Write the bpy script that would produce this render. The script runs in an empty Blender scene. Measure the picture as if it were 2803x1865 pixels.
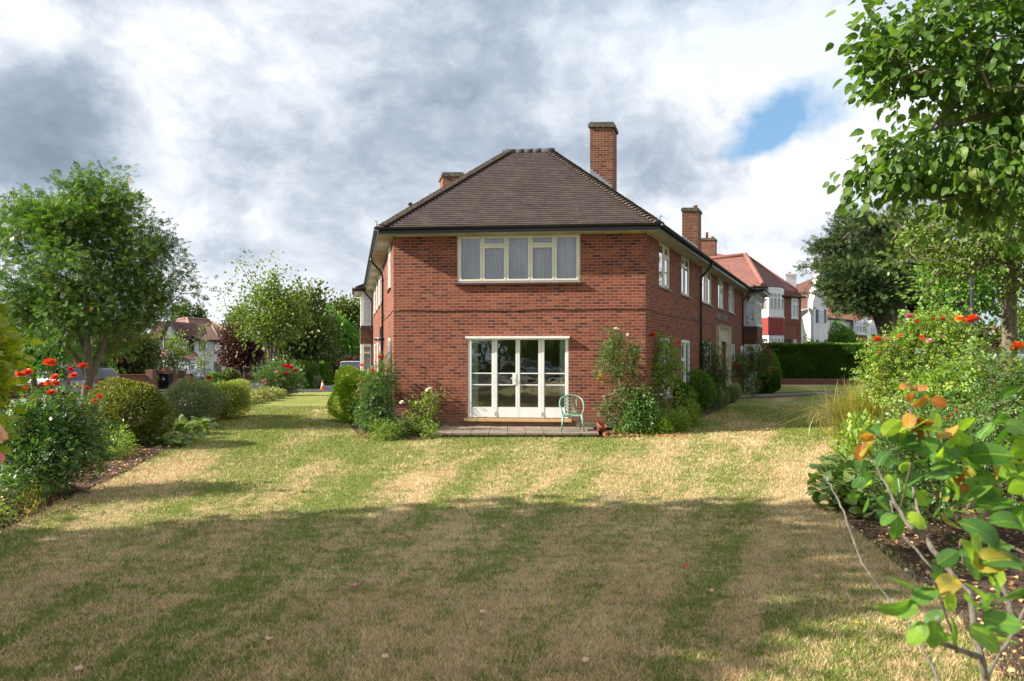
import bpy, math, random
import numpy as np
from mathutils import Vector, Matrix
R = math.radians
rng = np.random.default_rng(7)
random.seed(7)
scene = bpy.context.scene
COL = scene.collection

# ------------------------------------------------------------------ camera
EYE, FPX, CX, HY = 1.97, 1868.7, 1401.5, 968.5      # eye height, focal length and centre in photo pixels
cam_d = bpy.data.cameras.new('camera')
cam = bpy.data.objects.new('camera', cam_d); COL.objects.link(cam)
cam.location = (0, 0, EYE); cam.rotation_euler = (R(90), 0, 0)
cam_d.sensor_width = 36; cam_d.lens = 24; cam_d.shift_y = 36 / 2803
cam_d.clip_start = 0.05; cam_d.clip_end = 3000
cam_d.dof.use_dof = True; cam_d.dof.focus_distance = 17.0; cam_d.dof.aperture_fstop = 4.5
scene.camera = cam
scene.render.resolution_x = 1024; scene.render.resolution_y = 681

# ------------------------------------------------------------------ light
SUN = Vector((-1.632, -0.27, 1.0)).normalized()
SUN_EL = math.asin(SUN.z); SUN_AZ = math.atan2(SUN.x, SUN.y)
sun_d = bpy.data.lights.new('sun', 'SUN'); sun_d.energy = 5.0; sun_d.angle = R(0.5); sun_d.color = (1.0, 0.93, 0.82)
sun = bpy.data.objects.new('sun', sun_d); COL.objects.link(sun)
sun.rotation_euler = (-SUN).to_track_quat('-Z', 'Y').to_euler(); sun.location = (-30, -10, 30)
scene.view_settings.view_transform = 'Standard'; scene.view_settings.look = 'None'
scene.view_settings.gamma = 1; scene.view_settings.exposure = 1.0

# ------------------------------------------------------------------ node helpers
class NT:
    def __init__(s, nt): s.nt = nt; s.nt.nodes.clear()
    def n(s, t, ins=None, **kw):
        nd = s.nt.nodes.new(t)
        for k, v in kw.items(): setattr(nd, k, v)
        for k, v in (ins or {}).items():
            sock = nd.inputs[k]
            if isinstance(v, bpy.types.NodeSocket): s.nt.links.new(v, sock)
            else: sock.default_value = v
        return nd
    def math(s, op, a, b=0.0, c=0.0, clamp=False):
        return s.n('ShaderNodeMath', {0: a, 1: b, 2: c}, operation=op, use_clamp=clamp).outputs[0]
    def vm(s, op, a, b=(0, 0, 0)):
        nd = s.n('ShaderNodeVectorMath', {0: a, 1: b}, operation=op)
        return nd.outputs['Value'] if op in ('DOT_PRODUCT', 'LENGTH') else nd.outputs[0]
    def noise(s, vec, scale, detail=4, rough=.55, out='Fac', dist=0.0):
        ins = {'Scale': scale, 'Detail': detail, 'Roughness': rough, 'Distortion': dist}
        if vec is not None: ins['Vector'] = vec
        return s.n('ShaderNodeTexNoise', ins).outputs[out]
    def mix(s, f, a, b, mode='MIX'):
        nd = s.n('ShaderNodeMix', data_type='RGBA', blend_type=mode)
        for i, v in ((0, f), (6, a), (7, b)):
            if isinstance(v, bpy.types.NodeSocket): s.nt.links.new(v, nd.inputs[i])
            else: nd.inputs[i].default_value = v if i == 0 else (tuple(v) + (1,))[:4]
        return nd.outputs[2]
    def ramp(s, fac, stops, interp='LINEAR'):
        nd = s.n('ShaderNodeValToRGB', {0: fac}); cr = nd.color_ramp; cr.interpolation = interp
        while len(cr.elements) < len(stops): cr.elements.new(0.5)
        for e, (p, c) in zip(cr.elements, stops):
            e.position = p; e.color = (c if isinstance(c, tuple) else (c, c, c)) + (1,)
        return nd.outputs[0]

# ------------------------------------------------------------------ world: sky with broken cloud
world = bpy.data.worlds.new('World'); scene.world = world; world.use_nodes = True
w = NT(world.node_tree)
D = w.n('ShaderNodeTexCoord').outputs['Generated']
D = w.vm('NORMALIZE', D)
wn = w.noise(D, 2.6, 5, .55, 'Color')
wn2 = w.noise(D, 11.0, 6, .6, 'Color')
Dw = w.vm('ADD', D, w.vm('MULTIPLY', w.vm('SUBTRACT', wn, (.5, .5, .5)), (.20, .20, .14)))
Dw = w.vm('ADD', Dw, w.vm('MULTIPLY', w.vm('SUBTRACT', wn2, (.5, .5, .5)), (.07, .07, .055)))
def sdir(x, y):
    return Vector(((x - 1178) / 1571, 1, (815 - y) / 1571)).normalized()
def blobs_sum(lst, base):
    acc = base
    for x, y, rx, ry, a in lst:
        c = sdir(x, y); k = c.y
        sx = 1571 / (rx * k); sz = 1571 / (ry * k)
        v = w.vm('MULTIPLY', w.vm('SUBTRACT', Dw, tuple(c)), (sx, min(sx, sz) * .8, sz))
        e = w.math('EXPONENT', w.math('MULTIPLY', w.vm('DOT_PRODUCT', v, v), -1.0))
        acc = w.math('MULTIPLY_ADD', e, a, acc)
    return acc
fb = w.noise(w.vm('ADD', w.vm('MULTIPLY', D, (1, 1, 1.5)), w.vm('MULTIPLY', wn, (.12, .12, .12))), 3.6, 12, .60)
fb2 = w.noise(w.vm('MULTIPLY', D, (1, 1, 1.6)), 13, 7, .6)
base = w.math('ADD', w.math('MULTIPLY_ADD', w.math('SUBTRACT', fb, .5), 1.5, .72), w.math('MULTIPLY', w.math('SUBTRACT', fb2, .5), .40))
bil = w.math('ABSOLUTE', w.math('SUBTRACT', w.noise(w.vm('ADD', w.vm('MULTIPLY', D, (1, 1, 1.7)), w.vm('MULTIPLY', wn, (.3, .3, .25))), 6.0, 7, .6), .5))
base = w.math('MULTIPLY_ADD', w.math('SUBTRACT', bil, .07), 1.5, base)
dens = blobs_sum([
    (130, 190, 190, 100, -0.28), (90, 350, 170, 80, -0.28), (170, 400, 130, 50, -0.13), (620, 60, 230, 110, -0.03), (700, 250, 300, 130, -0.17),
    (1090, 170, 230, 170, -0.23), (1230, 10, 300, 60, -0.23), (950, 400, 300, 90, -0.23), (640, 420, 200, 90, -0.11),
    (1500, 400, 190, 75, -0.28), (560, 570, 330, 40, -0.11), (1480, 260, 200, 70, -0.08), (860, 560, 160, 50, -0.07), (1700, 560, 200, 50, -0.07),
    (350, 300, 110, 190, 0.33), (60, 60, 130, 50, 0.23), (450, 120, 120, 100, 0.12), (1390, 90, 160, 90, 0.20),
    (1700, 120, 260, 150, 0.27), (2000, 260, 160, 160, 0.20), (1640, 500, 260, 50, 0.16), (1810, 420, 200, 90, 0.28), (430, 470, 150, 80, 0.27),
    (560, 670, 420, 50, 0.27), (250, 560, 200, 60, 0.08), (1750, 620, 260, 50, 0.20)], base)
cl = w.ramp(dens, [(0.0, (.25, .30, .385)), (.25, (.325, .385, .48)), (.46, (.45, .515, .61)), (.66, (.64, .69, .765)), (.88, (.86, .885, .925)), (1.0, (.93, .945, .97))])
hole = blobs_sum([(1840, 265, 115, 62, 1.5), (1790, 325, 90, 36, .8), (1710, 350, 60, 18, .55), (1880, 330, 40, 40, .45)], 0.0)
hole = w.math('SUBTRACT', hole, w.math('MULTIPLY', w.math('SUBTRACT', fb2, .35), 1.1))
hole = w.n('ShaderNodeMapRange', {0: hole, 1: .1, 2: .9, 3: 0, 4: 1}).outputs[0]
veil = blobs_sum([(1650, 60, 420, 110, .42), (1980, 130, 160, 120, .3)], 0.0)
cl = w.mix(w.math('MULTIPLY', veil, .5, clamp=True), cl, (.56, .73, .92))
sky = w.n('ShaderNodeTexSky', sky_type='NISHITA', sun_disc=False, sun_elevation=SUN_EL, sun_rotation=SUN_AZ % (2 * math.pi), air_density=1.0, dust_density=.3, ozone_density=2.0).outputs[0]
sky = w.mix(.6, sky, (1.5, 2.9, 4.5))
cl10 = w.mix(1.0, cl, (5.9, 5.95, 6.0), 'MULTIPLY')
skyc = w.mix(hole, cl10, sky)
gz = w.n('ShaderNodeMapRange', {0: w.n('ShaderNodeSeparateXYZ', {0: D}).outputs[2], 1: -.02, 2: -.0, 3: 0, 4: 1}).outputs[0]
skyc = w.mix(gz, (1.6, 1.8, 1.3), skyc)
bg = w.n('ShaderNodeBackground', {'Color': skyc, 'Strength': 0.095})
w.n('ShaderNodeOutputWorld', {'Surface': bg.outputs[0]})
world.cycles.sampling_method = 'MANUAL'; world.cycles.sample_map_resolution = 512

# ------------------------------------------------------------------ materials
def new_mat(name):
    m = bpy.data.materials.new(name); m.use_nodes = True
    return m, NT(m.node_tree)
def out(t, sh, disp=None):
    o = t.n('ShaderNodeOutputMaterial', {'Surface': sh})
    return o
def pbsdf(t, col, rough=.6, spec=.4, metal=0, bump=None, bs=.3, bd=.01, coat=0):
    ins = {'Roughness': rough, 'Specular IOR Level': spec, 'Metallic': metal, 'Coat Weight': coat}
    ins['Base Color'] = col if isinstance(col, bpy.types.NodeSocket) else tuple(col) + (1,)
    if bump is not None:
        ins['Normal'] = t.n('ShaderNodeBump', {'Height': bump, 'Strength': bs, 'Distance': bd}).outputs[0]
    return t.n('ShaderNodeBsdfPrincipled', ins).outputs[0]
def obj_co(t): return t.n('ShaderNodeTexCoord').outputs['Object']
def pos(t): return t.n('ShaderNodeNewGeometry').outputs['Position']
def simple(name, c, rough=.6, var=.15, scale=6, spec=.4, metal=0, bumpk=.15, coat=0):
    m, t = new_mat(name)
    n = t.noise(pos(t), scale, 5, .6)
    c2 = tuple(x * (1 - var * 1.6) for x in c)
    col = t.mix(t.n('ShaderNodeMapRange', {0: n, 1: .35, 2: .7}).outputs[0], c, c2)
    out(t, pbsdf(t, col, rough, spec, metal, t.noise(pos(t), scale * 8, 4), bumpk, .01, coat)); return m
def brick_mat(name, stops, mortar, course=.075, lng=.225, dirt=.35, damp=False, mw=.008):
    m, t = new_mat(name)
    uv = t.n('ShaderNodeUVMap').outputs[0]
    wob = t.vm('MULTIPLY', t.vm('SUBTRACT', t.noise(uv, 9, 2, .5, 'Color'), (.5, .5, .5)), (.010, .008, 0))
    uvw = t.vm('ADD', uv, wob)
    b = t.n('ShaderNodeTexBrick', {'Vector': uvw, 'Color1': (0, 0, 0, 1), 'Color2': (1, 1, 1, 1), 'Mortar': (.5, .5, .5, 1), 'Scale': 1.0,
            'Mortar Size': mw, 'Mortar Smooth': .25, 'Bias': 0.0, 'Brick Width': lng, 'Row Height': course}, offset=.5, squash=1.0)
    c = t.ramp(b.outputs['Color'], stops)
    n1 = t.noise(uv, 30, 6, .65); n2 = t.noise(uv, .9, 5, .6); n3 = t.noise(uv, 120, 3, .6)
    c = t.mix(t.math('MULTIPLY', n1, .42), c, (.13, .055, .04), 'MIX')
    c = t.mix(t.n('ShaderNodeMapRange', {0: n2, 1: .42, 2: .75, 3: 0, 4: dirt}).outputs[0], c, (.16, .06, .045))
    sk = t.noise(t.vm('MULTIPLY', uv, (1, .16, 1)), 5, 4, .6)
    c = t.mix(t.n('ShaderNodeMapRange', {0: sk, 1: .5, 2: .8, 3: 0, 4: dirt}).outputs[0], c, (.07, .035, .028))
    lim = t.n('ShaderNodeMapRange', {0: n3, 1: .68, 2: .78, 3: 0, 4: .35}).outputs[0]
    c = t.mix(lim, c, (.42, .28, .2))
    mc = t.mix(n1, mortar, tuple(x * .6 for x in mortar))
    c = t.mix(b.outputs['Fac'], c, mc)
    if damp:
        z = t.n('ShaderNodeSeparateXYZ', {0: uv}).outputs[1]
        dz = t.n('ShaderNodeMapRange', {0: t.math('ADD', z, t.math('MULTIPLY', t.math('SUBTRACT', n2, .5), .5)), 1: .05, 2: .5, 3: .75, 4: 0}).outputs[0]
        c = t.mix(dz, c, (.20, .14, .085))
    h = t.math('SUBTRACT', t.math('MULTIPLY', n1, .35), b.outputs['Fac'])
    out(t, pbsdf(t, c, .85, .25, 0, h, .6, .008)); return m
BR_STOPS = [(0.0, (.060, .028, .029)), (.15, (.10, .038, .033)), (.24, (.170, .050, .033)), (.5, (.225, .063, .038)), (.8, (.275, .079, .044)), (1.0, (.34, .13, .068))]
M = {}
M['brick'] = brick_mat('brick_wall', BR_STOPS, (.42, .20, .135), damp=True, mw=.0095)
M['chim'] = brick_mat('chimney_brick', [(0, (.06, .03, .028)), (.3, (.16, .058, .035)), (.7, (.26, .10, .05)), (1, (.34, .15, .08))], (.50, .30, .2), dirt=.3)
M['brick2'] = brick_mat('neighbour_brick', [(0, (.12, .04, .026)), (.6, (.20, .062, .034)), (1, (.26, .09, .05))], (.36, .17, .11), dirt=.2)
M['gwall'] = brick_mat('garden_wall_brick', [(0, (.12, .06, .045)), (.5, (.25, .10, .06)), (1, (.35, .15, .09))], (.3, .2, .15))
def tile_mat(name, stops, course=.1, lng=.165, lichen=.25, bump=True, spot=(.45, .40, .32)):
    m, t = new_mat(name)
    uv = t.n('ShaderNodeUVMap').outputs[0]
    b = t.n('ShaderNodeTexBrick', {'Vector': uv, 'Color1': (0, 0, 0, 1), 'Color2': (1, 1, 1, 1), 'Mortar': (0, 0, 0, 1), 'Scale': 1.0,
            'Mortar Size': .004, 'Mortar Smooth': .1, 'Bias': 0.0, 'Brick Width': lng, 'Row Height': course}, offset=.5)
    n1 = t.noise(uv, 1.1, 5, .6); n2 = t.noise(uv, 22, 5, .7)
    f = t.math('ADD', t.math('MULTIPLY', b.outputs['Color'], .38), t.math('MULTIPLY', n1, .6))
    c = t.ramp(f, stops)
    c = t.mix(t.n('ShaderNodeMapRange', {0: n2, 1: .60, 2: .76, 3: 0, 4: lichen}).outputs[0], c, spot)
    c = t.mix(t.math('MULTIPLY', b.outputs['Fac'], .45), c, (.02, .016, .014))
    v = t.math('FRACT', t.math('DIVIDE', t.n('ShaderNodeSeparateXYZ', {0: uv}).outputs[1], course))
    h = t.math('SUBTRACT', t.math('MULTIPLY', n2, .15), t.math('ADD', b.outputs['Fac'], t.math('MULTIPLY', v, 1.0 if bump else 0)))
    out(t, pbsdf(t, c, .8, .3, 0, h, .8, .012)); return m
ROOF_STOPS = [(.1, (.040, .029, .026)), (.4, (.062, .044, .038)), (.6, (.078, .056, .048)), (.9, (.105, .077, .064))]
M['tile'] = tile_mat('plain_roof_tile', ROOF_STOPS, .12, .165, .45, bump=False)
M['tile_side'] = tile_mat('roof_tile_side', ROOF_STOPS, .12)
M['tile_hung'] = tile_mat('hung_tile_brown', [(.2, (.10, .05, .035)), (.8, (.19, .10, .065))], .11, .165, .1)
M['tile_red'] = tile_mat('hung_tile_red', [(.2, (.26, .045, .038)), (.8, (.33, .065, .055))], .16, .165, .05)
M['tile_salmon'] = tile_mat('roof_tile_red', [(.1, (.15, .065, .055)), (.5, (.24, .10, .08)), (.9, (.31, .15, .12))], .11, .165, .3, spot=(.5, .28, .14))
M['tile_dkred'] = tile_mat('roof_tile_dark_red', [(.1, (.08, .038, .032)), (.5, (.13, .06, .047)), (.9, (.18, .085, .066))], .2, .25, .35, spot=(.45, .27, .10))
M['tile_orange'] = tile_mat('roof_tile_orange', [(.1, (.26, .09, .045)), (.5, (.37, .14, .07)), (.9, (.45, .20, .11))], .2, .25, .2)
M['tile_pink'] = tile_mat('roof_tile_rose', [(.1, (.15, .085, .068)), (.5, (.21, .12, .095)), (.9, (.27, .155, .125))], .15, .2, .1)
M['ridge_pink'] = simple('ridge_tile_pale', (.33, .20, .15), .8)
M['ridge_red'] = simple('ridge_tile_red', (.32, .13, .10), .8)
M['bonnet'] = simple('bonnet_tile', (.15, .115, .085), .85, .5, 14, bumpk=.4)
M['ridge'] = simple('ridge_tile_grey', (.075, .076, .078), .8, .15, 10)
M['upvc'] = simple('cream_upvc_frame', (.82, .79, .68), .35, .08, 3, bumpk=.02)
M['white'] = simple('white_paint', (.84, .84, .82), .4, .06, 4, bumpk=.04)
M['render'] = simple('white_render', (.86, .85, .82), .9, .12, 1.3, bumpk=.3)
M['creamrender'] = simple('cream_render', (.62, .50, .38), .9, .12, 1.3, bumpk=.3)
M['soffit'] = simple('soffit_board', (.50, .46, .37), .75, .22, 2.2, bumpk=.1)
M['black'] = simple('black_plastic_gutter', (.018, .019, .022), .32, .2, 5, .5, bumpk=.05)
M['darkgrey'] = simple('dark_grey_frame', (.035, .045, .05), .4, .1, 5)
M['sill'] = simple('brown_sill', (.085, .04, .032), .6, .2, 6)
M['greysill'] = simple('grey_sill', (.36, .36, .34), .7, .2, 6)
M['stone'] = simple('cream_stone', (.60, .53, .40), .8, .1, 2.5)
M['conc'] = simple('concrete_cap', (.20, .185, .13), .95, .55, 12, bumpk=.6)
M['lead'] = simple('lead_flashing', (.42, .42, .43), .6, .2, 9)
M['wood'] = simple('bare_wood', (.62, .42, .19), .6, .1, 9)
M['green_pl'] = simple('pale_green_plastic', (.20, .33, .25), .38, .1, 5, .5, bumpk=.03)
M['terra'] = simple('terracotta', (.34, .11, .055), .8, .2, 12)
M['slab'] = simple('paving_slab', (.30, .235, .18), .92, .3, 5, bumpk=.5)
M['slab_edge'] = simple('mossy_concrete', (.12, .10, .065), .98, .7, 9, bumpk=1.0)
M['orange'] = simple('cone_orange', (.72, .20, .02), .5, .1, 5)
M['red_sign'] = simple('sign_red', (.62, .03, .025), .4, .03, 5)
M['sign_white'] = simple('sign_white', (.85, .85, .83), .4, .03, 5)
M['brass'] = simple('letter_metal', (.34, .37, .30), .5, .3, 30, metal=.3)
M['alu'] = simple('silver_metal', (.5, .5, .5), .4, .1, 5, metal=.8)
M['rubber'] = simple('tyre_rubber', (.02, .02, .02), .8, .1, 5)
M['bin'] = simple('bin_black', (.02, .022, .025), .5, .1, 5)
M['blue_pl'] = simple('bin_blue', (.03, .10, .35), .5, .1, 5)
M['yellow'] = simple('yellow_band', (.7, .55, .02), .5, .1, 5)
M['plate_y'] = simple('yellow_plate', (.8, .55, .02), .5, .02, 5)
M['head'] = simple('headlight_glass', (.6, .62, .65), .15, .05, 5, .8)
M['tail'] = simple('tail_red', (.4, .01, .01), .25, .05, 5, .6)
def bark(name, c1, c2, sc=9):
    m, t = new_mat(name)
    p = t.vm('MULTIPLY', pos(t), (1, 1, .25))
    n = t.noise(p, sc, 7, .7); n2 = t.noise(pos(t), 3, 3)
    c = t.ramp(n, [(.3, c2), (.55, c1), (.75, tuple(x * 1.25 for x in c1))])
    c = t.mix(t.math('MULTIPLY', n2, .4), c, (.09, .095, .05))
    out(t, pbsdf(t, c, .9, .2, 0, n, 1.0, .03)); return m
M['bark'] = bark('tree_bark', (.20, .165, .115), (.085, .07, .05))
M['bark_dark'] = bark('dark_bark', (.085, .06, .045), (.03, .022, .018))
M['bark_pale'] = bark('pale_grey_bark', (.42, .36, .30), (.2, .165, .135), 7)
M['stem'] = bark('rose_stem', (.21, .17, .115), (.10, .075, .05), 30)
M['stem_green'] = bark('green_stem', (.16, .17, .05), (.12, .07, .03), 30)
M['twig_grey'] = bark('woody_rose_branch', (.36, .32, .27), (.13, .10, .08), 45)

def leaf_mat(name, dark, mid, light, accent=None, tr=.3, rough=.45, veins=False, spec=.45):
    m, t = new_mat(name)
    dark, mid, light = [tuple(x * k for x, k in zip(c3, kk)) for c3, kk in ((dark, (1.9, 1.6, 1.2)), (mid, (2.15, 1.75, 1.2)), (light, (2.15, 1.75, 1.2)))]
    a = t.n('ShaderNodeAttribute', attribute_name='rnd').outputs['Fac']
    stops = [(0.0, dark), (.45, mid), (.9, light)]
    if accent: stops += [(.955, light), (.975, accent)]
    c = t.ramp(a, stops)
    n = t.noise(pos(t), 1.4, 3)
    c = t.mix(t.n('ShaderNodeMapRange', {0: n, 1: .3, 2: .7, 3: 0, 4: .45}).outputs[0], c, dark)
    bumps = None
    if veins:
        l = t.n('ShaderNodeAttribute', attribute_name='lc').outputs['Vector']
        sx = t.n('ShaderNodeSeparateXYZ', {0: l}); ax = t.math('ABSOLUTE', sx.outputs[0])
        ph = t.math('SUBTRACT', t.math('MULTIPLY', sx.outputs[1], 40), t.math('MULTIPLY', ax, 55))
        vv = t.math('POWER', t.math('ABSOLUTE', t.math('SINE', ph)), 10)
        mid_ = t.n('ShaderNodeMapRange', {0: ax, 1: .0, 2: .035, 3: 1, 4: 0}).outputs[0]
        v = t.math('MAXIMUM', mid_, t.math('MULTIPLY', t.math('SUBTRACT', 1.0, vv), 0.0))
        v = t.math('MAXIMUM', mid_, t.math('MULTIPLY', t.math('POWER', t.math('ABSOLUTE', t.math('COSINE', ph)), 14), .35))
        c = t.mix(t.math('MULTIPLY', v, .32), c, tuple(min(1, x * 1.4) for x in light))
        blot = t.noise(pos(t), 26, 4, .6)
        c = t.mix(t.n('ShaderNodeMapRange', {0: blot, 1: .48, 2: .70, 3: 0, 4: .6}).outputs[0], c, dark)
        spot = t.noise(pos(t), 70, 2, .5)
        c = t.mix(t.n('ShaderNodeMapRange', {0: spot, 1: .70, 2: .74, 3: 0, 4: .7}).outputs[0], c, (.12, .07, .02))
        bumps = t.math('SUBTRACT', 1.0, v)
    ins = {'Base Color': c, 'Roughness': rough, 'Specular IOR Level': spec}
    if bumps is not None: ins['Normal'] = t.n('ShaderNodeBump', {'Height': bumps, 'Strength': .5, 'Distance': .003}).outputs[0]
    p = t.n('ShaderNodeBsdfPrincipled', ins).outputs[0]
    tc = t.mix(1.0, c, (1.75, 1.9, .8), 'MULTIPLY')
    tl = t.n('ShaderNodeBsdfTranslucent', {'Color': tc}).outputs[0]
    out(t, t.n('ShaderNodeMixShader', {0: tr, 1: p, 2: tl}).outputs[0]); return m
M['lf_ash'] = leaf_mat('leaf_rowan', (.030, .075, .020), (.055, .125, .030), (.105, .185, .045), (.30, .17, .10))
M['lf_maple'] = leaf_mat('leaf_bright', (.030, .10, .025), (.06, .16, .035), (.12, .24, .05))
M['lf_cherry'] = leaf_mat('leaf_fresh', (.045, .085, .022), (.085, .15, .035), (.15, .23, .06))
M['lf_dark'] = leaf_mat('leaf_dark_green', (.018, .045, .015), (.035, .075, .022), (.06, .115, .032))
M['lf_olive'] = leaf_mat('leaf_olive', (.030, .055, .018), (.055, .085, .03), (.09, .13, .045))
M['lf_purple'] = leaf_mat('leaf_purple', (.022, .010, .012), (.04, .018, .02), (.075, .035, .035), (.09, .06, .03), .2)
M['lf_yew'] = leaf_mat('leaf_hedge', (.026, .07, .014), (.045, .12, .022), (.09, .19, .035), None, .2)
M['lf_box'] = leaf_mat('leaf_lime_box', (.075, .15, .012), (.16, .28, .02), (.28, .40, .035), None, .3)
M['lf_boxd'] = leaf_mat('leaf_privet', (.032, .085, .014), (.055, .135, .02), (.10, .20, .035), None, .25)
M['lf_bronze'] = leaf_mat('leaf_bronze_ball', (.04, .065, .015), (.09, .12, .025), (.15, .17, .045), (.30, .15, .06), .25)
M['lf_grey'] = leaf_mat('leaf_grey_green', (.060, .105, .075), (.13, .19, .13), (.22, .29, .20), (.35, .38, .12), .25)
M['lf_lime'] = leaf_mat('leaf_lime_tips', (.07, .12, .04), (.15, .22, .075), (.32, .38, .13), (.42, .42, .14), .3)
M['lf_rose'] = leaf_mat('leaf_rose', (.025, .070, .028), (.050, .115, .040), (.10, .175, .055), (.33, .28, .04), .28, .38)
M['lf_roselt'] = leaf_mat('leaf_rose_light', (.05, .11, .025), (.10, .19, .04), (.19, .29, .07), (.42, .36, .04), .32, .4)
M['lf_var'] = leaf_mat('leaf_variegated', (.06, .10, .04), (.12, .17, .08), (.25, .27, .16), (.3, .08, .06), .25)
M['lf_hosta'] = leaf_mat('leaf_broad', (.03, .07, .022), (.065, .12, .04), (.13, .19, .075), None, .25, .4)
M['lf_hazel'] = leaf_mat('leaf_hazel', (.022, .062, .014), (.045, .105, .022), (.10, .19, .04), (.30, .33, .08), .38, .42, veins=True)
M['lf_near'] = leaf_mat('leaf_near_rose', (.022, .080, .026), (.055, .15, .028), (.20, .34, .04), (.45, .30, .05), .38, .34, veins=True)
M['lf_red'] = leaf_mat('leaf_young_red', (.09, .03, .014), (.18, .07, .025), (.28, .19, .04), None, .35, .35, veins=True)
M['lf_choisya'] = leaf_mat('leaf_yellow_green', (.08, .14, .012), (.16, .23, .016), (.26, .31, .03), (.5, .4, .03), .35, .35, veins=True)
M['lf_con'] = leaf_mat('leaf_cypress', (.016, .042, .020), (.038, .075, .036), (.085, .125, .060), (.12, .09, .045), .12, .65, spec=.15)
M['lf_far'] = leaf_mat('leaf_far_poplar', (.035, .065, .035), (.06, .10, .05), (.09, .14, .07))
M['lf_grass'] = leaf_mat('leaf_ornamental_grass', (.06, .095, .02), (.12, .15, .035), (.26, .25, .09), None, .35)
M['lf_palm'] = leaf_mat('leaf_palm', (.03, .07, .02), (.05, .11, .03), (.09, .16, .05))
def petal(name, c, c2):
    m, t = new_mat(name)
    n = t.noise(obj_co(t), 25, 3)
    cc = t.mix(n, c, c2)
    p = t.n('ShaderNodeBsdfPrincipled', {'Base Color': cc, 'Roughness': .55, 'Specular IOR Level': .25}).outputs[0]
    tl = t.n('ShaderNodeBsdfTranslucent', {'Color': cc}).outputs[0]
    out(t, t.n('ShaderNodeMixShader', {0: .3, 1: p, 2: tl}).outputs[0]); return m
M['pt_red'] = petal('petal_orange_red', (.85, .055, .02), (.9, .16, .04))
M['pt_crimson'] = petal('petal_crimson', (.62, .012, .035), (.7, .02, .03))
M['pt_magenta'] = petal('petal_magenta', (.75, .02, .22), (.7, .03, .15))
M['pt_pink'] = petal('petal_pink', (.80, .22, .30), (.85, .42, .42))
M['pt_white'] = petal('petal_cream', (.85, .74, .58), (.85, .82, .72))
M['pt_yellow'] = petal('petal_yellow', (.85, .58, .03), (.85, .66, .06))
M['pt_orange'] = petal('petal_orange', (.9, .17, .02), (.9, .26, .03))
M['pt_purple'] = petal('petal_lilac', (.35, .22, .6), (.45, .3, .7))
M['pt_peach'] = petal('petal_peach', (.85, .5, .35), (.85, .62, .5))

def glass(name, tint=.92, ior=1.5, boost=1.0):
    m, t = new_mat(name)
    nb = t.n('ShaderNodeBump', {'Height': t.noise(pos(t), 1.3, 2), 'Strength': .25, 'Distance': .02}).outputs[0]
    fr = t.n('ShaderNodeFresnel', {'IOR': ior}).outputs[0]
    fr = t.math('MULTIPLY', fr, boost, clamp=True)
    g = t.n('ShaderNodeBsdfGlossy', {'Color': (.95, .97, 1, 1), 'Roughness': .01, 'Normal': nb}).outputs[0]
    tr = t.n('ShaderNodeBsdfTransparent', {'Color': (tint, tint, tint, 1)}).outputs[0]
    out(t, t.n('ShaderNodeMixShader', {0: fr, 1: tr, 2: g}).outputs[0]); return m
M['glass'] = glass('window_glass', .95, 1.6, 2.3)
M['glass_door'] = glass('door_glass', .95, 1.6, 3.4)
M['glass_side'] = glass('window_glass_side', .82, 1.8, 2.2)
M['carglass'] = simple('car_glass', (.02, .025, .03), .05, .05, 5, 1.0)
M['room'] = simple('room_wall', (.48, .44, .34), .9, .1, 2)
M['dark'] = simple('unlit_depth_paint', (.03, .03, .03), .9, .1, 2)  # near-black paint standing for unlit depth
m_, t_ = new_mat('net_curtain')
n_ = t_.noise(t_.vm('MULTIPLY', pos(t_), (16, 16, 4)), 1, 3); v_ = t_.n('ShaderNodeTexVoronoi', {'Vector': pos(t_), 'Scale': 14.0}).outputs['Distance']
n2_ = t_.noise(t_.vm('MULTIPLY', pos(t_), (22, 22, .35)), 1, 4, .7)
c_ = t_.mix(t_.ramp(v_, [(.12, .55), (.2, 0.0)]), (.95, .97, .98), (.60, .64, .68))
c_ = t_.mix(t_.ramp(n2_, [(.42, 0.0), (.60, .62)]), c_, (.50, .55, .60))  # vertical bands: denser overlaps and fold shading painted into the colour
d_ = t_.n('ShaderNodeBsdfDiffuse', {'Color': c_}).outputs[0]; tl_ = t_.n('ShaderNodeBsdfTranslucent', {'Color': c_}).outputs[0]
out(t_, t_.n('ShaderNodeMixShader', {0: .3, 1: d_, 2: tl_}).outputs[0]); M['net'] = m_
M['curt_green'] = simple('pale_green_curtain', (.62, .78, .62), .9, .1, 8)
M['curt'] = simple('beige_curtain', (.55, .50, .38), .9, .1, 8)
def paint(name, c): return simple(name, c, .28, .04, 2, .5, 0, .01, .6)
M['car_silver'] = paint('car_paint_silver', (.30, .36, .42)); M['car_dark'] = paint('car_paint_dark', (.02, .03, .05))
M['car_blue'] = paint('car_paint_blue', (.07, .13, .25)); M['car_white'] = paint('car_paint_white', (.75, .76, .78))
M['car_grey'] = paint('car_paint_grey', (.10, .12, .14)); M['car_lblue'] = paint('car_paint_pale_blue', (.33, .48, .60))
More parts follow.
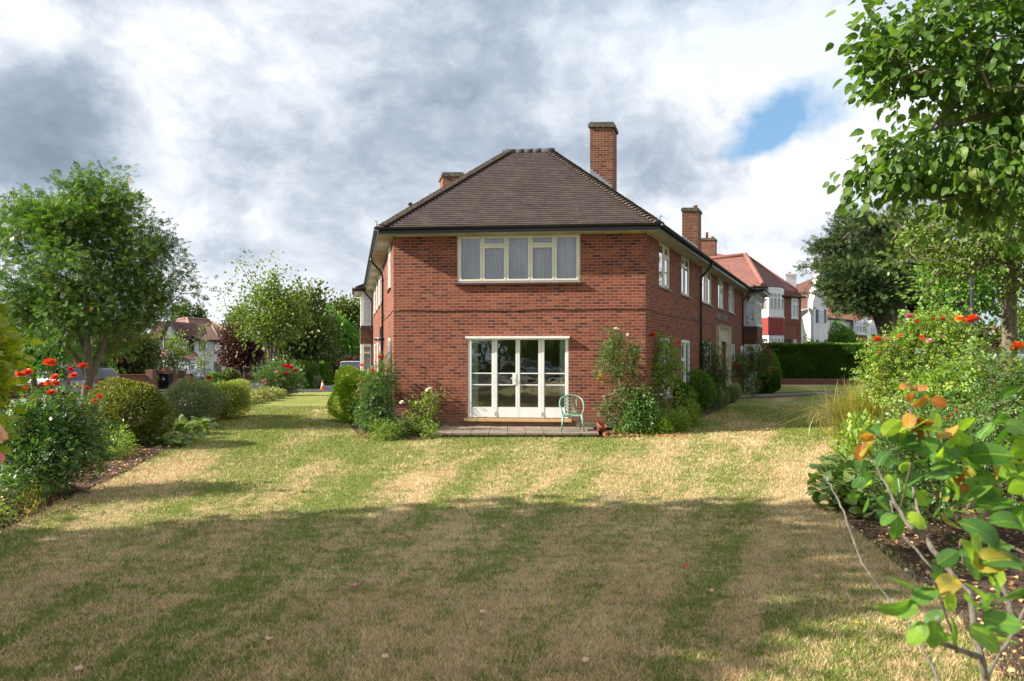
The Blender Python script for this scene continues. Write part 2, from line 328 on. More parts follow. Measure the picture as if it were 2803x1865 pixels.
# ------------------------------------------------------------------ mesh helpers
LOC = {}
def V3(*a): return Vector(a)
def tag(o, label=None, cat=None, group=None, kind=None):
    if label: o['label'] = label
    if cat: o['category'] = cat
    if group: o['group'] = group
    if kind: o['kind'] = kind
    return o
def root(name, loc, label, cat, group=None, rz=0):
    o = bpy.data.objects.new(name, None); COL.objects.link(o)
    o.location = loc; o.rotation_euler = (0, 0, rz); o.empty_display_size = .3
    LOC[o.name] = Vector(loc) if rz == 0 else Vector((0, 0, 0))
    return tag(o, label, cat, group)
def fast_mesh(name, verts, faces_list, uv=None, fattr=None, lc=None, smooth=False):
    """faces_list: list of int arrays (n,k); uv per loop in same order"""
    me = bpy.data.meshes.new(name)
    verts = np.asarray(verts, np.float32)
    me.vertices.add(len(verts)); me.vertices.foreach_set('co', verts.ravel())
    faces_list = [f for f in faces_list if len(f)]
    idx = np.concatenate([f.ravel() for f in faces_list]).astype(np.int32)
    tot = np.concatenate([np.full(len(f), f.shape[1]) for f in faces_list])
    st = np.concatenate([[0], np.cumsum(tot)[:-1]]).astype(np.int32)
    me.loops.add(len(idx)); me.loops.foreach_set('vertex_index', idx)
    me.polygons.add(len(tot)); me.polygons.foreach_set('loop_start', st)
    me.update(calc_edges=True)
    if smooth: me.polygons.foreach_set('use_smooth', np.ones(len(tot), bool))
    if uv is not None:
        l = me.uv_layers.new(name='UVMap'); l.data.foreach_set('uv', np.asarray(uv, np.float32).ravel())
    if fattr is not None:
        a = me.attributes.new('rnd', 'FLOAT', 'FACE'); a.data.foreach_set('value', np.asarray(fattr, np.float32))
    if lc is not None:
        a = me.attributes.new('lc', 'FLOAT_VECTOR', 'POINT'); a.data.foreach_set('vector', np.asarray(lc, np.float32).ravel())
    return me
def link(name, me, mats, parent=None):
    o = bpy.data.objects.new(name, me); COL.objects.link(o)
    if not len(me.materials):
        for m in (mats if isinstance(mats, (list, tuple)) else [mats]): me.materials.append(m)
    if parent is not None:
        o.parent = parent
        LOC[o.name] = LOC[parent.name]
    else: LOC[o.name] = Vector((0, 0, 0))
    return o
class MB:
    def __init__(s): s.v = []; s.f = []; s.uv = []; s.mi = []; s.cur = 0; s.sm = []
    def poly(s, pts, uv=None, smooth=False):
        i = len(s.v); s.v += [tuple(p) for p in pts]; s.f.append(list(range(i, i + len(pts))))
        s.uv.append(uv or [(0, 0)] * len(pts)); s.mi.append(s.cur); s.sm.append(smooth)
    def grid(s, pts, nu, nv, smooth=True, closed=False):
        i = len(s.v); s.v += [tuple(p) for p in pts]
        for a in range(nu - 1 if not closed else nu):
            for b in range(nv - 1):
                q = [i + a * nv + b, i + ((a + 1) % nu) * nv + b, i + ((a + 1) % nu) * nv + b + 1, i + a * nv + b + 1]
                s.f.append(q); s.uv.append([(a, b), (a + 1, b), (a + 1, b + 1), (a, b + 1)]); s.mi.append(s.cur); s.sm.append(smooth)
    def boxv(s, o, a, b, c, uvs=False):
        """box from corner o with edge vectors a,b,c"""
        o, a, b, c = map(Vector, (o, a, b, c))
        if a.cross(b).dot(c) < 0: a, b = b, a
        la, lb, lc_ = a.length, b.length, c.length
        P = [o, o + a, o + a + b, o + b, o + c, o + a + c, o + a + b + c, o + b + c]
        for q, (lu, lv) in (((0, 3, 2, 1), (lb, la)), ((4, 5, 6, 7), (la, lb)), ((0, 1, 5, 4), (la, lc_)), ((1, 2, 6, 5), (lb, lc_)), ((2, 3, 7, 6), (la, lc_)), ((3, 0, 4, 7), (lb, lc_))):
            s.poly([P[k] for k in q], [(0, 0), (lu, 0), (lu, lv), (0, lv)])
    def box(s, x0, x1, y0, y1, z0, z1): s.boxv((x0, y0, z0), (x1 - x0, 0, 0), (0, y1 - y0, 0), (0, 0, z1 - z0))
    def tube(s, pts, rad, n=6, cap=True):
        pts = [Vector(p) for p in pts]; rad = rad if isinstance(rad, (list, tuple)) else [rad] * len(pts)
        ring = []; up = None
        for k, p in enumerate(pts):
            d = (pts[min(k + 1, len(pts) - 1)] - pts[max(k - 1, 0)]).normalized()
            if up is None: up = d.orthogonal().normalized()
            up = (up - d * up.dot(d)).normalized(); sd = d.cross(up)
            ring.append([p + (up * math.cos(2 * math.pi * j / n) + sd * math.sin(2 * math.pi * j / n)) * rad[k] for j in range(n)])
        i = len(s.v)
        for r in ring: s.v += [tuple(p) for p in r]
        for k in range(len(pts) - 1):
            for j in range(n):
                j2 = (j + 1) % n
                s.f.append([i + k * n + j, i + k * n + j2, i + (k + 1) * n + j2, i + (k + 1) * n + j]); s.uv.append([(0, 0)] * 4); s.mi.append(s.cur); s.sm.append(True)
        if cap:
            for k in (0, len(pts) - 1):
                s.f.append([i + k * n + j for j in (range(n) if k else reversed(range(n)))]); s.uv.append([(0, 0)] * n); s.mi.append(s.cur); s.sm.append(False)
    def lathe(s, c, prof, n=16):
        pts = []
        for j in range(n):
            a = 2 * math.pi * j / n
            for r, z in prof: pts.append((c[0] + r * math.cos(a), c[1] + r * math.sin(a), c[2] + z))
        s.grid(pts, n, len(prof), True, True)
    def build(s, name, mats, parent=None, label=None):
        me = bpy.data.meshes.new(name)
        off = LOC[parent.name] if parent is not None else Vector((0, 0, 0))
        me.from_pydata([(p[0] - off.x, p[1] - off.y, p[2] - off.z) for p in s.v], [], s.f)
        l = me.uv_layers.new(name='UVMap'); l.data.foreach_set('uv', np.array([c for u in s.uv for c in u], np.float32).ravel())
        me.polygons.foreach_set('material_index', s.mi); me.polygons.foreach_set('use_smooth', s.sm)
        mats = mats if isinstance(mats, (list, tuple)) else [mats]
        me.update()
        o = link(name, me, mats, parent)
        if label: o['label'] = label
        return o
def bevel(o, w_=.01, seg=2):
    md = o.modifiers.new('bevel', 'BEVEL'); md.width = w_; md.segments = seg; md.limit_method = 'ANGLE'; md.angle_limit = R(40)
    return o
def P(px, py, Y): return Vector(((px - CX) / FPX * Y, Y, EYE - (py - HY) / FPX * Y))
def G(px, py):
    d = EYE * FPX / (py - HY); return ((px - CX) / FPX * d, d)
def terrain(x, y):
    """the street falls away to the far left and rises slightly to the far right"""
    t = max(0.0, min(y, 160) - 30); k = 1 / (1 + math.exp(max(-40, min(40, (x + 2) / 2.5))))
    return t * (-.025 * k) + min(t, 60) * .006 * (1 - k)
class Wall:
    def __init__(s, O, d, sgn=1): s.O = Vector(O); s.d = Vector(d).normalized(); s.n = Vector((s.d.y, -s.d.x)) * sgn
    def at(s, px, py=HY):
        k = (px - CX) / FPX; u = (k * s.O.y - s.O.x) / (s.d.x - k * s.d.y); t = s.O.y + u * s.d.y
        return u, EYE - (py - HY) / FPX * t
    def p(s, u, z, n=0.0): return Vector((s.O.x + s.d.x * u + s.n.x * n, s.O.y + s.d.y * u + s.n.y * n, z))
    def box(s, mb, u0, u1, z0, z1, n0, n1):
        o = s.p(u0, z0, n0); mb.boxv(o, s.p(u1, z0, n0) - o, s.p(u0, z0, n1) - o, s.p(u0, z1, n0) - o)
    def sheet(s, mb, u0, u1, z0, z1, holes=(), n=0.0, reveal=.09, uoff=0):
        us = sorted(set([u0, u1] + [h[0] for h in holes] + [h[1] for h in holes])); zs = sorted(set([z0, z1] + [h[2] for h in holes] + [h[3] for h in holes]))
        us = [u for u in us if u0 <= u <= u1]; zs = [z for z in zs if z0 <= z <= z1]
        flip = s.p(1, 0) - s.p(0, 0); flip = flip.cross(V3(0, 0, 1)).dot(s.p(0, 0, 1) - s.p(0, 0, 0)) < 0
        for a in range(len(us) - 1):
            for b in range(len(zs) - 1):
                um, zm = (us[a] + us[a + 1]) / 2, (zs[b] + zs[b + 1]) / 2
                if any(h[0] < um < h[1] and h[2] < zm < h[3] for h in holes): continue
                q = [(us[a], zs[b]), (us[a + 1], zs[b]), (us[a + 1], zs[b + 1]), (us[a], zs[b + 1])]
                if flip: q = q[::-1]
                mb.poly([s.p(u, z, n) for u, z in q], [(u + uoff, z) for u, z in q])
        for h in holes:
            for (ua, za, ub, zb) in ((h[0], h[2], h[0], h[3]), (h[1], h[2], h[1], h[3]), (h[0], h[2], h[1], h[2]), (h[0], h[3], h[1], h[3])):
                if reveal: mb.poly([s.p(ua, za, n), s.p(ub, zb, n), s.p(ub, zb, n - reveal), s.p(ua, za, n - reveal)], [(ua, za), (ub, zb), (ub + .05 * (ua == ub), zb), (ua + .05 * (ua == ub), za)])
def window(W, u0, u1, z0, z1, cols, parent, fm='upvc', gl='glass_side', curtain='net', sill=None, set_=.03, fw=.05, cw=.038, room=.45, name='window', bars=0, sillh=.045, silln=.05):
    """cols: list of (relative width, [transom fractions], casement?)"""
    f = MB(); g = MB()
    n0, n1 = -set_ - .05, -set_
    e = .001
    W.box(f, u0 + e, u0 + fw, z0 + e, z1 - e, n0, n1); W.box(f, u1 - fw, u1 - e, z0 + e, z1 - e, n0, n1)
    W.box(f, u0 + fw, u1 - fw, z0 + e, z0 + fw, n0, n1); W.box(f, u0 + fw, u1 - fw, z1 - fw, z1 - e, n0, n1)
    tot = sum(c[0] for c in cols); wi = (u1 - u0 - 2 * fw - (len(cols) - 1) * fw * .55); u = u0 + fw
    for k, (rw, tr, cs) in enumerate(cols):
        ue = u + wi * rw / tot
        if k < len(cols) - 1: W.box(f, ue, ue + fw * .55, z0 + fw, z1 - fw, n0, n1)
        za = z0 + fw; zz = [z0 + (z1 - z0) * t for t in tr]
        edges = []
        for t in zz: edges.append((za, t - fw * .28)); W.box(f, u, ue, t - fw * .28, t + fw * .28, n0, n1); za = t + fw * .28
        edges.append((za, z1 - fw))
        for (a, b) in edges:
            c_ = cw if cs else cw * .55; nn = n1 + (.016 if cs else -.012)
            W.box(f, u, u + c_, a, b, n0 + .01, nn); W.box(f, ue - c_, ue, a, b, n0 + .01, nn)
            W.box(f, u + c_, ue - c_, a, a + c_, n0 + .01, nn); W.box(f, u + c_, ue - c_, b - c_, b, n0 + .01, nn)
            for q in range(bars):
                ub = u + (ue - u) * (q + 1) / (bars + 1); W.box(f, ub - .008, ub + .008, a + c_, b - c_, n0 + .01, nn - .01)
        g.poly([W.p(u, z0 + fw, n0 + .03), W.p(ue, z0 + fw, n0 + .03), W.p(ue, z1 - fw, n0 + .03), W.p(u, z1 - fw, n0 + .03)])
        u = ue + fw * .55
    wo = f.build(name, M[fm], parent); g.build('pane', M[gl], wo)
    if curtain:
        c = MB(); n = max(24, int((u1 - u0) * 50)); pts = []
        for i in range(n + 1):
            uu = u0 + .02 + (u1 - u0 - .04) * i / n; dn = -.14 + .022 * math.sin(i * 1.9 + 1.3 * math.sin(i * .23)) * (0.5 + .5 * math.sin(i * .11 + u0))
            for zz in (z0 + .02, z1 - .02): pts.append(W.p(uu, zz, dn))
        c.grid(pts, n + 1, 2); c.build('curtain', M[curtain], wo)
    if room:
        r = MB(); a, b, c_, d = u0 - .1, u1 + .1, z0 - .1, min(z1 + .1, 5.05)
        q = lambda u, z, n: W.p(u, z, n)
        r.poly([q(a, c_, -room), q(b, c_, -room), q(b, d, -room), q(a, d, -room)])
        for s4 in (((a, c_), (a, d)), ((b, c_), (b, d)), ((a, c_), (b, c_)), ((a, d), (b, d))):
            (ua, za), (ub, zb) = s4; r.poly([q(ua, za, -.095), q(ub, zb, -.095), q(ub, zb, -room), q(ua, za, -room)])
        r.build('room', M['dark' if room < 1 else 'room'], wo)  # shallow boxes are painted near-black to stand for unlit rooms
    if sill:
        sb = MB(); W.box(sb, u0 - .06, u1 + .06, z0 - sillh, z0 - .002, -.085, silln); sb.build('sill', M[sill], wo)
    return wo

# ------------------------------------------------------------------ foliage
def T_diamond(wd=.7, fold=.10, droop=-.05):
    v = np.array([(0, 0, 0), (-wd / 2, .45, fold), (wd / 2, .45, fold), (0, 1, droop)]); return v, np.array([(0, 2, 3), (0, 3, 1)])
def T_ovate(wd=.62, fold=.08, droop=-.15):
    a = wd / 2
    v = np.array([(0, 0, 0), (-a * .85, .25, fold), (a * .85, .25, fold), (-a * .9, .6, fold * .6), (a * .9, .6, fold * .6), (0, 1, droop), (0, .5, 0)])
    return v, np.array([(0, 2, 6), (2, 4, 6), (4, 5, 6), (5, 3, 6), (3, 1, 6), (1, 0, 6)])
def T_leaf(wd=.7, n=9, serr=.05, droop=.22, fold=.10, curl=.0, blunt=0):
    """detailed leaf: rows along its length, 4 strips across, serrated edge, tapered tip"""
    v = []; f = []
    for i in range(n + 1):
        t = i / n; wv = wd / 2 * ((math.sin(math.pi * min(1, t ** .8)) ** .75) * (1 - .25 * t) if not blunt else max(.001, 1 - abs(2 * t ** .9 - 1) ** 2.4) ** .6)
        if i == n: wv = .002
        sw = wv * (1 + (serr if i % 2 else -serr))
        y = t; z = -droop * t * t + .06 * math.sin(t * 3)
        for x in (-1, -.5, 0, .5, 1): v.append((sw * x, y - (.02 if abs(x) == 1 else 0), z + fold * abs(x) * wd * (1 - t * .5) + curl * x * x * .1))
    for i in range(n):
        for j in range(4): f.append((i * 5 + j, i * 5 + j + 1, i * 5 + j + 6, i * 5 + j + 5))
    return np.array(v), np.array(f)
def T_comp(base, n_pairs=2, spread=.55, size=.5, wd=None):
    """compound leaf made of leaflets on a rachis"""
    bv, bf = base; V = []; Fc = []; k = 0
    def put(x, y, ang, s):
        nonlocal k
        c, sn = math.cos(ang), math.sin(ang)
        q = bv * s; r = np.stack([q[:, 0] * c - q[:, 1] * sn + x, q[:, 0] * sn + q[:, 1] * c + y, q[:, 2] - .12 * y], 1)
        V.append(r); Fc.append(bf + k); k += len(bv)
    for i in range(n_pairs):
        y = .15 + .5 * i / max(1, n_pairs - 1) if n_pairs > 1 else .3
        put(0, y, 1.05, size); put(0, y, -1.05, size)
    put(0, .62, 0, size * 1.05)
    return np.concatenate(V), np.concatenate(Fc)
T = {'d': T_diamond(), 'narrow': T_diamond(.32), 'o': T_ovate(), 'round': T_ovate(.85, .1, -.1), 'long': T_ovate(.38, .06, -.15)}
T['ash'] = T_comp(T_diamond(.4), 3, size=.42); T['rose'] = T_comp(T_diamond(.75), 2, size=.42); T['roseo'] = T_comp(T_ovate(.72), 2, size=.42)
T['maple'] = T_comp(T_diamond(.55), 1, size=.62); T['hz'] = T_leaf(.80, 9, .07, .25, .09); T['nr'] = T_leaf(.70, 14, .022, .24, .10, blunt=1); T['spray'] = T_comp(T_diamond(.3), 4, size=.33)
T['broad'] = T_leaf(.85, 7, 0, .35, .12, blunt=1); T['blade'] = T_diamond(.06, .01, -.3)
def unit(a): return a / np.maximum(np.linalg.norm(a, axis=1, keepdims=True), 1e-9)
def leaves(name, mat, parent, Ppos, Dir, size, tmpl, up=.6, hue=None, smooth=False, seedn=None):
    """instances of a leaf shape written into one mesh: base points, growing directions, sizes"""
    tv, tf = T[tmpl]; N = len(Ppos)
    if N == 0: return None
    Dd = unit(Dir); nr = rng.normal(size=(N, 3)) * (1 - up * .6); nr[:, 2] += up * 1.6
    X = unit(np.cross(Dd, nr)); Z = np.cross(X, Dd)
    S = np.broadcast_to(np.asarray(size, float), (N,))[:, None, None]
    L = tv[None]; curl = 1 + rng.normal(size=(N, 1)) * .6
    Vv = Ppos[:, None] + S * (X[:, None] * L[..., 0:1] + Dd[:, None] * L[..., 1:2] + Z[:, None] * (L[..., 2] * curl)[..., None])
    off = np.array(LOC[parent.name]) if parent is not None else np.zeros(3)
    Vv = Vv - off
    F = (tf[None] + (np.arange(N) * len(tv))[:, None, None]).reshape(-1, tf.shape[1])
    h = rng.random(N) if hue is None else np.clip(hue + rng.normal(size=N) * .12, 0, 1)
    fa = np.repeat(h, len(tf)); lc = np.tile(tv, (N, 1)) if tmpl in ('hz', 'nr', 'broad') else None
    return link(name, fast_mesh(name, Vv.reshape(-1, 3), [F], fattr=fa, lc=lc, smooth=smooth), mat, parent)
def lumpy(n, k=7, amp=.25, seed=0):
    """a lumpy radius multiplier over directions"""
    r = np.random.default_rng(seed); c = unit(r.normal(size=(k * 4, 3))); a = r.uniform(-1, 1, k * 4)
    return lambda d: 1 + amp * (np.exp(-((d[:, None] - c[None]) ** 2).sum(2) / .18) * a).sum(1)
def sample_blobs(blobs, n, shell=.55, seed=1, amp=.22, zmin=None):
    """points in a union of lumpy ellipsoids; shell<1 pushes them outward"""
    vol = np.array([b[1][0] * b[1][1] * b[1][2] for b in blobs]) ** .75; cnt = np.maximum(1, (vol / vol.sum() * n).astype(int)); o = []; dd = []
    for i, ((c, r), k) in enumerate(zip(blobs, cnt)):
        d = unit(rng.normal(size=(k, 3))); rad = rng.random(k) ** (shell / 1.0 * .5) * lumpy(0, amp=amp, seed=seed * 31 + i)(d)
        o.append(np.array(c) + d * np.array(r) * rad[:, None]); dd.append(d)
    o = np.concatenate(o); dd = np.concatenate(dd)
    if zmin is not None:
        k = o[:, 2] > zmin; o, dd = o[k], dd[k]
    return o, dd
def grow(starts, attr, step=.5, lift=.25, power=.45, rtip=.008, rmax=.2, wander=.06):
    """joins attractor points to a set of starting polylines; returns nodes, parents, radii"""
    nodes = []; par = []; fixed = []
    for pl in starts:
        prev = -1
        if isinstance(pl, tuple): prev, pl = pl
        for i, p in enumerate(pl):
            nodes.append(np.array(p[:3], float)); par.append(prev); fixed.append(p[3] if len(p) > 3 else 0); prev = len(nodes) - 1
    top = np.mean([nodes[i] for i in range(len(nodes))], axis=0); attr = attr[np.argsort(((attr - top) ** 2).sum(1))]
    tips = []
    for a in attr:
        A = np.array(nodes); d = A - a; dist = np.sqrt((d ** 2).sum(1)) + np.maximum(0, d[:, 2]) * .8
        j = int(np.argmin(dist)); L = np.linalg.norm(a - A[j]); m = max(1, int(L / step)); p0 = A[j]; prev = j
        for k in range(1, m + 1):
            t = k / m; q = p0 + (a - p0) * t; q = q + np.array([0, 0, -lift * L * t * (1 - t)]) + (rng.normal(size=3) * wander * L / m if k < m else 0)
            nodes.append(q); par.append(prev); fixed.append(0); prev = len(nodes) - 1
        tips.append(prev)
    cnt = np.zeros(len(nodes))
    for t in tips: cnt[t] += 1
    for i in range(len(nodes) - 1, -1, -1):
        if par[i] >= 0: cnt[par[i]] += cnt[i]
    rad = np.minimum(rtip * np.maximum(cnt, 1) ** power, rmax)
    for i, f in enumerate(fixed):
        if f: rad[i] = f
    return np.array(nodes), np.array(par), rad, tips
def branch_mesh(name, mat, parent, nodes, par, rad, n=5, rmin=0):
    idx = [i for i in range(len(nodes)) if par[i] >= 0 and rad[i] > rmin]
    if not idx: return None
    a = nodes[par[idx]]; b = nodes[idx]; ra = np.minimum(rad[par[idx]], rad[idx] * 1.6); rb = rad[idx]
    d = unit(b - a); u = unit(np.cross(d, np.array([.3, .2, 1.0]) + rng.normal(size=3) * .01)); v = np.cross(d, u); ang = np.arange(n) * 2 * math.pi / n
    ring = u[:, None] * np.cos(ang)[None, :, None] + v[:, None] * np.sin(ang)[None, :, None]
    off = np.array(LOC[parent.name]); b = b + d * (rb * .5)[:, None]
    Vv = np.concatenate([a[:, None] + ring * ra[:, None, None], b[:, None] + ring * rb[:, None, None]], 1) - off
    j = np.arange(n); q = np.stack([j, (j + 1) % n, (j + 1) % n + n, j + n], 1)
    F = (q[None] + (np.arange(len(idx)) * 2 * n)[:, None, None]).reshape(-1, 4)
    return link(name, fast_mesh(name, Vv.reshape(-1, 3), [F], smooth=True), mat, parent)
def clusters(nodes, tips, per, spread, par=None):
    c = nodes[tips]; p = np.repeat(c, per, 0); o = rng.normal(size=p.shape) * np.array(spread if hasattr(spread, '__len__') else (spread,) * 3)
    return p + o, o
def tree(name, label, cat, base, trunk, blobs, n_attr, per, spread, lsize, tmpl, lmat, bmat='bark', shell=.6, amp=.22, seed=1, group=None, droop=.0, rtip=.008, power=.45, rmax=.3, hue_z=0, up=.5, zmin=None, extra=None, step=.5, rmin=0, hue=None, lift=.25, crown='crown'):
    r = root(name, base, label, cat, group)
    at, _ = sample_blobs(blobs, n_attr, shell, seed, amp, zmin)
    if extra is not None: at = np.concatenate([at, np.array(extra)])
    nd, par, rad, tips = grow(trunk, at, step, lift, power, rtip, rmax)
    branch_mesh('trunk', M[bmat], r, nd, par, rad, 7, rmin)
    pp, o = clusters(nd, tips, per, spread)
    cen = np.mean([b[0] for b in blobs], axis=0)
    Dr = unit(o) * .8 + unit(pp - cen) * .6 + rng.normal(size=pp.shape) * .4; Dr[:, 2] -= droop
    h = np.full(len(pp), .42) if hue is None else np.full(len(pp), hue)
    cl = np.repeat(rng.normal(size=len(tips)) * .12, per)
    h = h + cl
    k = rng.random(len(pp)) < .03; h[k] = .98
    h = np.clip(h + rng.normal(size=len(pp)) * .14, 0, 1)
    S = lsize * rng.uniform(.65, 1.25, len(pp))
    lo = leaves(crown, M[lmat], r, pp, Dr, S, tmpl, up, hue=h)
    return r
BLOOM = {}
def bloom_mesh(key, mat, rings=((.2, 5, 1.45), (.42, 6, 1.22), (.66, 7, .95), (.85, 8, .60), (.95, 7, .1)), open_=1.0):
    """a double rose about one unit across, petals in rings"""
    if key in BLOOM: return BLOOM[key]
    V = []; F = []; r2 = np.random.default_rng(len(BLOOM) + 3)
    for (rr, n, tilt) in rings:
        for k in range(n):
            a = 2 * math.pi * (k + r2.uniform(-.2, .2)) / n; t = tilt * open_ + r2.uniform(-.12, .12); wd = rr * 2.6 / n * 1.5 + .06; L = .30 + rr * .33
            b = len(V)
            for i in range(4):
                s = i / 3
                for j in (-1, -.35, .35, 1):
                    ww = wd * (.35 + .65 * math.sin(math.pi * (.15 + .62 * s))) * j * .5; y = s * L * math.cos(t * (1 - .35 * s)) + .03; z = s * L * math.sin(t * (1 - .35 * s)) - .06 * s * s * (1 if tilt < .8 else 0) + .05 * j * j * (1 - s) + r2.uniform(-.012, .012)
                    V.append((math.cos(a) * y - math.sin(a) * ww, math.sin(a) * y + math.cos(a) * ww, z))
            for i in range(3):
                for j in range(3): F.append((b + i * 4 + j, b + i * 4 + j + 1, b + i * 4 + j + 5, b + i * 4 + j + 4))
    me = fast_mesh('rose_bloom', np.array(V), [np.array(F)], smooth=True); me.materials.append(mat); BLOOM[key] = me
    return me
def bloom(parent, p, size, key='red', tilt=None, mat=None, name='rose_bloom'):
    me = bloom_mesh(key, M[mat or 'pt_' + key]); o = bpy.data.objects.new(name, me); COL.objects.link(o)
    size *= .88; o.parent = parent; o.location = Vector(p) - LOC[parent.name]; o.scale = (size, size, size * 1.2)
    o.rotation_euler = tilt or (random.uniform(.0, .8), random.uniform(-.4, .4), random.uniform(0, 6))
    LOC[o.name] = LOC[parent.name]; return o
def bush(name, label, cat, base, blobs, n_attr, per, spread, lsize, tmpl, lmat, bmat='stem', blooms=(), bsize=.1, stems=4, shell=.7, group=None, seed=1, rtip=.004, hue=None, up=.5, rmax=.02, bcol='red', amp=.25, sprd=.12, step=.3, power=.4, zmin=.03):
    """rose bush or shrub: several stems from the ground, leaves round every twig end, blooms as parts"""
    bx, by, bz = base; r = root(name, base, label, cat, group)
    at, _ = sample_blobs(blobs, n_attr, shell, seed, amp, bz + zmin)
    bl = [Vector(b[0]) for b in blooms]; sc = np.mean([b[0] for b in blobs], axis=0)
    wx = max(abs(b[0][0] - bx) + b[1][0] * .5 for b in blobs)
    st = [[(bx + rng.normal() * sprd, by + rng.normal() * sprd, bz - .02), (bx + rng.uniform(-.4, .4) * wx, by + rng.normal() * sprd * 1.5, bz + .3 * (sc[2] - bz))] for _ in range(stems)]
    if len(bl): at = np.concatenate([at, np.array([b + V3(0, 0, -.02) for b in bl])])
    nd, par, rad, tips = grow(st, at, step, .1, power, rtip, rmax, .05)
    branch_mesh('stem', M[bmat], r, nd, par, rad, 5)
    tt = np.array(tips)
    keep = np.ones(len(tt), bool)
    for b in bl: keep &= np.linalg.norm(nd[tt] - np.array(b), axis=1) > .06
    pp, o = clusters(nd, tt[keep], per, spread)
    cen = np.array([bx, by, sc[2]]); Dr = unit(o) + unit(pp - cen) * .5 + rng.normal(size=pp.shape) * .4
    h = np.full(len(pp), .42 if hue is None else hue) + np.repeat(rng.normal(size=keep.sum()) * .14, per) + rng.normal(size=len(pp)) * .14
    k = rng.random(len(pp)) < .03; h[k] = .99
    kz = pp[:, 2] > bz + .01; pp, Dr, h = pp[kz], Dr[kz], np.clip(h[kz], 0, 1)
    leaves('foliage', M[lmat], r, pp, Dr, lsize * rng.uniform(.6, 1.25, len(pp)), tmpl, up, hue=h)
    for b in blooms:
        bloom(r, b[0], b[1] if len(b) > 1 and b[1] else bsize * random.uniform(.85, 1.15), b[2] if len(b) > 2 else bcol)
    return r
def clipped(name, label, cat, base, c, rad, n, lsize, tmpl, lmat, box=1.0, rough=.07, group=None, bmat='bark_dark', hue=.42, seed=2, flat=None, amp=.08, thick=.12, stemr=.02):
    """clipped shrub: dense leaves on a rounded form; box>1 makes it squarer"""
    r = root(name, base, label, cat, group)
    d = unit(rng.normal(size=(n, 3))); e = 2.0 * box
    k = (np.abs(d) ** e).sum(1) ** (-1 / e); lm = lumpy(0, 9, amp, seed)(d)
    s = k * lm * (1 - rng.random(n) ** 2.2 * thick) + rng.normal(size=n) * rough * .4
    tuft = lumpy(0, 40, .10, seed + 99)(d); s = s * tuft; s[: n // 25] *= rng.uniform(1.02, 1.13, n // 25)
    pp = np.array(c) + d * s[:, None] * np.array(rad)
    kk = pp[:, 2] > base[2] + .02; pp, d = pp[kk], d[kk]
    Dr = d + rng.normal(size=pp.shape) * .7; Dr[:, 2] += .35
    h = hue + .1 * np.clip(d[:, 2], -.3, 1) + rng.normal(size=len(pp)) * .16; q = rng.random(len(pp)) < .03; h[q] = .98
    leaves('foliage', M[lmat], r, pp, Dr, lsize * rng.uniform(.6, 1.3, len(pp)), tmpl, .5, hue=np.clip(h, 0, 1))
    st = MB()
    for i in range(5):
        a = i * 1.3; st.tube([(base[0] + .05 * math.cos(a), base[1] + .05 * math.sin(a), base[2] - .02), (c[0] + rad[0] * .45 * math.cos(a), c[1] + rad[1] * .45 * math.sin(a), c[2])], [stemr, stemr * .5], 6)
    st.build('stem', M[bmat], r)
    # inner layer of larger leaves in the darkest hue, keeps the bush opaque
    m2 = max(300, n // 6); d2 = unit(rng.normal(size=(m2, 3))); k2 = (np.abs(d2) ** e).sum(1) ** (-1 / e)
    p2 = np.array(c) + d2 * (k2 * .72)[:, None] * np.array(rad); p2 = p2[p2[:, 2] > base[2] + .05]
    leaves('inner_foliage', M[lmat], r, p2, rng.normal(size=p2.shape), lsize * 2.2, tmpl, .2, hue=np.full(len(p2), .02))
    return r
# ================================================================== GROUND
def inter(p, d, q, e):
    p, d, q, e = map(Vector, (p, d, q, e)); den = d.x * e.y - d.y * e.x; t = ((q.x - p.x) * e.y - (q.y - p.y) * e.x) / den
    return p + d * t
WF = Wall((-3.108, 17.9), (6.492, -.6)); WFL = 6.52
WL = Wall((-3.108, 17.9), (-.23, .973), -1)
WR = Wall((3.384, 17.3), (.434, .901))
LB = [(0, 1440), (29, 1441), (153, 1379), (223, 1333), (319, 1304), (383, 1269), (478, 1218), (574, 1167), (647, 1128), (687, 1106), (770, 1080)]
LBW = [G(*p) for p in LB[1:]]; LBW = [(-4.9, 2.0), (-5.4, 5.5)] + LBW; lx, ly = LBW[-1]; LBW.append((lx - .5, ly + 3.2))
RB = [(2740, 1865), (2691, 1758), (2476, 1529), (2325, 1437), (2270, 1373)]
RBW = [(2.4, 2.0)] + [G(*p) for p in RB] + [(7.2, 14.5), (9.7, 19), (13.5, 26), (17.4, 33.5)]
def edge_x(poly, y):
    for (x0, y0), (x1, y1) in zip(poly[:-1], poly[1:]):
        if y0 <= y <= y1: return x0 + (x1 - x0) * (y - y0) / (y1 - y0)
    (x0, y0), (x1, y1) = (poly[-2], poly[-1]) if y > poly[-1][1] else (poly[0], poly[1])
    return x0 + (x1 - x0) * (y - y0) / (y1 - y0)

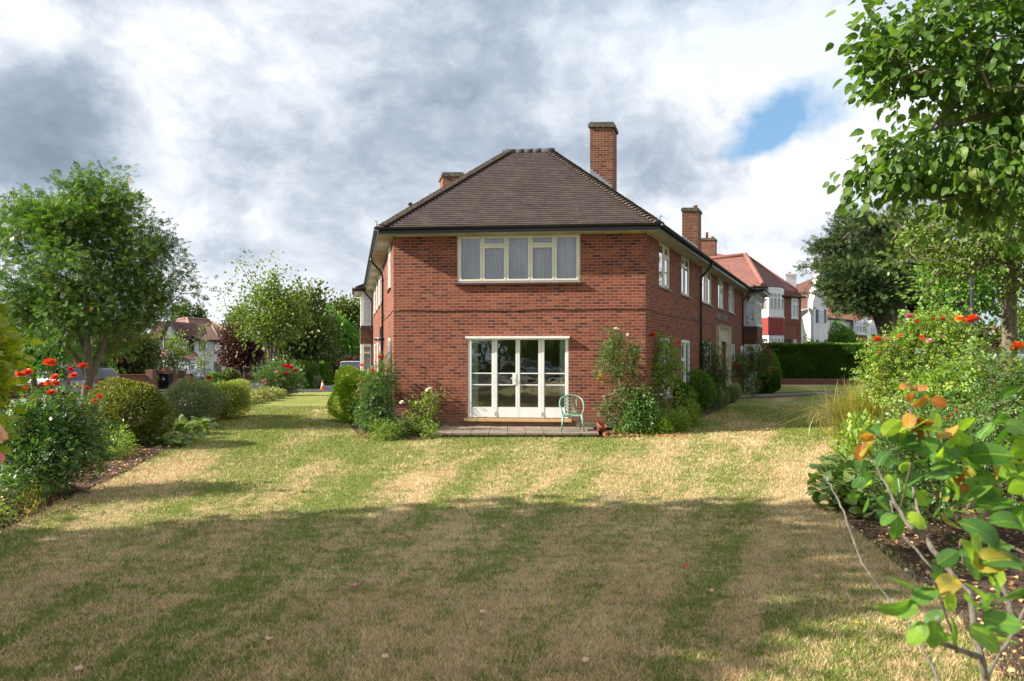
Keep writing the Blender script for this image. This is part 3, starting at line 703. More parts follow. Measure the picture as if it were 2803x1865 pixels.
def lawn_nodes(t):
    p = pos(t); sx = t.n('ShaderNodeSeparateXYZ', {0: p})
    warp = t.vm('ADD', p, t.vm('MULTIPLY', t.noise(p, .5, 3, .5, 'Color'), (1.2, .6, 0)))
    big = t.noise(warp, .33, 3, .5)
    sw = t.n('ShaderNodeSeparateXYZ', {0: t.vm('ADD', p, t.vm('MULTIPLY', t.noise(p, .8, 2, .5, 'Color'), (.5, .2, 0)))})      # mower stripes fan out between the two street sides
    th = t.math('DIVIDE', t.math('ADD', sw.outputs[0], 3.1), t.math('ADD', sw.outputs[1], 4.95))
    st = t.noise(t.n('ShaderNodeCombineXYZ', {0: t.math('MULTIPLY', th, 11.0), 1: t.math('MULTIPLY', sw.outputs[1], .10), 2: 0.0}).outputs[0], 1.5, 2, .5)
    med = t.noise(t.vm('MULTIPLY', p, (1, 1.7, 1)), 1.7, 5, .65)
    fine = t.noise(p, 7, 6, .75)
    y = t.n('ShaderNodeMapRange', {0: sx.outputs[1], 1: 11.5, 2: 15.5, 3: .0, 4: -.22}).outputs[0]
    xr = t.n('ShaderNodeMapRange', {0: sx.outputs[0], 1: -3, 2: 4, 3: -.05, 4: .12}).outputs[0]
    d = t.math('ADD', t.math('MULTIPLY', t.math('SUBTRACT', big, .5), .7), t.math('MULTIPLY', t.math('SUBTRACT', st, .5), 1.95))
    d = t.math('ADD', d, t.math('MULTIPLY', t.math('SUBTRACT', med, .5), 1.1)); d = t.math('ADD', d, t.math('MULTIPLY', t.math('SUBTRACT', fine, .5), 2.3))
    nf = t.n('ShaderNodeMapRange', {0: sx.outputs[1], 1: 5, 2: 10.5, 3: .08, 4: 0}).outputs[0]
    d = t.math('ADD', d, nf); d = t.math('ADD', d, t.math('ADD', y, xr)); d = t.math('ADD', d, .49)
    tone = t.noise(t.vm('ADD', p, (30, 9, 0)), .8, 4, .6)
    return d, tone
def lawn_cols(t, d, tone):
    g = t.mix(tone, (.18, .245, .045), (.29, .33, .075)); s = t.mix(tone, (.55, .375, .185), (.80, .64, .38))
    return g, s
m, t = new_mat('lawn'); d, tone = lawn_nodes(t); g, s = lawn_cols(t, d, tone)
sp = t.noise(pos(t), 55, 3, .7)
f = t.n('ShaderNodeMapRange', {0: t.math('ADD', d, t.math('MULTIPLY', t.math('SUBTRACT', sp, .5), 1.3)), 1: .3, 2: .75}).outputs[0]
c = t.mix(f, g, s); c = t.mix(t.n('ShaderNodeMapRange', {0: sp, 1: .3, 2: .6, 3: .35, 4: 0}).outputs[0], c, (.09, .08, .04))
out(t, pbsdf(t, c, .95, .15, 0, t.noise(pos(t), 70, 4, .7), 1.0, .03)); M['lawn'] = m
m, t = new_mat('grass_blade'); d, tone = lawn_nodes(t); g, s = lawn_cols(t, d, tone)
a = t.n('ShaderNodeAttribute', attribute_name='rnd').outputs['Fac']
f = t.math('LESS_THAN', t.math('MULTIPLY_ADD', a, .75, .12), d)
c = t.mix(f, g, s); k = t.n('ShaderNodeMapRange', {0: t.math('FRACT', t.math('MULTIPLY', a, 17.3)), 1: 0, 2: 1, 3: .45, 4: 1.45}).outputs[0]
c = t.mix(1.0, c, t.n('ShaderNodeCombineColor', {0: k, 1: k, 2: k}).outputs[0], 'MULTIPLY')
p_ = pbsdf(t, c, .6, .25); tl_ = t.n('ShaderNodeBsdfTranslucent', {'Color': c}).outputs[0]
out(t, t.n('ShaderNodeMixShader', {0: .25, 1: p_, 2: tl_}).outputs[0]); M['blade'] = m
m, t = new_mat('soil')
n = t.noise(pos(t), 16, 8, .75); n2 = t.noise(pos(t), 60, 4, .7)
c = t.ramp(n, [(.3, (.045, .03, .022)), (.5, (.12, .08, .057)), (.65, (.22, .16, .115))]); c = t.mix(t.ramp(n2, [(.66, 0.0), (.72, 1.0)]), c, (.34, .24, .16))
out(t, pbsdf(t, c, .95, .1, 0, t.math('ADD', n, t.math('MULTIPLY', n2, .5)), 1.0, .06)); M['soil'] = m
def ground_mat(name, c1, c2, sc=3, sc2=90):
    m, t = new_mat(name); n = t.noise(pos(t), sc * .15, 5, .6); n2 = t.noise(pos(t), sc2, 4, .7)
    c = t.mix(n, c1, c2); c = t.mix(t.math('MULTIPLY', n2, .5), c, tuple(x * .6 for x in c2)); out(t, pbsdf(t, c, .9, .25, 0, n2, .5, .01)); M[name] = m
ground_mat('asphalt', (.075, .078, .085), (.055, .056, .06)); ground_mat('pavement_m', (.33, .28, .235), (.25, .215, .185)); ground_mat('kerb_m', (.50, .47, .44), (.36, .34, .31)); ground_mat('far_m', (.07, .10, .035), (.11, .11, .05), 1, 20)

def sheet(name, ptsL, ptsR, mat, dz, kind='structure', n=1):
    """a strip of ground between two polylines, following the terrain"""
    mb = MB()
    for i in range(len(ptsL) - 1):
        for k in range(n):
            q = [Vector(ptsL[i]).lerp(Vector(ptsR[i]), k / n), Vector(ptsL[i]).lerp(Vector(ptsR[i]), (k + 1) / n), Vector(ptsL[i + 1]).lerp(Vector(ptsR[i + 1]), (k + 1) / n), Vector(ptsL[i + 1]).lerp(Vector(ptsR[i + 1]), k / n)]
            mb.poly([(a.x, a.y, terrain(a.x, a.y) + dz) for a in q])
    return tag(mb.build(name, mat), kind=kind)
# one base sheet out to the horizon
mb = MB(); ys = [-60, -20, 0, 10, 20, 30, 40, 50, 60, 75, 90, 110, 135, 160, 220, 400, 900, 2500]; xs = [-2500, -700, -250, -120, -80, -55, -40, -30, -22, -16, -11, -7, -4, -2, 0, 2, 4, 7, 11, 16, 22, 30, 45, 70, 120, 300, 900, 2500]
mb.grid([(x, y, terrain(x, y) - .04) for x in xs for y in ys], len(xs), len(ys)); mb.f = [q[::-1] for q in mb.f]
tag(mb.build('ground', M['far_m']), kind='structure')
ysl = [-14, -6, 0, 2, 5, 8, 11, 14, 17, 20, 24, 28, 32, 36, 39.3]
def lpt(l, y): return (edge_x(LBW, y) - l, y)
def rpt(r, y): return (edge_x(RBW, y) + r, y)
sheet('lawn', [lpt(0, y) for y in ysl], [rpt(0, y) for y in ysl], M['lawn'], 0.0, n=10)
yy2 = [41.5, 44, 48, 52, 56, 61]; sheet('far_lawn', [(edge_x(LBW, y) + .8, y) for y in yy2], [(-6.5, y) for y in yy2], M['lawn'], 0.004, n=4)
def soil_strip(name, A, B, z=.012, n=6, m=40):
    mb = MB(); pts = []
    for i in range(m + 1):
        f = i / m * (len(A) - 1); k = min(int(f), len(A) - 2); g_ = f - k
        a = Vector(A[k]).lerp(Vector(A[k + 1]), g_); b = Vector(B[k]).lerp(Vector(B[k + 1]), g_)
        for j in range(n + 1):
            q = a.lerp(b, j / n); e = min(j, n - j) / n
            pts.append((q.x + rng.normal() * .02, q.y, terrain(q.x, q.y) + z + e * .05 + rng.uniform(-.006, .02)))
    mb.grid(pts, m + 1, n + 1); o = mb.build(name, M['soil']); return tag(o, kind='structure')
yl = [-4, 2, 5, 7, 9, 11, 13, 15, 17, 20, 23, 26, 29, 33, 37]
soil_strip('soil_bed', [lpt(0, y) for y in yl], [lpt(1.9, y) for y in yl], m=120)
yr = [-3, 2, 3.5, 5, 6.5, 8, 10, 13, 17, 21, 26, 31, 34]
soil_strip('soil_bed', [rpt(-.02, y) for y in yr], [rpt(2.1, y) for y in yr], m=120)
# beds along the building
A = [G(950, 1135), G(955, 1160), G(972, 1185), G(1010, 1203), G(1100, 1206), G(1192, 1203)]; B = [(-4.9, 24), (-4.2, 21), (-3.4, 18.2), (-3.0, 17.95), (-2.4, 17.9), (-1.9, 17.8)]
soil_strip('soil_bed', A, B, .008, 6, 50)
A = [G(1637, 1198), G(1700, 1199), G(1800, 1192), G(1880, 1163), G(1960, 1128), G(2005, 1103), G(2020, 1090)]; B = [(2.1, 17.5), (2.9, 17.4), (3.3, 17.3), (4.6, 19.9), (7.2, 25.2), (9.9, 30.9), (11.5, 34)]
soil_strip('soil_bed', A, B, .008, 6, 60)
soil_strip('soil_bed', [(8.3, 28.6), (10.5, 30.0), (13.6, 31.6), (16, 33.2)], [(8.6, 29.6), (10.8, 31.0), (13.9, 32.6), (16.2, 34.2)], .004, 4, 30)
# paths, pavements and roads
yl2 = [-20, -4, 4, 10, 16, 22, 28, 34, 40]
sheet('pavement', [lpt(3.7, y) for y in yl2], [lpt(1.9, y) for y in yl2], M['pavement_m'], .0)
sheet('road', [lpt(8.3, y) for y in yl2], [lpt(3.86, y) for y in yl2], M['asphalt'], -.11 + .1)
mb = MB()
for (a, b) in zip(yl2[:-1], yl2[1:]):
    for l in (3.7, 8.3):
        p0, p1 = lpt(l, a), lpt(l, b); mb.boxv((p0[0], p0[1], -.05), (p1[0] - p0[0], p1[1] - p0[1], terrain(*p1) - terrain(*p0)), (.14, 0, 0), (0, 0, .12 + terrain(*p0)))
tag(mb.build('kerb', M['kerb_m']), kind='structure')
yl3 = [-20, 0, 10, 20, 30, 36, 42]
sheet('pavement', [lpt(10.3, y) for y in yl3], [lpt(8.3, y) for y in yl3], M['pavement_m'], .05)
# the road opens into a junction ahead of the lawn
sheet('road', [(-62, 60), (-42, 52), (-26, 42), (-24.5, 40)][::-1], [(-3, 62.5), (-5, 61.5), (-11, 42), (-13, 39.9)][::-1], M['asphalt'], .012, n=6)
sheet('road', [(-60, 60), (-58, 78), (-60, 100)], [(-3.5, 62), (-6, 76), (-12, 100)], M['asphalt'], .01, n=8)
sheet('pavement', [(-62, 70.5), (-45, 70), (-32, 69.6)], [(-62, 74.5), (-45, 74), (-31, 73.4)], M['pavement_m'], .06, n=1)
sheet('pavement', [(-31.6, 69.6), (-22, 68.6), (-12, 68)], [(-31, 73.4), (-22, 72.8), (-12, 72.3)], M['pavement_m'], .06, n=1)
sheet('path', [(-14, 39.4), (-9, 39.4), (-4.5, 39.6)], [(-14.4, 41.4), (-9, 41.4), (-4.5, 41.5)], M['asphalt'], .02)
sheet('pavement', [rpt(2.1, y) for y in (-20, 0, 10, 20, 30, 40, 60, 90)], [rpt(4.7, y) for y in (-20, 0, 10, 20, 30, 40, 60, 90)], M['pavement_m'], .0)
sheet('road', [rpt(4.84, y) for y in (-20, 0, 10, 20, 30, 40, 60, 90)], [rpt(15, y) for y in (-20, 0, 10, 20, 30, 40, 60, 90)], M['asphalt'], -.02)
mb = MB()
for (a, b) in zip((-20, 0, 10, 20, 30, 40, 60), (0, 10, 20, 30, 40, 60, 90)):
    p0, p1 = rpt(4.7, a), rpt(4.7, b); mb.boxv((p0[0], p0[1], -.05 + terrain(*p0)), (p1[0] - p0[0], p1[1] - p0[1], terrain(*p1) - terrain(*p0)), (.14, 0, 0), (0, 0, .09))
tag(mb.build('kerb', M['kerb_m']), kind='structure')
sheet('pavement', [rpt(15.2, y) for y in (-20, 0, 10, 20, 30, 40, 60, 90)], [rpt(18, y) for y in (-20, 0, 10, 20, 30, 40, 60, 90)], M['pavement_m'], .03)
sheet('road', [(-60, -28), (0, -27), (60, -26)], [(-60, -20), (0, -19), (60, -18)], M['asphalt'], .01, n=6)
sheet('pavement', [(-60, -17.8), (0, -16.8), (60, -15.8)], [(-60, -15.5), (0, -14.5), (60, -13.5)][::1], M['pavement_m'], .02, n=6)
# low kerb and path to the entrance, and the lawn beyond it
mb = MB(); k0, k1 = Vector(G(2024, 1091)), Vector(G(2372, 1078))
for i in range(14):
    a = k0.lerp(k1, i / 14); b = k0.lerp(k1, (i + .985) / 14); mb.boxv((a.x, a.y, -.03), (b.x - a.x, b.y - a.y, 0), (-.02, .16, 0), (0, 0, .17))
tag(mb.build('kerb', M['kerb_m']), kind='structure')
sheet('path', [(k0.x - 1.2, k0.y + .1), (k0.x, k0.y + .2), (k1.x, k1.y + .2)], [(k0.x - 1.2, k0.y + 1.5), (k0.x, k0.y + 1.6), (k1.x, k1.y + 1.6)], M['pavement_m'], .03)
sheet('far_lawn', [(12, 33.2), (17.2, 35.4), (21, 36.8)][::-1], [(13, 39.2), (17, 41.2), (22, 41.2)][::-1], M['lawn'], .03, n=4)
sheet('path', [(13, 39.4), (17, 41.4), (22, 41.4)][::-1], [(13, 40.6), (17, 42.2), (22, 42.4)][::-1], M['pavement_m'], .035)

# grass blades over the near lawn: countless, one object
def blades():
    N = 700000
    y = 3.6 + (rng.random(N) ** 1.9) * 22; x = rng.uniform(-1, 1, N) * (.80 * y + .8)
    le = np.interp(y, [q[1] for q in LBW], [q[0] for q in LBW]); re = np.interp(y, [q[1] for q in RBW], [q[0] for q in RBW])
    ok = (x > le - .05) & (x < re + .08 + .15 * rng.random(N))
    fb = 17.9 - .0924 * (x + 3.108)
    ok &= ~((x > -1.78) & (x < 2.06) & (y > 16.03))
    bl = np.interp(x, [-5, -4.6, -3.9, -3.0, -1.8], [22, 18.2, 17.0, 15.75, 15.6]); ok &= ~((x > -4.9) & (x < -1.75) & (y > bl))
    br = np.interp(x, [2.0, 2.9, 3.9, 5.0, 6.9, 8.7], [16.0, 15.95, 16.4, 18.8, 23.0, 27.2]); ok &= ~((x > 2.0) & (y > br) & (x < 14) & (x - 3.384 < (y - 15.8) * .48 + .9))
    ok &= ~((y > fb) & (x > -3.6) & (x < 3.6))
    x, y = x[ok], y[ok]; n = len(x)
    sc = np.clip(y / 9, .75, 2.2); h = rng.uniform(.014, .040, n) * (.85 + .3 * sc); wd = .0040 * sc * rng.uniform(.7, 1.3, n)
    a = rng.uniform(0, 2 * math.pi, n); ln = rng.normal(size=(n, 2)) * .6 * h[:, None]
    dx, dy = np.cos(a) * wd, np.sin(a) * wd
    V = np.stack([np.stack([x - dx, y - dy, np.zeros(n)], 1), np.stack([x + dx, y + dy, np.zeros(n)], 1), np.stack([x + ln[:, 0], y + ln[:, 1], h], 1)], 1).reshape(-1, 3)
    me = fast_mesh('grass', V, [np.arange(3 * n).reshape(-1, 3)], fattr=rng.random(n)); tag(link('grass', me, M['blade']), 'short mown grass blades, part green and part straw-dry', 'grass', kind='stuff')
blades()
# leaf litter and bark chips on the beds
def litter():
    P_ = []; 
    for poly, s, n in ((LBW, -1, 5200), (RBW, 1, 6500)):
        y = rng.uniform(3, 24, n) ** 1.0; e = np.array([edge_x(poly, v) for v in y]); x = e + s * rng.uniform(-.05, 1.7, n) + rng.normal(size=n) * .05; P_.append(np.stack([x, y, rng.uniform(.03, .07, n)], 1))
    n = 1200; x = rng.uniform(2.2, 4.2, n); y = 16.0 + rng.random(n) * .9; P_.append(np.stack([x, y, rng.uniform(.02, .05, n)], 1))
    n = 700; x = rng.uniform(-3.9, -1.8, n); y = 15.9 + rng.random(n) * 1.6; P_.append(np.stack([x, y, rng.uniform(.02, .05, n)], 1))
    p = np.concatenate(P_); d = rng.normal(size=p.shape) * np.array([1, 1, .25])
    o = leaves('leaf_litter', leaf_mat('dry_leaf_litter', (.07, .04, .025), (.24, .15, .09), (.48, .36, .24), None, .1), None, p, d, rng.uniform(.02, .06, len(p)), 'o', .9)
    tag(o, 'dry brown leaves and bark chips scattered over the beds', 'leaf litter', kind='stuff')
litter()

# ================================================================== MAIN BUILDING
BB = root('brick_building', (0, 22, 0), 'two-storey red brick corner block with brown hipped roof and white windows, in the centre', 'building')
ZS, ZE, OV = 5.06, 5.20, .39
# openings, measured on each wall
def rectp(W, x0, y0, x1, y1):
    u0, za = W.at(x0, y0); u1, zb = W.at(x1, y1); return u0, u1, zb, za
z5 = lambda x, y: (1200 + x / 2.528, 600 + y / 2.528)
a0 = WF.at(*z5(130, 105)); a1 = WF.at(*z5(982, 440)); UW = (a0[0], a1[0], 3.80, ZS - .004)
b0 = WF.at(*z5(203, 826)); b1 = WF.at(*z5(900, 1380)); FW = (b0[0], b1[0], b1[1], b0[1])
mb = MB(); WF.sheet(mb, 0, WFL, 0, ZS, [UW, FW]); mb.build('front_wall', M['brick'], BB)
s6 = lambda x: 1700 + x / 2.6129
RWu = []
for xa, xb in ((272, 352), (432, 494), (580, 650), (695, 735), (770, 815)):
    RWu.append((WR.at(s6(xa))[0], WR.at(s6(xb))[0], 3.82, ZS - .004))
RWg = [(WR.at(s6(275))[0], WR.at(s6(355))[0], .75, 2.42), (WR.at(s6(432))[0], WR.at(s6(498))[0], .55, 2.42), (WR.at(s6(583))[0], WR.at(s6(650))[0], 1.1, 2.42), (WR.at(s6(772))[0], WR.at(s6(820))[0], 1.0, 2.42)]
DO = (WR.at(1959.4)[0], WR.at(1993.8)[0], 0.0, 3.10); DI = (WR.at(1971.4)[0], WR.at(1985.7)[0], 0.0, 2.47)
RLEN = 24.5
bay_u0 = WR.at(2035.5)[0]; bay_u1 = bay_u0 + 2.5
mb = MB(); WR.sheet(mb, 0, RLEN, 0, ZS, RWu + RWg + [DI], uoff=.11); mb.build('right_wall', M['brick'], BB)
LLEN = 22
LWu = [(1.25, 2.45, 3.82, ZS - .004), (6.2, 7.4, 3.82, ZS - .004), (8.3, 9.9, 3.82, ZS - .004), (11.0, 12.4, 3.82, ZS - .004), (13.6, 15.4, 3.82, ZS - .004)]
LWg = [(1.3, 2.4, .35, 2.42), (7.6, 8.6, .9, 2.42), (10.2, 11.3, .9, 2.42), (13.4, 14.6, .9, 2.42)]
mb = MB(); WL.sheet(mb, 0, LLEN, 0, ZS, LWu + LWg, uoff=.07); mb.build('left_wall', M['brick'], BB)
# inner walls and gable ends that close the two wings
INNER = 7.3
mb = MB()
il = inter(WL.p(0, 0, -INNER).xy, WL.d, WR.p(0, 0, -INNER).xy, WR.d)
WLi = Wall(il, WL.d); WRi = Wall(il, WR.d, -1)
lo_, ro_ = WL.p(LLEN, 0).xy, WR.p(RLEN, 0).xy; li_ = WL.p(LLEN, 0, -INNER).xy; ri_ = WR.p(RLEN, 0, -INNER).xy
for a, b in ((il, li_), (il, ri_), (lo_, li_), (ro_, ri_)):
    L = (b - a).length; mb.poly([(a.x, a.y, 0), (b.x, b.y, 0), (b.x, b.y, ZS), (a.x, a.y, ZS)], [(0, 0), (L, 0), (L, ZS), (0, ZS)])
mb.build('rear_wall', M['brick'], BB)
# windows of the front
window(WF, *UW, cols=[(1, [], True), (1, [.765], True), (1, [], True), (1, [.765], True), (1, [], True)], parent=BB, gl='glass', curtain='net', sill='sill', fw=.055, cw=.045, room=1.2, sillh=.05, silln=.09)
rt = (.765,)
for k, r_ in enumerate(RWu):
    cl_ = {0: [(1, [], False), (1, [.72], True)], 1: [(1, [.74], True), (1, [], False)], 2: [(1, [], False), (.8, [.74], True), (1, [], False)], 3: [(1, [], False), (1, [.74], True)], 4: [(1, [.74], True), (1, [.74], True), (1, [], False)]}[k]
    window(WR, *r_, cols=cl_, parent=BB, curtain='net' if k in (2, 4) else None, sill='greysill', fw=.06)
for k, r_ in enumerate(RWg): window(WR, *r_, cols=[(1, [.66], True), (1, [.66] if k != 1 else [], True)] + ([(1, [], False)] if k >= 2 else []), parent=BB, curtain='net' if k == 0 else None, sill='greysill', fw=.06, fm='white')
for k, r_ in enumerate(LWu + LWg): window(WL, *r_, cols=[(1, [.74], True), (1, [], False)], parent=BB, curtain='net', sill='greysill' if k else 'sill', fw=.06, fm='white', set_=-.012)
# French window
u0, u1, z0, z1 = FW
zx = lambda x: WF.at(z5(x, 0)[0])[0]; zy = lambda y: WF.at(*z5(550, y))[1]
f = MB(); e = .001
WF.box(f, u0 + e, zx(226), z0, z1, -.10, -.015); WF.box(f, zx(880), u1 - e, z0, z1, -.10, -.015); WF.box(f, zx(226), zx(880), z1 - .04, z1 - e, -.10, -.015)
for xa, xb in ((371, 387), (388.5, 404), (537, 548), (549.5, 561), (694, 711), (712.5, 730)): WF.box(f, zx(xa), zx(xb), z0 + .01, z1 - .04, -.085, -.02 if xa in (388.5, 712.5) else -.028)
for y_ in (1068, 1148): 
    for xa, xb in ((226, 371), (404, 537), (561, 694), (730, 880)): WF.box(f, zx(xa), zx(xb), zy(y_) - .014, zy(y_) + .014, -.075, -.035)
for xa, xb in ((226, 371), (404, 537), (561, 694), (730, 880)):
    WF.box(f, zx(xa), zx(xb), z0 + .01, zy(1303), -.075, -.03)
    for x_, s_ in ((xa, 1), (xb, -1)): a_, b_ = sorted((zx(x_), zx(x_) + s_ * .012)); WF.box(f, a_, b_, zy(1303), z1 - .04, -.07, -.034)
fo = f.build('french_window', M['white'], BB)
c = MB(); WF.box(c, zx(192), zx(908), zy(826) - .002, zy(811), -.01, .13); bevel(c.build('canopy', M['white'], fo), .006)
c = MB(); WF.box(c, zx(180), zx(922), zy(1400), zy(1381), -.02, .075); c.build('sill', M['wood'], fo)
c = MB(); WF.box(c, zx(512), zx(537), zy(1146), zy(1072), -.034, -.016); c.build('lock_plate', M['white'], fo)
c = MB(); k_ = zx(531); c.tube([WF.p(k_, zy(1105), -.016), WF.p(k_, zy(1105), .03), WF.p(k_ - .10, zy(1102), .035)], .008, 8); c.tube([WF.p(k_, zy(1120), -.016), WF.p(k_, zy(1120), .01)], .014, 10); c.build('handle', M['alu'], fo)
for x_ in (387.5, 711.5):
    for y_ in (858, 1345): c = MB(); c.tube([WF.p(zx(x_), zy(y_) - .05, -.012), WF.p(zx(x_), zy(y_) + .05, -.012)], .014, 8); c.build('hinge', M['white'], fo)
g = MB(); g.poly([WF.p(u0 + .02, z0, -.055), WF.p(u1 - .02, z0, -.055), WF.p(u1 - .02, z1, -.055), WF.p(u0 + .02, z1, -.055)]); g.build('pane', M['glass_door'], fo)
r = MB(); A4 = [(u0 - .8, 0.05), (u1 + .9, 0.05), (u1 + .9, 2.55), (u0 - .8, 2.55)]
r.poly([WF.p(u, z, -4.2) for u, z in A4])
for i in range(4):
    (ua, za), (ub, zb) = A4[i], A4[(i + 1) % 4]; r.poly([WF.p(ua, za, -.1), WF.p(ub, zb, -.1), WF.p(ub, zb, -4.2), WF.p(ua, za, -4.2)])
for (ua, ub, za, zb) in ((A4[0][0], u0, .05, 2.55), (u1, A4[1][0], .05, 2.55), (u0, u1, z1, 2.55)): r.poly([WF.p(ua, za, -.1), WF.p(ub, za, -.1), WF.p(ub, zb, -.1), WF.p(ua, zb, -.1)])
r.build('room', M['room'], fo)
for ua, ub in ((zx(228), zx(272)), (zx(838), zx(884))):
    c = MB(); n = 30; c.grid([WF.p(ua + (ub - ua) * i / n, z, -.115 + .02 * math.sin(i * 1.35)) for i in range(n + 1) for z in (z0 + .1, z1)], n + 1, 2); c.build('curtain', M['curt_green'], fo)
# cable, fixings
def cable(W, z, ua, ub, name='cable', r_=.009, amp=.012):
    c = MB(); n = int((ub - ua) * 4); c.tube([W.p(ua + (ub - ua) * i / n, z + amp * math.sin(i * .9) + amp * .6 * math.sin(i * .37 + 1) - .01 * math.sin(i * .21), .012) for i in range(n + 1)], r_, 5); return c.build(name, M['black'], BB)
cable(WF, 3.09, 0, WFL); cable(WR, 3.09, .01, WR.at(s6(676))[0], amp=.02); cable(WL, 3.09, .01, 5.6)
# roof
def off2(W, n): return W.p(0, 0, n).xy
EL = inter(off2(WF, OV), WF.d, off2(WL, OV), WL.d); ER = inter(off2(WF, OV), WF.d, off2(WR, OV), WR.d)
RUN = 4.07; RH = 3.06
PL = inter(off2(WF, OV - RUN), WF.d, off2(WL, OV - RUN), WL.d); PR = inter(off2(WF, OV - RUN), WF.d, off2(WR, OV - RUN), WR.d)
EA = WL.p(LLEN + .2, 0, OV).xy; ED = WR.p(RLEN + .2, 0, OV).xy; RA = WL.p(LLEN + .2, 0, OV - RUN).xy; RD = WR.p(RLEN + .2, 0, OV - RUN).xy
z_e, z_r = ZE - .01, ZE + RH
def q3(p, z): return V3(p.x, p.y, z)
def slope(mb, a, b, c, d, rows, ulen=None, lift=.014):
    """tiled slope a-b (eaves) to d-c (ridge) laid in real overlapping courses"""
    nrm = (b - a).cross(d - a).normalized(); nrm = nrm if nrm.z > 0 else -nrm
    ax = (b - a).normalized(); dep = (d - a) - ax * (d - a).dot(ax); S_ = dep.length
    for i in range(rows):
        t0, t1 = i / rows, (i + 1.05) / rows
        l0, r0 = a.lerp(d, t0), b.lerp(c, t0); l1, r1 = a.lerp(d, min(t1, 1)), b.lerp(c, min(t1, 1))
        uv = lambda p: ((p - a).dot(ax), (p - a).dot(dep / S_))
        seg = max(1, int((r0 - l0).length / .33)); w0 = [rng.uniform(-.003, .004) for _ in range(seg + 1)]
        for k in range(seg):
            f0, f1 = k / seg, (k + 1) / seg
            p0, p1 = l0.lerp(r0, f0) + nrm * (lift + w0[k]), l0.lerp(r0, f1) + nrm * (lift + w0[k + 1]); p2, p3 = l1.lerp(r1, f1) + nrm * .001, l1.lerp(r1, f0) + nrm * .001
            mb.poly([p0, p1, p2, p3], [uv(p0), uv(p1), uv(p2), uv(p3)])
            mb.poly([l0.lerp(r0, f0) - nrm * .004, l0.lerp(r0, f1) - nrm * .004, p1, p0], [uv(p0), uv(p1), uv(p1), uv(p0)])
mb = MB(); slope(mb, q3(EL, z_e), q3(ER, z_e), q3(PR, z_r), q3(PL, z_r), 42); rf = mb.build('roof', M['tile'], BB)
mb = MB()
def plain_slope(mb, P4):
    a, b = P4[0], P4[1]; ax = (b - a).normalized(); d_ = P4[-1] - a; dep = (d_ - ax * d_.dot(ax)).normalized(); mb.poly(P4, [((p - a).dot(ax), (p - a).dot(dep)) for p in P4])
plain_slope(mb, [q3(EA, z_e), q3(EL, z_e), q3(PL, z_r), q3(RA, z_r)]); plain_slope(mb, [q3(ER, z_e), q3(ED, z_e), q3(RD, z_r), q3(PR, z_r)])
# inner slopes: valley between the wings
IA = WL.p(LLEN + .2, 0, OV - 2 * RUN).xy; ID = WR.p(RLEN + .2, 0, OV - 2 * RUN).xy; IM = inter(off2(WL, OV - 2 * RUN), WL.d, off2(WR, OV - 2 * RUN), WR.d)
VM = inter(PL, WL.d, PL + (PR - PL), WL.d) if False else (PL + PR) / 2; VM = VM + (IM - VM) * .12; zv = z_r - (z_r - z_e) * .14
plain_slope(mb, [q3(IM, z_e), q3(IA, z_e), q3(RA, z_r), q3(PL, z_r), q3(VM, zv)]); plain_slope(mb, [q3(ID, z_e), q3(IM, z_e), q3(VM, zv), q3(PR, z_r), q3(RD, z_r)]); mb.poly([q3(PL, z_r), q3(PR, z_r), q3(VM, zv)])
mb.poly([q3(EA, ZS), q3(RA, z_r), q3(IA, ZS)]); mb.poly([q3(ED, ZS), q3(RD, z_r), q3(ID, ZS)])
mb.build('side_roof', M['tile_side'], BB)
# bonnet tiles stepping up both hips
for A_, B_, sgn in ((q3(EL, z_e), q3(PL, z_r), 1), (q3(ER, z_e), q3(PR, z_r), -1)):
    mb = MB(); n = 42; ax = (B_ - A_).normalized(); side = ax.cross(V3(0, 0, 1)).normalized(); up_ = side.cross(ax).normalized()
    for i in range(n):
        c0 = A_.lerp(B_, i / n); L_ = (B_ - A_).length / n * 1.5; pts = []
        for e_ in (0, 1):
            rr = .155 - .05 * e_ + rng.uniform(-.006, .006); lf = .050 * (1 - e_) - .04
            for j in range(7):
                th = math.pi * (.02 + .96 * j / 6); pts.append(c0 + ax * (L_ * e_ - .03) + side * rr * math.cos(th) * 1.15 + up_ * (rr * .48 * math.sin(th) + lf))
        mb.grid(pts, 2, 7, True); mb.poly([pts[j] for j in range(7)])
    mb.build('hip_tiles', M['bonnet'], BB)
mb = MB(); a_, b_ = q3(PL, z_r), q3(PR, z_r); n = 5
for i in range(n):
    p0, p1 = a_.lerp(b_, i / n), a_.lerp(b_, (i + .97) / n)
    if i == 0: p0 -= (b_ - a_).normalized() * .16
    if i == n - 1: p1 += (b_ - a_).normalized() * .16
    mb.tube([p0 + V3(0, 0, -.015), p1 + V3(0, 0, -.015)], .105 + .002 * (i % 2), 14)
for A_, B_ in ((q3(PL, z_r), q3(RA, z_r)), (q3(PR, z_r), q3(RD, z_r))): mb.tube([A_, B_], .11, 10)
mb.build('ridge_tiles', M['ridge'], BB)
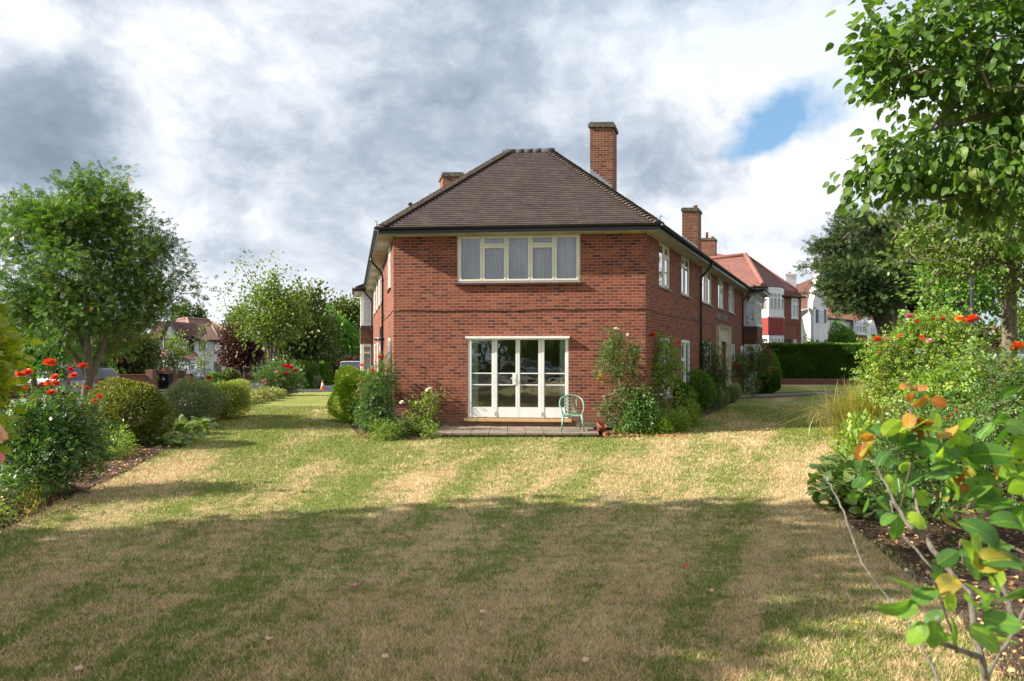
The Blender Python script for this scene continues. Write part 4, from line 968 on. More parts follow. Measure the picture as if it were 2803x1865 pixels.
# eaves: soffit, fascia, gutter
mb = MB()
def strip(mb, a, b, c_, d_, z): mb.poly([q3(a, z), q3(b, z), q3(c_, z), q3(d_, z)])
strip(mb, EL, ER, WF.p(WFL, 0, -.02).xy, WF.p(0, 0, -.02).xy, ZS); strip(mb, EA, EL, WF.p(0, 0).xy, WL.p(LLEN, 0, -.02).xy, ZS); strip(mb, ER, ED, WR.p(RLEN, 0, -.02).xy, WF.p(WFL, 0).xy, ZS)
for W_, ln in ((WF, WFL), (WL, LLEN), (WR, RLEN)): W_.box(mb, (.012 if W_ is WF else .02), ln - .02, ZS - .035, ZS + .002, .003, .03)   # bead where soffit meets brick
for k in range(1, 12): pass
mb.build('soffit', M['soffit'], BB)
mb = MB()
for k in range(34):
    u = .6 + k * .62
    if u < LLEN: WL.box(mb, u, u + .008, ZS - .004, ZS - .001, .03, OV - .02)
for n_ in (.16, .3): WL.box(mb, 0.1, LLEN, ZS - .0045, ZS - .0012, n_, n_ + .006)
mb.build('soffit_joint', M['darkgrey'], BB)
mb = MB()
for a_, b_, W_ in ((EL, ER, WF), (EA, EL, WL), (ER, ED, WR)):
    d_ = (b_ - a_).normalized(); nn = W_.n
    mb.boxv(q3(a_ - nn * .02, ZS - .02), q3(b_ - a_, 0), q3(nn * .02, 0), (0, 0, .13))
mb.build('fascia', M['black'], BB)
mb = MB()
for a_, b_, W_ in ((EL, ER, WF), (EL, EA, WL), (ER, ED, WR)):
    L_ = (b_ - a_).length; ns = max(2, int(L_ / .5)); pts = []
    a2, b2 = a_ + W_.n * .063, b_ + W_.n * .063
    if W_ is WF: a2 = a2 - WF.d * .07; b2 = b2 + WF.d * .07
    for i in range(ns + 1):
        c0 = a2.lerp(b2, i / ns)
        for j in range(9):
            th = math.pi * j / 8; pts.append(q3(c0, ZE - .005) + q3(W_.n, 0) * .058 * math.cos(th) + V3(0, 0, -.058 * math.sin(th)))
    mb.grid(pts, ns + 1, 9)
    for i in range(0, ns + 1):
        c0 = a2.lerp(b2, min(1, (i + .3) / ns)); dd = (b2 - a2).normalized() * .012
        if i % 2: pts = [q3(c0 + dd * s_, ZE - .005) + q3(W_.n, 0) * .064 * math.cos(math.pi * j / 8) + V3(0, 0, -.064 * math.sin(math.pi * j / 8)) for s_ in (-1, 1) for j in range(9)]; mb.grid(pts, 2, 9)
mb.build('gutter', M['black'], BB)
for E_, s_ in ((EL, -1), (ER, 1)):
    mb = MB(); o_ = q3(E_ + WF.n * .03, ZE + .03); mb.tube([o_, o_ + V3(s_ * .05, 0, .05), o_ + V3(s_ * .03, 0, .12), o_ + V3(s_ * .06, 0, .15), o_ + V3(s_ * .085, 0, .12)], .011, 6); mb.tube([o_ + V3(-s_ * .1, 0, .0), o_ + V3(s_ * .02, 0, .03)], [.05, .035], 8)
    mb.build('hip_iron', M['black'], BB)
# downpipes
def downpipe(W, u, zb=0, n=OV + .05):
    c = MB(); c.tube([W.p(u, ZE - .07, n), W.p(u, ZE - .20, n - .03), W.p(u + .02, ZE - .55, .09), W.p(u + .02, ZE - .7, .065), W.p(u + .02, zb + .05, .065)], .036, 8)
    for z in (4.4, 3.2, 1.9, .7): c.tube([W.p(u + .02, z - .04, .065), W.p(u + .02, z + .04, .065)], .046, 8)
    c.build('downpipe', M['black'], BB)
downpipe(WR, WR.at(1913.8)[0]); downpipe(WR, WR.at(2030)[0]); downpipe(WL, WL.at(1052.5)[0]); downpipe(WL, WL.at(1020)[0] - 1.0)
c = MB()
for u in (6.0, 6.25): c.tube([WL.p(u, 2.9, .07), WL.p(u, .1, .07)], .05, 8)
c.tube([WL.p(4.9, 2.45, .03), WL.p(5.1, 2.45, .3)], .05, 10); c.build('waste_pipe', M['black'], BB)
c = MB(); c.tube([WL.p(5.3, 2.46, .02), WL.p(5.3, 2.46, .30)], .055, 10); c.build('flue', M['upvc'], BB)
# wall lamp, letters, entrance surround
c = MB(); u = WR.at(2024)[0] - .15; pts = [(.0, -.24), (.05, -.2), (.085, 0), (.075, .16), (.0, .2)]
c.lathe(WR.p(u, 2.16, .10), pts, 14); c.build('wall_lamp', M['white'], BB)
def surround():
    c = MB(); u0, u1, z0, z1 = DO; w_ = u1 - u0
    st = [(0, .0, .12), (.05, .05, .10)]
    for k, (du, n1) in enumerate(((0, .13), (.10, .11), (.17, .09), (.24, .07), (.31, .05))):
        nx = [.10, .17, .24, .31, None][k]; a, b = u0 + w_ * du * .5, u1 - w_ * du * .5; tz = z1 - du * .42
        a2, b2, tz2 = (u0 + w_ * nx * .5, u1 - w_ * nx * .5, z1 - nx * .42) if nx else (DI[0], DI[1], DI[3])
        WR.box(c, a, a2, 0, tz, .002, n1); WR.box(c, b2, b, 0, tz, .002, n1); WR.box(c, a2, b2, tz2, tz, .002, n1)
    o = c.build('door_surround', M['stone'], BB); bevel(o, .008)
    d = MB(); n0 = -.9
    for (ua, ub) in ((DI[0] - .001, DI[0] - .02), (DI[1] + .001, DI[1] + .02)): WR.box(d, min(ua, ub), max(ua, ub), 0, DI[3], n0, -.001)
    WR.box(d, DI[0], DI[1], DI[3] + .001, DI[3] + .02, n0, -.001); d.build('porch_lining', M['stone'], o)
    d = MB(); WR.box(d, DI[0], DI[1], 0, DI[3], n0 - .05, n0); WR.box(d, DI[0] + .06, DI[1] - .06, .9, DI[3] - .15, n0, n0 + .02); d.build('door', M['darkgrey'], o)
    d = MB(); WR.box(d, DO[0] - .03, DO[1] + .03, z1 + .001, z1 + .03, .002, .16); d.build('lead_cap', M['lead'], o)
surround()
def letters(txt, W, ua, ub, z, h):
    cu = bpy.data.curves.new('lettering', 'FONT'); cu.body = txt; cu.size = 1; cu.extrude = .03; cu.space_character = 1.15
    to = bpy.data.objects.new('lettering_curve', cu); COL.objects.link(to)
    bpy.context.view_layer.update(); me = bpy.data.meshes.new_from_object(to.evaluated_get(bpy.context.evaluated_depsgraph_get())); bpy.data.objects.remove(to)
    xs_ = [v.co.x for v in me.vertices]; ys_ = [v.co.y for v in me.vertices]; sx_ = (ub - ua) / (max(xs_) - min(xs_)); sy_ = h / (max(ys_) - min(ys_)); off = LOC[BB.name]
    for v in me.vertices:
        p = W.p(ua + (v.co.x - min(xs_)) * sx_, z + (v.co.y - min(ys_)) * sy_, .018 + v.co.z * .45); v.co = p - off
    me.materials.clear(); me.materials.append(M['brass']); o = bpy.data.objects.new('lettering', me); COL.objects.link(o); o.parent = BB; LOC[o.name] = off; o['label'] = 'worn metal letters reading AUDLEY COURT'
letters('AUDLEY COURT', WR, WR.at(1960.5)[0], WR.at(1989)[0], WR.at(1960.7, 873.5)[1], .235)
# chimneys
def chimney(c, dx, dy, wx, wy, zb, zt, pots=(), parent=None, name='chimney', capm='conc', mat='chim', flash=0, caph=.18):
    """c = front-left corner on plan, dx/dy unit directions of width and depth"""
    mb = MB(); c = V3(c[0], c[1], zb); X = V3(dx[0], dx[1], 0).normalized(); Y = V3(dy[0], dy[1], 0).normalized()
    mb.boxv(c, X * wx, Y * wy, (0, 0, zt - zb - caph)); o = mb.build(name, M[mat], parent)
    mb = MB(); e_ = .05; mb.boxv(c - X * e_ - Y * e_ + V3(0, 0, zt - zb - caph), X * (wx + 2 * e_), Y * (wy + 2 * e_), (0, 0, caph * .7)); mb.boxv(c - X * (e_ - .04) - Y * (e_ - .04) + V3(0, 0, zt - zb - caph * .3), X * (wx + 2 * e_ - .08), Y * (wy + 2 * e_ - .08), (0, 0, caph * .3)); bevel(mb.build('cap', M[capm], o), .025, 2)
    for (a, b, h) in pots:
        mb = MB(); mb.lathe(c + X * wx * a + Y * wy * b + V3(0, 0, zt - zb - .02), [(.0, 0), (.10, 0), (.09, h), (.12, h + .02), (.12, h + .07), (.08, h + .07), (.07, 0.02)], 14); mb.build('chimney_pot', M['terra'], o)
    return o
cy = 23.0; cL = P(1615, 500, cy); chim1 = chimney(cL, (1, -.02), (.30, .954), .78, .78, 6.0, EYE + 634 * cy / FPX, [(.3, .5, .03), (.7, .5, .05)], BB)
cy2 = 34.5; c2 = P(1867, 650, cy2); chimney(c2, (1, -.02), (.42, .9), .80, .95, 6.0, EYE + 400 * cy2 / FPX, [(.75, .4, .12)], BB)
cy3 = 27.0; c3 = P(1212, 500, cy3); chimney(c3, (1, .02), (-.23, .973), .80, .9, 6.0, EYE + 497 * cy3 / FPX, [], BB)
# stepped lead flashing against the front and right chimneys
for (cc, n, du, sx_, sy_) in ((cL, 7, .105, 1615, 469), (c2, 6, .13, 1867, 650)):
    mb = MB()
    for i in range(n):
        yy = cc.y - .012; x0 = cc.x + i * du; k_ = (x0 / yy * FPX + CX)
        zt_ = (EYE + (HY - (sy_ + (k_ - sx_) * (.80 if sy_ == 469 else .74))) / FPX * yy)
        mb.boxv((x0, yy - .004, zt_ - .35), (du, 0, 0), (0, .012, 0), (0, 0, .35 + .07))
    mb.build('flashing', M['lead'], BB)
c = MB(); v_ = P(1123, 566, 20.4); c.tube([v_ + V3(0, 0, -.5), v_ + V3(0, 0, .05)], .05, 10); c.tube([v_ + V3(0, 0, .05), v_ + V3(0, 0, .12)], [.075, .05], 10); c.build('vent_pipe', M['ridge'], BB)
# bays at the far end of both wings
def bay(W, u0, u1, pj, hung, name):
    b = MB(); pr = [W.p(u0, 0), W.p(u0 + .05, 0, pj), W.p(u1, 0, pj), W.p(u1 + .0, 0)]; pv = [p.xy for p in pr]
    faces = []
    for i in range(3):
        Wd = Wall(pv[i], pv[i + 1] - pv[i]); mid = (pv[i] + pv[i + 1]) / 2
        if (mid - (pv[0] + pv[3]) / 2).dot(Wd.n) < 0: Wd = Wall(pv[i], pv[i + 1] - pv[i], -1)
        faces.append((Wd, (pv[i + 1] - pv[i]).length))
    up = (3.42, 4.98); lo = (.95, 2.40)
    base = None
    for k, (Wd, L) in enumerate(faces):
        Wd.sheet(b, 0, L, 0, ZS, [(.06, L - .06, up[0], up[1]), (.06, L - .06, lo[0], lo[1])], reveal=.03)
    base = b.build(name, M['white'], BB)
    h = MB()
    for Wd, L in faces: Wd.sheet(h, -.02, L + .02, 2.46, 3.20, n=.035)
    h.build('hung_tiles', M[hung], base)
    h = MB()
    for Wd, L in faces: Wd.box(h, -.02, L + .02, 3.20, 3.36, .03, .045)
    h.build('lead_apron', M['ridge'], base)
    for k, (Wd, L) in enumerate(faces):
        for zz in (up, lo):
            nn = 1 if k != 1 else 4
            window(Wd, .06, L - .06, zz[0], zz[1], [(1, [.74], True)] * nn, base, fm='white', curtain='net', room=0, set_=.0, fw=.04, name='bay_window')
    # its own little flat eaves
    e_ = MB(); q = [W.p(u0 - .3, 0, OV), W.p(u0 - .3, 0, pj + .38), W.p(u1 + .35, 0, pj + .38), W.p(u1 + .35, 0, OV)]
    e_.poly([V3(p.x, p.y, ZS - .001) for p in q]); o1 = e_.build('bay_soffit', M['soffit'], base)
    e_ = MB()
    for i in range(3): a, b2 = q[i], q[i + 1]; e_.boxv((a.x, a.y, ZS - .03), (b2.x - a.x, b2.y - a.y, 0), (.02, .02, 0), (0, 0, .16)); e_.tube([(a.x, a.y, ZE - .02), (b2.x, b2.y, ZE - .02)], .06, 8)
    e_.poly([V3(p.x, p.y, ZE + .02 + (.25 if i in (0, 3) else 0)) for i, p in enumerate(q)]); e_.build('bay_gutter', M['black'], base)
bay(WR, bay_u0, bay_u1, .62, 'tile_hung', 'bay'); bay(WL, 16.6, 19.2, .58, 'tile_hung', 'bay')
# patio step
mb = MB(); x0, x1 = -1.84, 2.05; fy, by_ = 16.06, 17.35
n = 9
for i in range(n):
    a, b = x0 + (x1 - x0) * i / n, x0 + (x1 - x0) * (i + 1) / n; o_ = rng.uniform(-.006, .01)
    for (ya, yb) in ((fy - .03 + o_, fy + .62), (fy + .635, 17.7)): mb.box(a + .006, b - .006, ya, yb, .055, .10 + rng.uniform(-.003, .004))
po = tag(mb.build('patio', M['slab']), kind='structure'); bevel(po, .008)
mb = MB(); mb.box(x0, x1, fy + .01, 17.8, -.03, .054); tag(mb.build('patio_base', M['slab_edge']), kind='structure')
mb = MB(); WF.box(mb, 4.75, 6.0, .10, .19, .002, .10); mb.build('plinth_step', M['conc'], BB)
# ================================================================== SMALL THINGS BY THE BUILDING
def chair():
    c0 = G(1573.5, 1176); cx, cyy = P(1565, 1180, 16.62).x, 16.62; zb = .10
    r = root('garden_chair', (cx, cyy, zb), 'pale green plastic garden chair with lattice back, standing on the patio', 'chair')
    Q = lambda x, y, z: V3(cx + x, cyy + y, zb + z)      # y negative = towards the lawn
    m = MB()       # seat pan with soft rolled front
    pts = []
    for i in range(9):
        x = -.215 + .43 * i / 8
        for j in range(7):
            y = -.22 + .42 * j / 6; z = .40 - .018 * math.cos(x / .215 * 1.4) * math.sin(max(0, min(1, (j) / 6)) * 3.14) - (.028 if j == 0 else 0) - .012 * (j / 6)
            pts.append(Q(x * (1 - .06 * j / 6), y, z))
    m.grid(pts, 9, 7); top = m.build('seat', M['green_pl'], r); sd = top.modifiers.new('th', 'SOLIDIFY'); sd.thickness = .022
    fr = MB()
    arc = []
    for k in range(25):     # hoop: arm from the front leg, up and over the back, down to the other arm
        t = k / 24; a = math.pi * t; x = -.285 * math.cos(a) * (1.02 + .06 * math.sin(2 * a) ** 2); yb = .26 * math.sin(a) ** .8 - .02; z = .60 + .245 * math.sin(a) ** .75
        arc.append(Q(x, yb, z))
    L_ = [Q(-.225, -.24, .40), Q(-.262, -.22, .50), Q(-.285, -.13, .58)]; R_ = [Q(.285, -.13, .58), Q(.262, -.22, .50), Q(.225, -.24, .40)]
    path = L_ + arc[0:] + R_
    for off, rad in ((0, .021),): fr.tube([p for p in path], rad, 8)
    fr.build('arm_hoop', M['green_pl'], r)
    for sx, sy in ((-1, -1), (1, -1), (-1, 1), (1, 1)):
        l = MB(); x0, y0 = sx * .215, (-.235 if sy < 0 else .19); x1, y1 = sx * (.275 if sy < 0 else .225), (-.265 if sy < 0 else .24)
        l.tube([Q(x0, y0, .42), Q((x0 + x1) / 2, (y0 + y1) / 2, .2), Q(x1, y1, 0)], [.036, .027, .019], 4); l.build('leg', M['green_pl'], r)
    b = MB()       # lattice back
    A = lambda u, v: Q(u * (.145 - .01 * v), .19 + .07 * v + .025 * (1 - u * u) * 1.2, .41 + .42 * v)
    def bar(u0, v0, u1, v1, rad=.007):
        b.tube([A(u0 + (u1 - u0) * k / 6, v0 + (v1 - v0) * k / 6) for k in range(7)], rad, 5)
    bar(-1, 0, -1, 1, .016); bar(1, 0, 1, 1, .016); bar(-1, 0.03, 1, .03, .014); bar(-1, 1, 1, 1, .02)
    for k in range(-5, 5):
        s_ = .385
        for sgn in (1, -1):
            u0, v0 = -1 , k * s_ * .5; pts_ = []
            for q in range(13):
                u = -1 + 2 * q / 12; v = v0 + (q / 12) * .78
                if 0.0 <= v <= 1.0: pts_.append(A(u * sgn, v))
            if len(pts_) > 1: b.tube(pts_, .0075, 5)
    b.build('backrest', M['green_pl'], r)
chair()
def flower_pot():
    x, y = P(1637, 1180, 16.5).x, 16.45
    r = root('plant_pot', (x, y, .0), 'tilted empty terracotta flower pot lying at the right end of the patio', 'pot')
    m = MB(); m.lathe((x, y, 0), [(.0, .02), (.07, .0), (.105, .19), (.122, .19), (.125, .25), (.108, .25), (.098, .2), (.062, .03), (0, .03)], 20)
    ax = Vector((.35, .55, 1)).normalized(); q = V3(0, 0, 1).rotation_difference(V3(.42, -.35, 1).normalized())
    m.v = [tuple(q @ (Vector(p) - V3(x, y, 0)) + V3(x, y, .05)) for p in m.v]; m.build('pot', M['terra'], r)
flower_pot()
def rubble(px, py, s, lab, mat='terra'):
    x, y = G(px, py); bm_ = MB(); r = root('broken_brick', (x, y, .02), lab, 'brick', 'broken brick pieces on the bed'); a = rng.uniform(0, 3)
    bm_.boxv((x, y, .01), (s * math.cos(a), s * math.sin(a), s * .1), (-s * .5 * math.sin(a), s * .5 * math.cos(a), 0), (0, s * .1, s * .45)); bevel(bm_.build('brick', M[mat], r), s * .12)
rubble(1657, 1196, .16, 'pale broken brick in the bed just right of the patio edge'); rubble(1681, 1190, .12, 'small terracotta shard beside the pale broken brick')
def cone():
    x, y = P(883, 1000, 43).x, 43; z = terrain(x, y) + .03
    r = root('traffic_cone', (x, y, z), 'orange and white traffic cone standing at the path across the lawn', 'traffic cone')
    def seg(n, a, b, mat): m = MB(); m.lathe((x, y, z), [(.02 + .12 * (1 - t) , .03 + .57 * t) for t in (a, (a + b) / 2, b)], 18); m.build(n, M[mat], r)
    seg('cone_body', 0, .33, 'orange'); seg('reflective_sleeve', .33, .68, 'sign_white'); seg('cone_tip', .68, 1, 'orange')
    m = MB(); m.box(x - .18, x + .18, y - .18, y + .18, z, z + .035); bevel(m.build('cone_base', M['orange'], r), .02)
cone()
def petal_thing(px, py, lab, mat, group, s=.022, name='petal'):
    x, y = G(px, py); m = MB(); r_ = root(name, (x, y, .02), lab, 'petal' if name == 'petal' else name.replace('_', ' '), group)
    pts = []
    a0 = rng.uniform(0, 6)
    for i in range(5):
        for j in range(5):
            u, v = (i - 2) / 2, (j - 2) / 2; q = 1 / max(1, math.hypot(u, v) / 1.0); uu, vv = u * q * s, v * q * s * .8
            pts.append((x + uu * math.cos(a0) - vv * math.sin(a0), y + uu * math.sin(a0) + vv * math.cos(a0), .022 + s * .5 * (u * u + .4 * v * v) + rng.uniform(0, .004)))
    m.grid(pts, 5, 5); m.build('petal_blade' if name == 'petal' else 'leaf_blade', M[mat], r_)
for px, py in ((485, 1243), (486, 1274), (402, 1264), (365, 1288), (376, 1289), (398, 1286), (434, 1279), (395, 1292), (420, 1297), (404, 1322), (306, 1302), (315, 1301), (212, 1332), (236, 1346), (279, 1335), (188, 1346), (155, 1369), (134, 1347), (166, 1354), (968, 1207), (987, 1208), (913, 1204), (890, 1229), (1000, 1212)):
    petal_thing(px, py, 'small fallen coral pink petal on the left part of the lawn', 'pt_pink', 'fallen pink petals along the left bed', .03)
petal_thing(968, 1613, 'bright pink fallen petal alone on the shaded lawn in front', 'pt_pink', None, .035); petal_thing(1877, 1557, 'small red-pink petal on the lawn toward the right', 'pt_red', None, .028); petal_thing(860, 1277, 'pale pink petal out in the middle of the sunny lawn', 'pt_pink', None, .03)
for px, py, l_ in ((218, 1844, 'curled pale leaf at the bottom left corner of the lawn'), (737, 1760, 'small ochre leaf low in the middle of the shaded lawn'), (1053, 1812, 'pale cream leaf near the bottom edge, left of centre'), (1602, 1822, 'pale folded leaf near the bottom edge, right of centre'), (1945, 1627, 'yellowish leaf on the lawn left of the rose branches'), (1376, 1447, 'light brown curled leaf in the middle of the shadow'), (1322, 1687, 'thin buff leaf lying in the lower middle of the lawn'), (225, 1476, 'pale leaf at the left edge of the big shadow'), (2232, 1588, 'dry leaf on the straw-coloured grass at right')):
    petal_thing(px, py, l_, 'pt_peach', 'dry leaves fallen on the lawn', .03, 'fallen_leaf')
for px, py in ((307, 1432), (433, 1639), (535, 1357), (667, 1345), (788, 1318), (1148, 1403), (2105, 1556), (2300, 1657), (2245, 1623), (2434, 1707), (2346, 1716), (2260, 1512), (2040, 1490), (1470, 1670), (1512, 1664), (2400, 1672)):
    x, y = G(px, py); b_ = bloom_mesh('hawkbit', M['pt_yellow']); o = bpy.data.objects.new('lawn_flower', b_); COL.objects.link(o); o.location = (x, y, .03); o.scale = (.022,) * 3
    tag(o, 'tiny yellow flower growing low in the lawn', 'flower', 'yellow flowers dotted over the lawn')

# ================================================================== VEHICLES
def car(name, label, x, y, rz, paint_, L=4.2, Wd=1.75, Hh=1.45, kind='hatch', group='parked cars', plate='plate_y', zoff=0):
    """nose towards +x before rotation"""
    z0 = terrain(x, y) + zoff; r = root(name, (x, y, z0), label, 'car' if kind != 'van' else 'van', group, rz=rz if rz else 1e-6)
    hb = .62 * Hh; prof = {  # x fraction, deck height, roof height, greenhouse inset
        'hatch': [(-.5, .30, .30), (-.495, .58, .60), (-.47, .62, .80), (-.40, .63, .97), (-.25, .63, 1.0), (0, .62, 1.0), (.12, .61, .95), (.28, .60, .64), (.40, .57, .57), (.485, .50, .50), (.5, .30, .30)],
        'suv': [(-.5, .30, .30), (-.495, .58, .62), (-.475, .62, .86), (-.42, .63, .98), (-.2, .63, 1.0), (.02, .62, 1.0), (.14, .61, .94), (.26, .60, .64), (.42, .58, .58), (.49, .52, .52), (.5, .30, .30)],
        'van': [(-.5, .20, .20), (-.495, .55, .70), (-.49, .58, .96), (-.4, .60, 1.0), (0, .60, 1.0), (.16, .59, .97), (.33, .57, .62), (.44, .52, .52), (.49, .42, .42), (.5, .25, .25)]}[kind]
    b = MB(); pts = []
    for (fx, fd, fr_) in prof:
        e = 1 - .10 * abs(fx * 2) ** 4; w_ = Wd / 2 * e; d = fd * Hh; x_ = fx * L
        pts += [(x_, -w_ * .94, .20 * Hh * .9), (x_, -w_ * .99, .32 * Hh), (x_, -w_, .45 * Hh if fd > .45 else d), (x_, -w_ * .97, d * .985), (x_, -w_ * .88, d + .005), (x_, 0, d + .012), (x_, w_ * .88, d + .005), (x_, w_ * .97, d * .985), (x_, w_, .45 * Hh if fd > .45 else d), (x_, w_ * .99, .32 * Hh), (x_, w_ * .94, .20 * Hh * .9)]
    b.grid(pts, len(prof), 11)
    for k in (0, len(prof) - 1): b.poly([pts[k * 11 + j] for j in (range(11) if k else reversed(range(11)))])
    b.poly([(-.49 * L, -Wd * .46, .19 * Hh), (-.49 * L, Wd * .46, .19 * Hh), (.49 * L, Wd * .46, .19 * Hh), (.49 * L, -Wd * .46, .19 * Hh)])
    body = b.build('body', M[paint_], r)
    g = MB(); pts = []; cab = [p for p in prof if p[2] > p[1] + .01] 
    cab = [(cab[0][0] - .01, cab[0][1], cab[0][1])] + cab + [(cab[-1][0] + .07, cab[-1][1], cab[-1][1])]
    for (fx, fd, fr_) in cab:
        w_ = Wd / 2; t = (fr_ - fd) / (1 - .6); wr = w_ * (.90 - .13 * t); pts += [(fx * L, -w_ * .90, fd * Hh), (fx * L, -wr, fr_ * Hh - .04), (fx * L, -wr * .9, fr_ * Hh - .012), (fx * L, 0, fr_ * Hh), (fx * L, wr * .9, fr_ * Hh - .012), (fx * L, wr, fr_ * Hh - .04), (fx * L, w_ * .90, fd * Hh)]
    g.grid(pts, len(cab), 7); g.build('window', M['carglass'], r)
    rf = MB(); tops = [k for k, p in enumerate(cab) if p[2] > .93]; pr = []
    for k in tops: pr += [tuple(Vector(pts[k * 7 + j]) + V3(0, 0, .012)) for j in range(1, 6)]
    rf.grid(pr, len(tops), 5)
    for s_ in (1, 5):      # pillars
        for kk in range(len(cab)):
            if kk in (1, len(cab) // 2, len(cab) - 2): 
                a_ = Vector(pts[kk * 7 + (0 if s_ == 1 else 6)]); c_ = Vector(pts[kk * 7 + s_]); rf.tube([a_, c_ + V3(0, 0, .01)], .032, 5)
    rf.build('roof_panel', M[paint_], r)
    wx = (-.31 * L, .32 * L)
    for x_ in wx:
        for s_ in (-1, 1):
            ty = MB(); R_ = .215 * Hh if kind != 'suv' else .205 * Hh; y_ = s_ * (Wd / 2 - .09)
            q = [(x_ + rr * math.cos(a), y_ + yy, R_ + .005 + rr * math.sin(a)) for a in [2 * math.pi * i / 20 for i in range(20)] for rr, yy in ((R_ * .62, s_ * .10), (R_ * .95, s_ * .105), (R_, s_ * .07), (R_, -s_ * .09), (R_ * .6, -s_ * .09))]
            ty.grid(q, 20, 5, True, True); wo = ty.build('wheel', M['rubber'], r)
            ri = MB(); q = [(x_ + rr * math.cos(a), y_ + yy, R_ + .005 + rr * math.sin(a)) for a in [2 * math.pi * i / 20 for i in range(20)] for rr, yy in ((.01, s_ * .085), (R_ * .3, s_ * .1), (R_ * .58, s_ * .08), (R_ * .62, s_ * .11))]
            ri.grid(q, 20, 4, True, True); ri.build('rim', M['alu'], wo)
    for s_ in (-1, 1):
        h = MB(); h.boxv((.455 * L, s_ * Wd * .30 - .12, .44 * Hh), (.035 * L, -s_ * .03, 0), (0, .26, 0), (-.02, 0, .09 * Hh)); bevel(h.build('headlight', M['head'], r), .02)
        h = MB(); h.boxv((-.502 * L, s_ * Wd * .40 - .07, .42 * Hh), (.03 * L, 0, 0), (0, .14, 0), (.01, 0, .16 * Hh)); bevel(h.build('tail_light', M['tail'], r), .02)
        h = MB(); h.boxv((.17 * L, s_ * (Wd / 2 + .08) - .06, .63 * Hh), (.10, 0, 0), (0, .13, 0), (0, 0, .10)); bevel(h.build('wing_mirror', M[paint_], r), .03)
    h = MB(); h.box(-.512 * L, -.497 * L, -.26, .26, .33 * Hh, .33 * Hh + .11); h.build('number_plate', M[plate], r)
    h = MB(); h.box(.49 * L, .508 * L, -.26, .26, .27 * Hh, .27 * Hh + .11); h.build('number_plate', M['sign_white'], r)
    return r
def at(px, Y): return ((px - CX) / FPX * Y, Y)
g1 = 'cars parked along the left street'; g2 = 'cars along the right street'
x, y = at(140, 33); car('parked_car', 'silver-blue hatchback with yellow rear plate, left behind the red roses', x, y, R(160), 'car_silver', group=g1)
x, y = at(212, 37); car('parked_car', 'dark car just right of the silver-blue hatchback, behind the street tree', x, y, R(165), 'car_dark', group=g1)
x, y = at(420, 55); car('parked_car', 'small white car behind the low brick garden wall left of the warning sign', x, y, R(10), 'car_white', 3.8, group=g1)
x, y = at(488, 66); car('parked_car', 'dark grey car on the drive right of the warning sign', x, y, R(-20), 'car_grey', group=g1)
x, y = at(556, 70); car('parked_car', 'dark car with bright windscreen in front of the white house', x, y, R(-50), 'car_dark', group=g1)
x, y = at(706, 85); car('parked_van', 'dark people carrier behind the iron railings right of the purple tree', x, y, R(180), 'car_grey', 4.8, 1.9, 1.8, 'suv', g1)
x, y = at(668, 80); car('parked_car', 'grey car behind the iron railings, left of the people carrier', x, y, R(175), 'car_grey', group=g1)
x, y = at(962, 50); car('parked_van', 'silver-white van facing the camera behind the lime green hedge ball', x, y, R(-78), 'car_white', 4.6, 1.9, 1.9, 'van', g1)
x, y = at(2825, 21.5); car('parked_car', 'black tall car at the kerb behind the tree trunk at right edge', x, y, R(-117), 'car_grey', 4.6, 1.9, 1.95, 'suv', g2)
x, y = at(2860, 31); car('parked_van', 'pale blue van at the right edge just beyond the black car', x, y, R(63), 'car_lblue', 4.9, 2.0, 2.2, 'van', g2)
x, y = at(2678, 74); car('parked_car', 'white car far up the right street between lamp post and trunk', x, y, R(150), 'car_white', group=g2)
x, y = at(2712, 86); car('parked_car', 'silver car far up the right street, partly behind the white car', x, y, R(150), 'car_silver', group=g2)
x, y = at(2738, 80); car('parked_car', 'pale blue car far up the right street against the trunk', x, y, R(140), 'car_lblue', group=g2)
x, y = at(2625, 47); car('parked_car', 'black car seen through the roses left of the black lamp post', x, y, R(60), 'car_dark', group=g2)
x, y = at(2648, 58); car('parked_car', 'blue car just behind the black one by the lamp post', x, y, R(60), 'car_blue', group=g2)

x, y = -4.5, -20; car('parked_car', 'silver car outside the frame behind the viewer, mirrored in the French window', x, y, R(2), 'car_silver', group='cars behind the viewer')
x, y = 1.8, -20.3; car('parked_car', 'white car outside the frame behind the viewer, mirrored in the French window', x, y, R(2), 'car_white', group='cars behind the viewer')
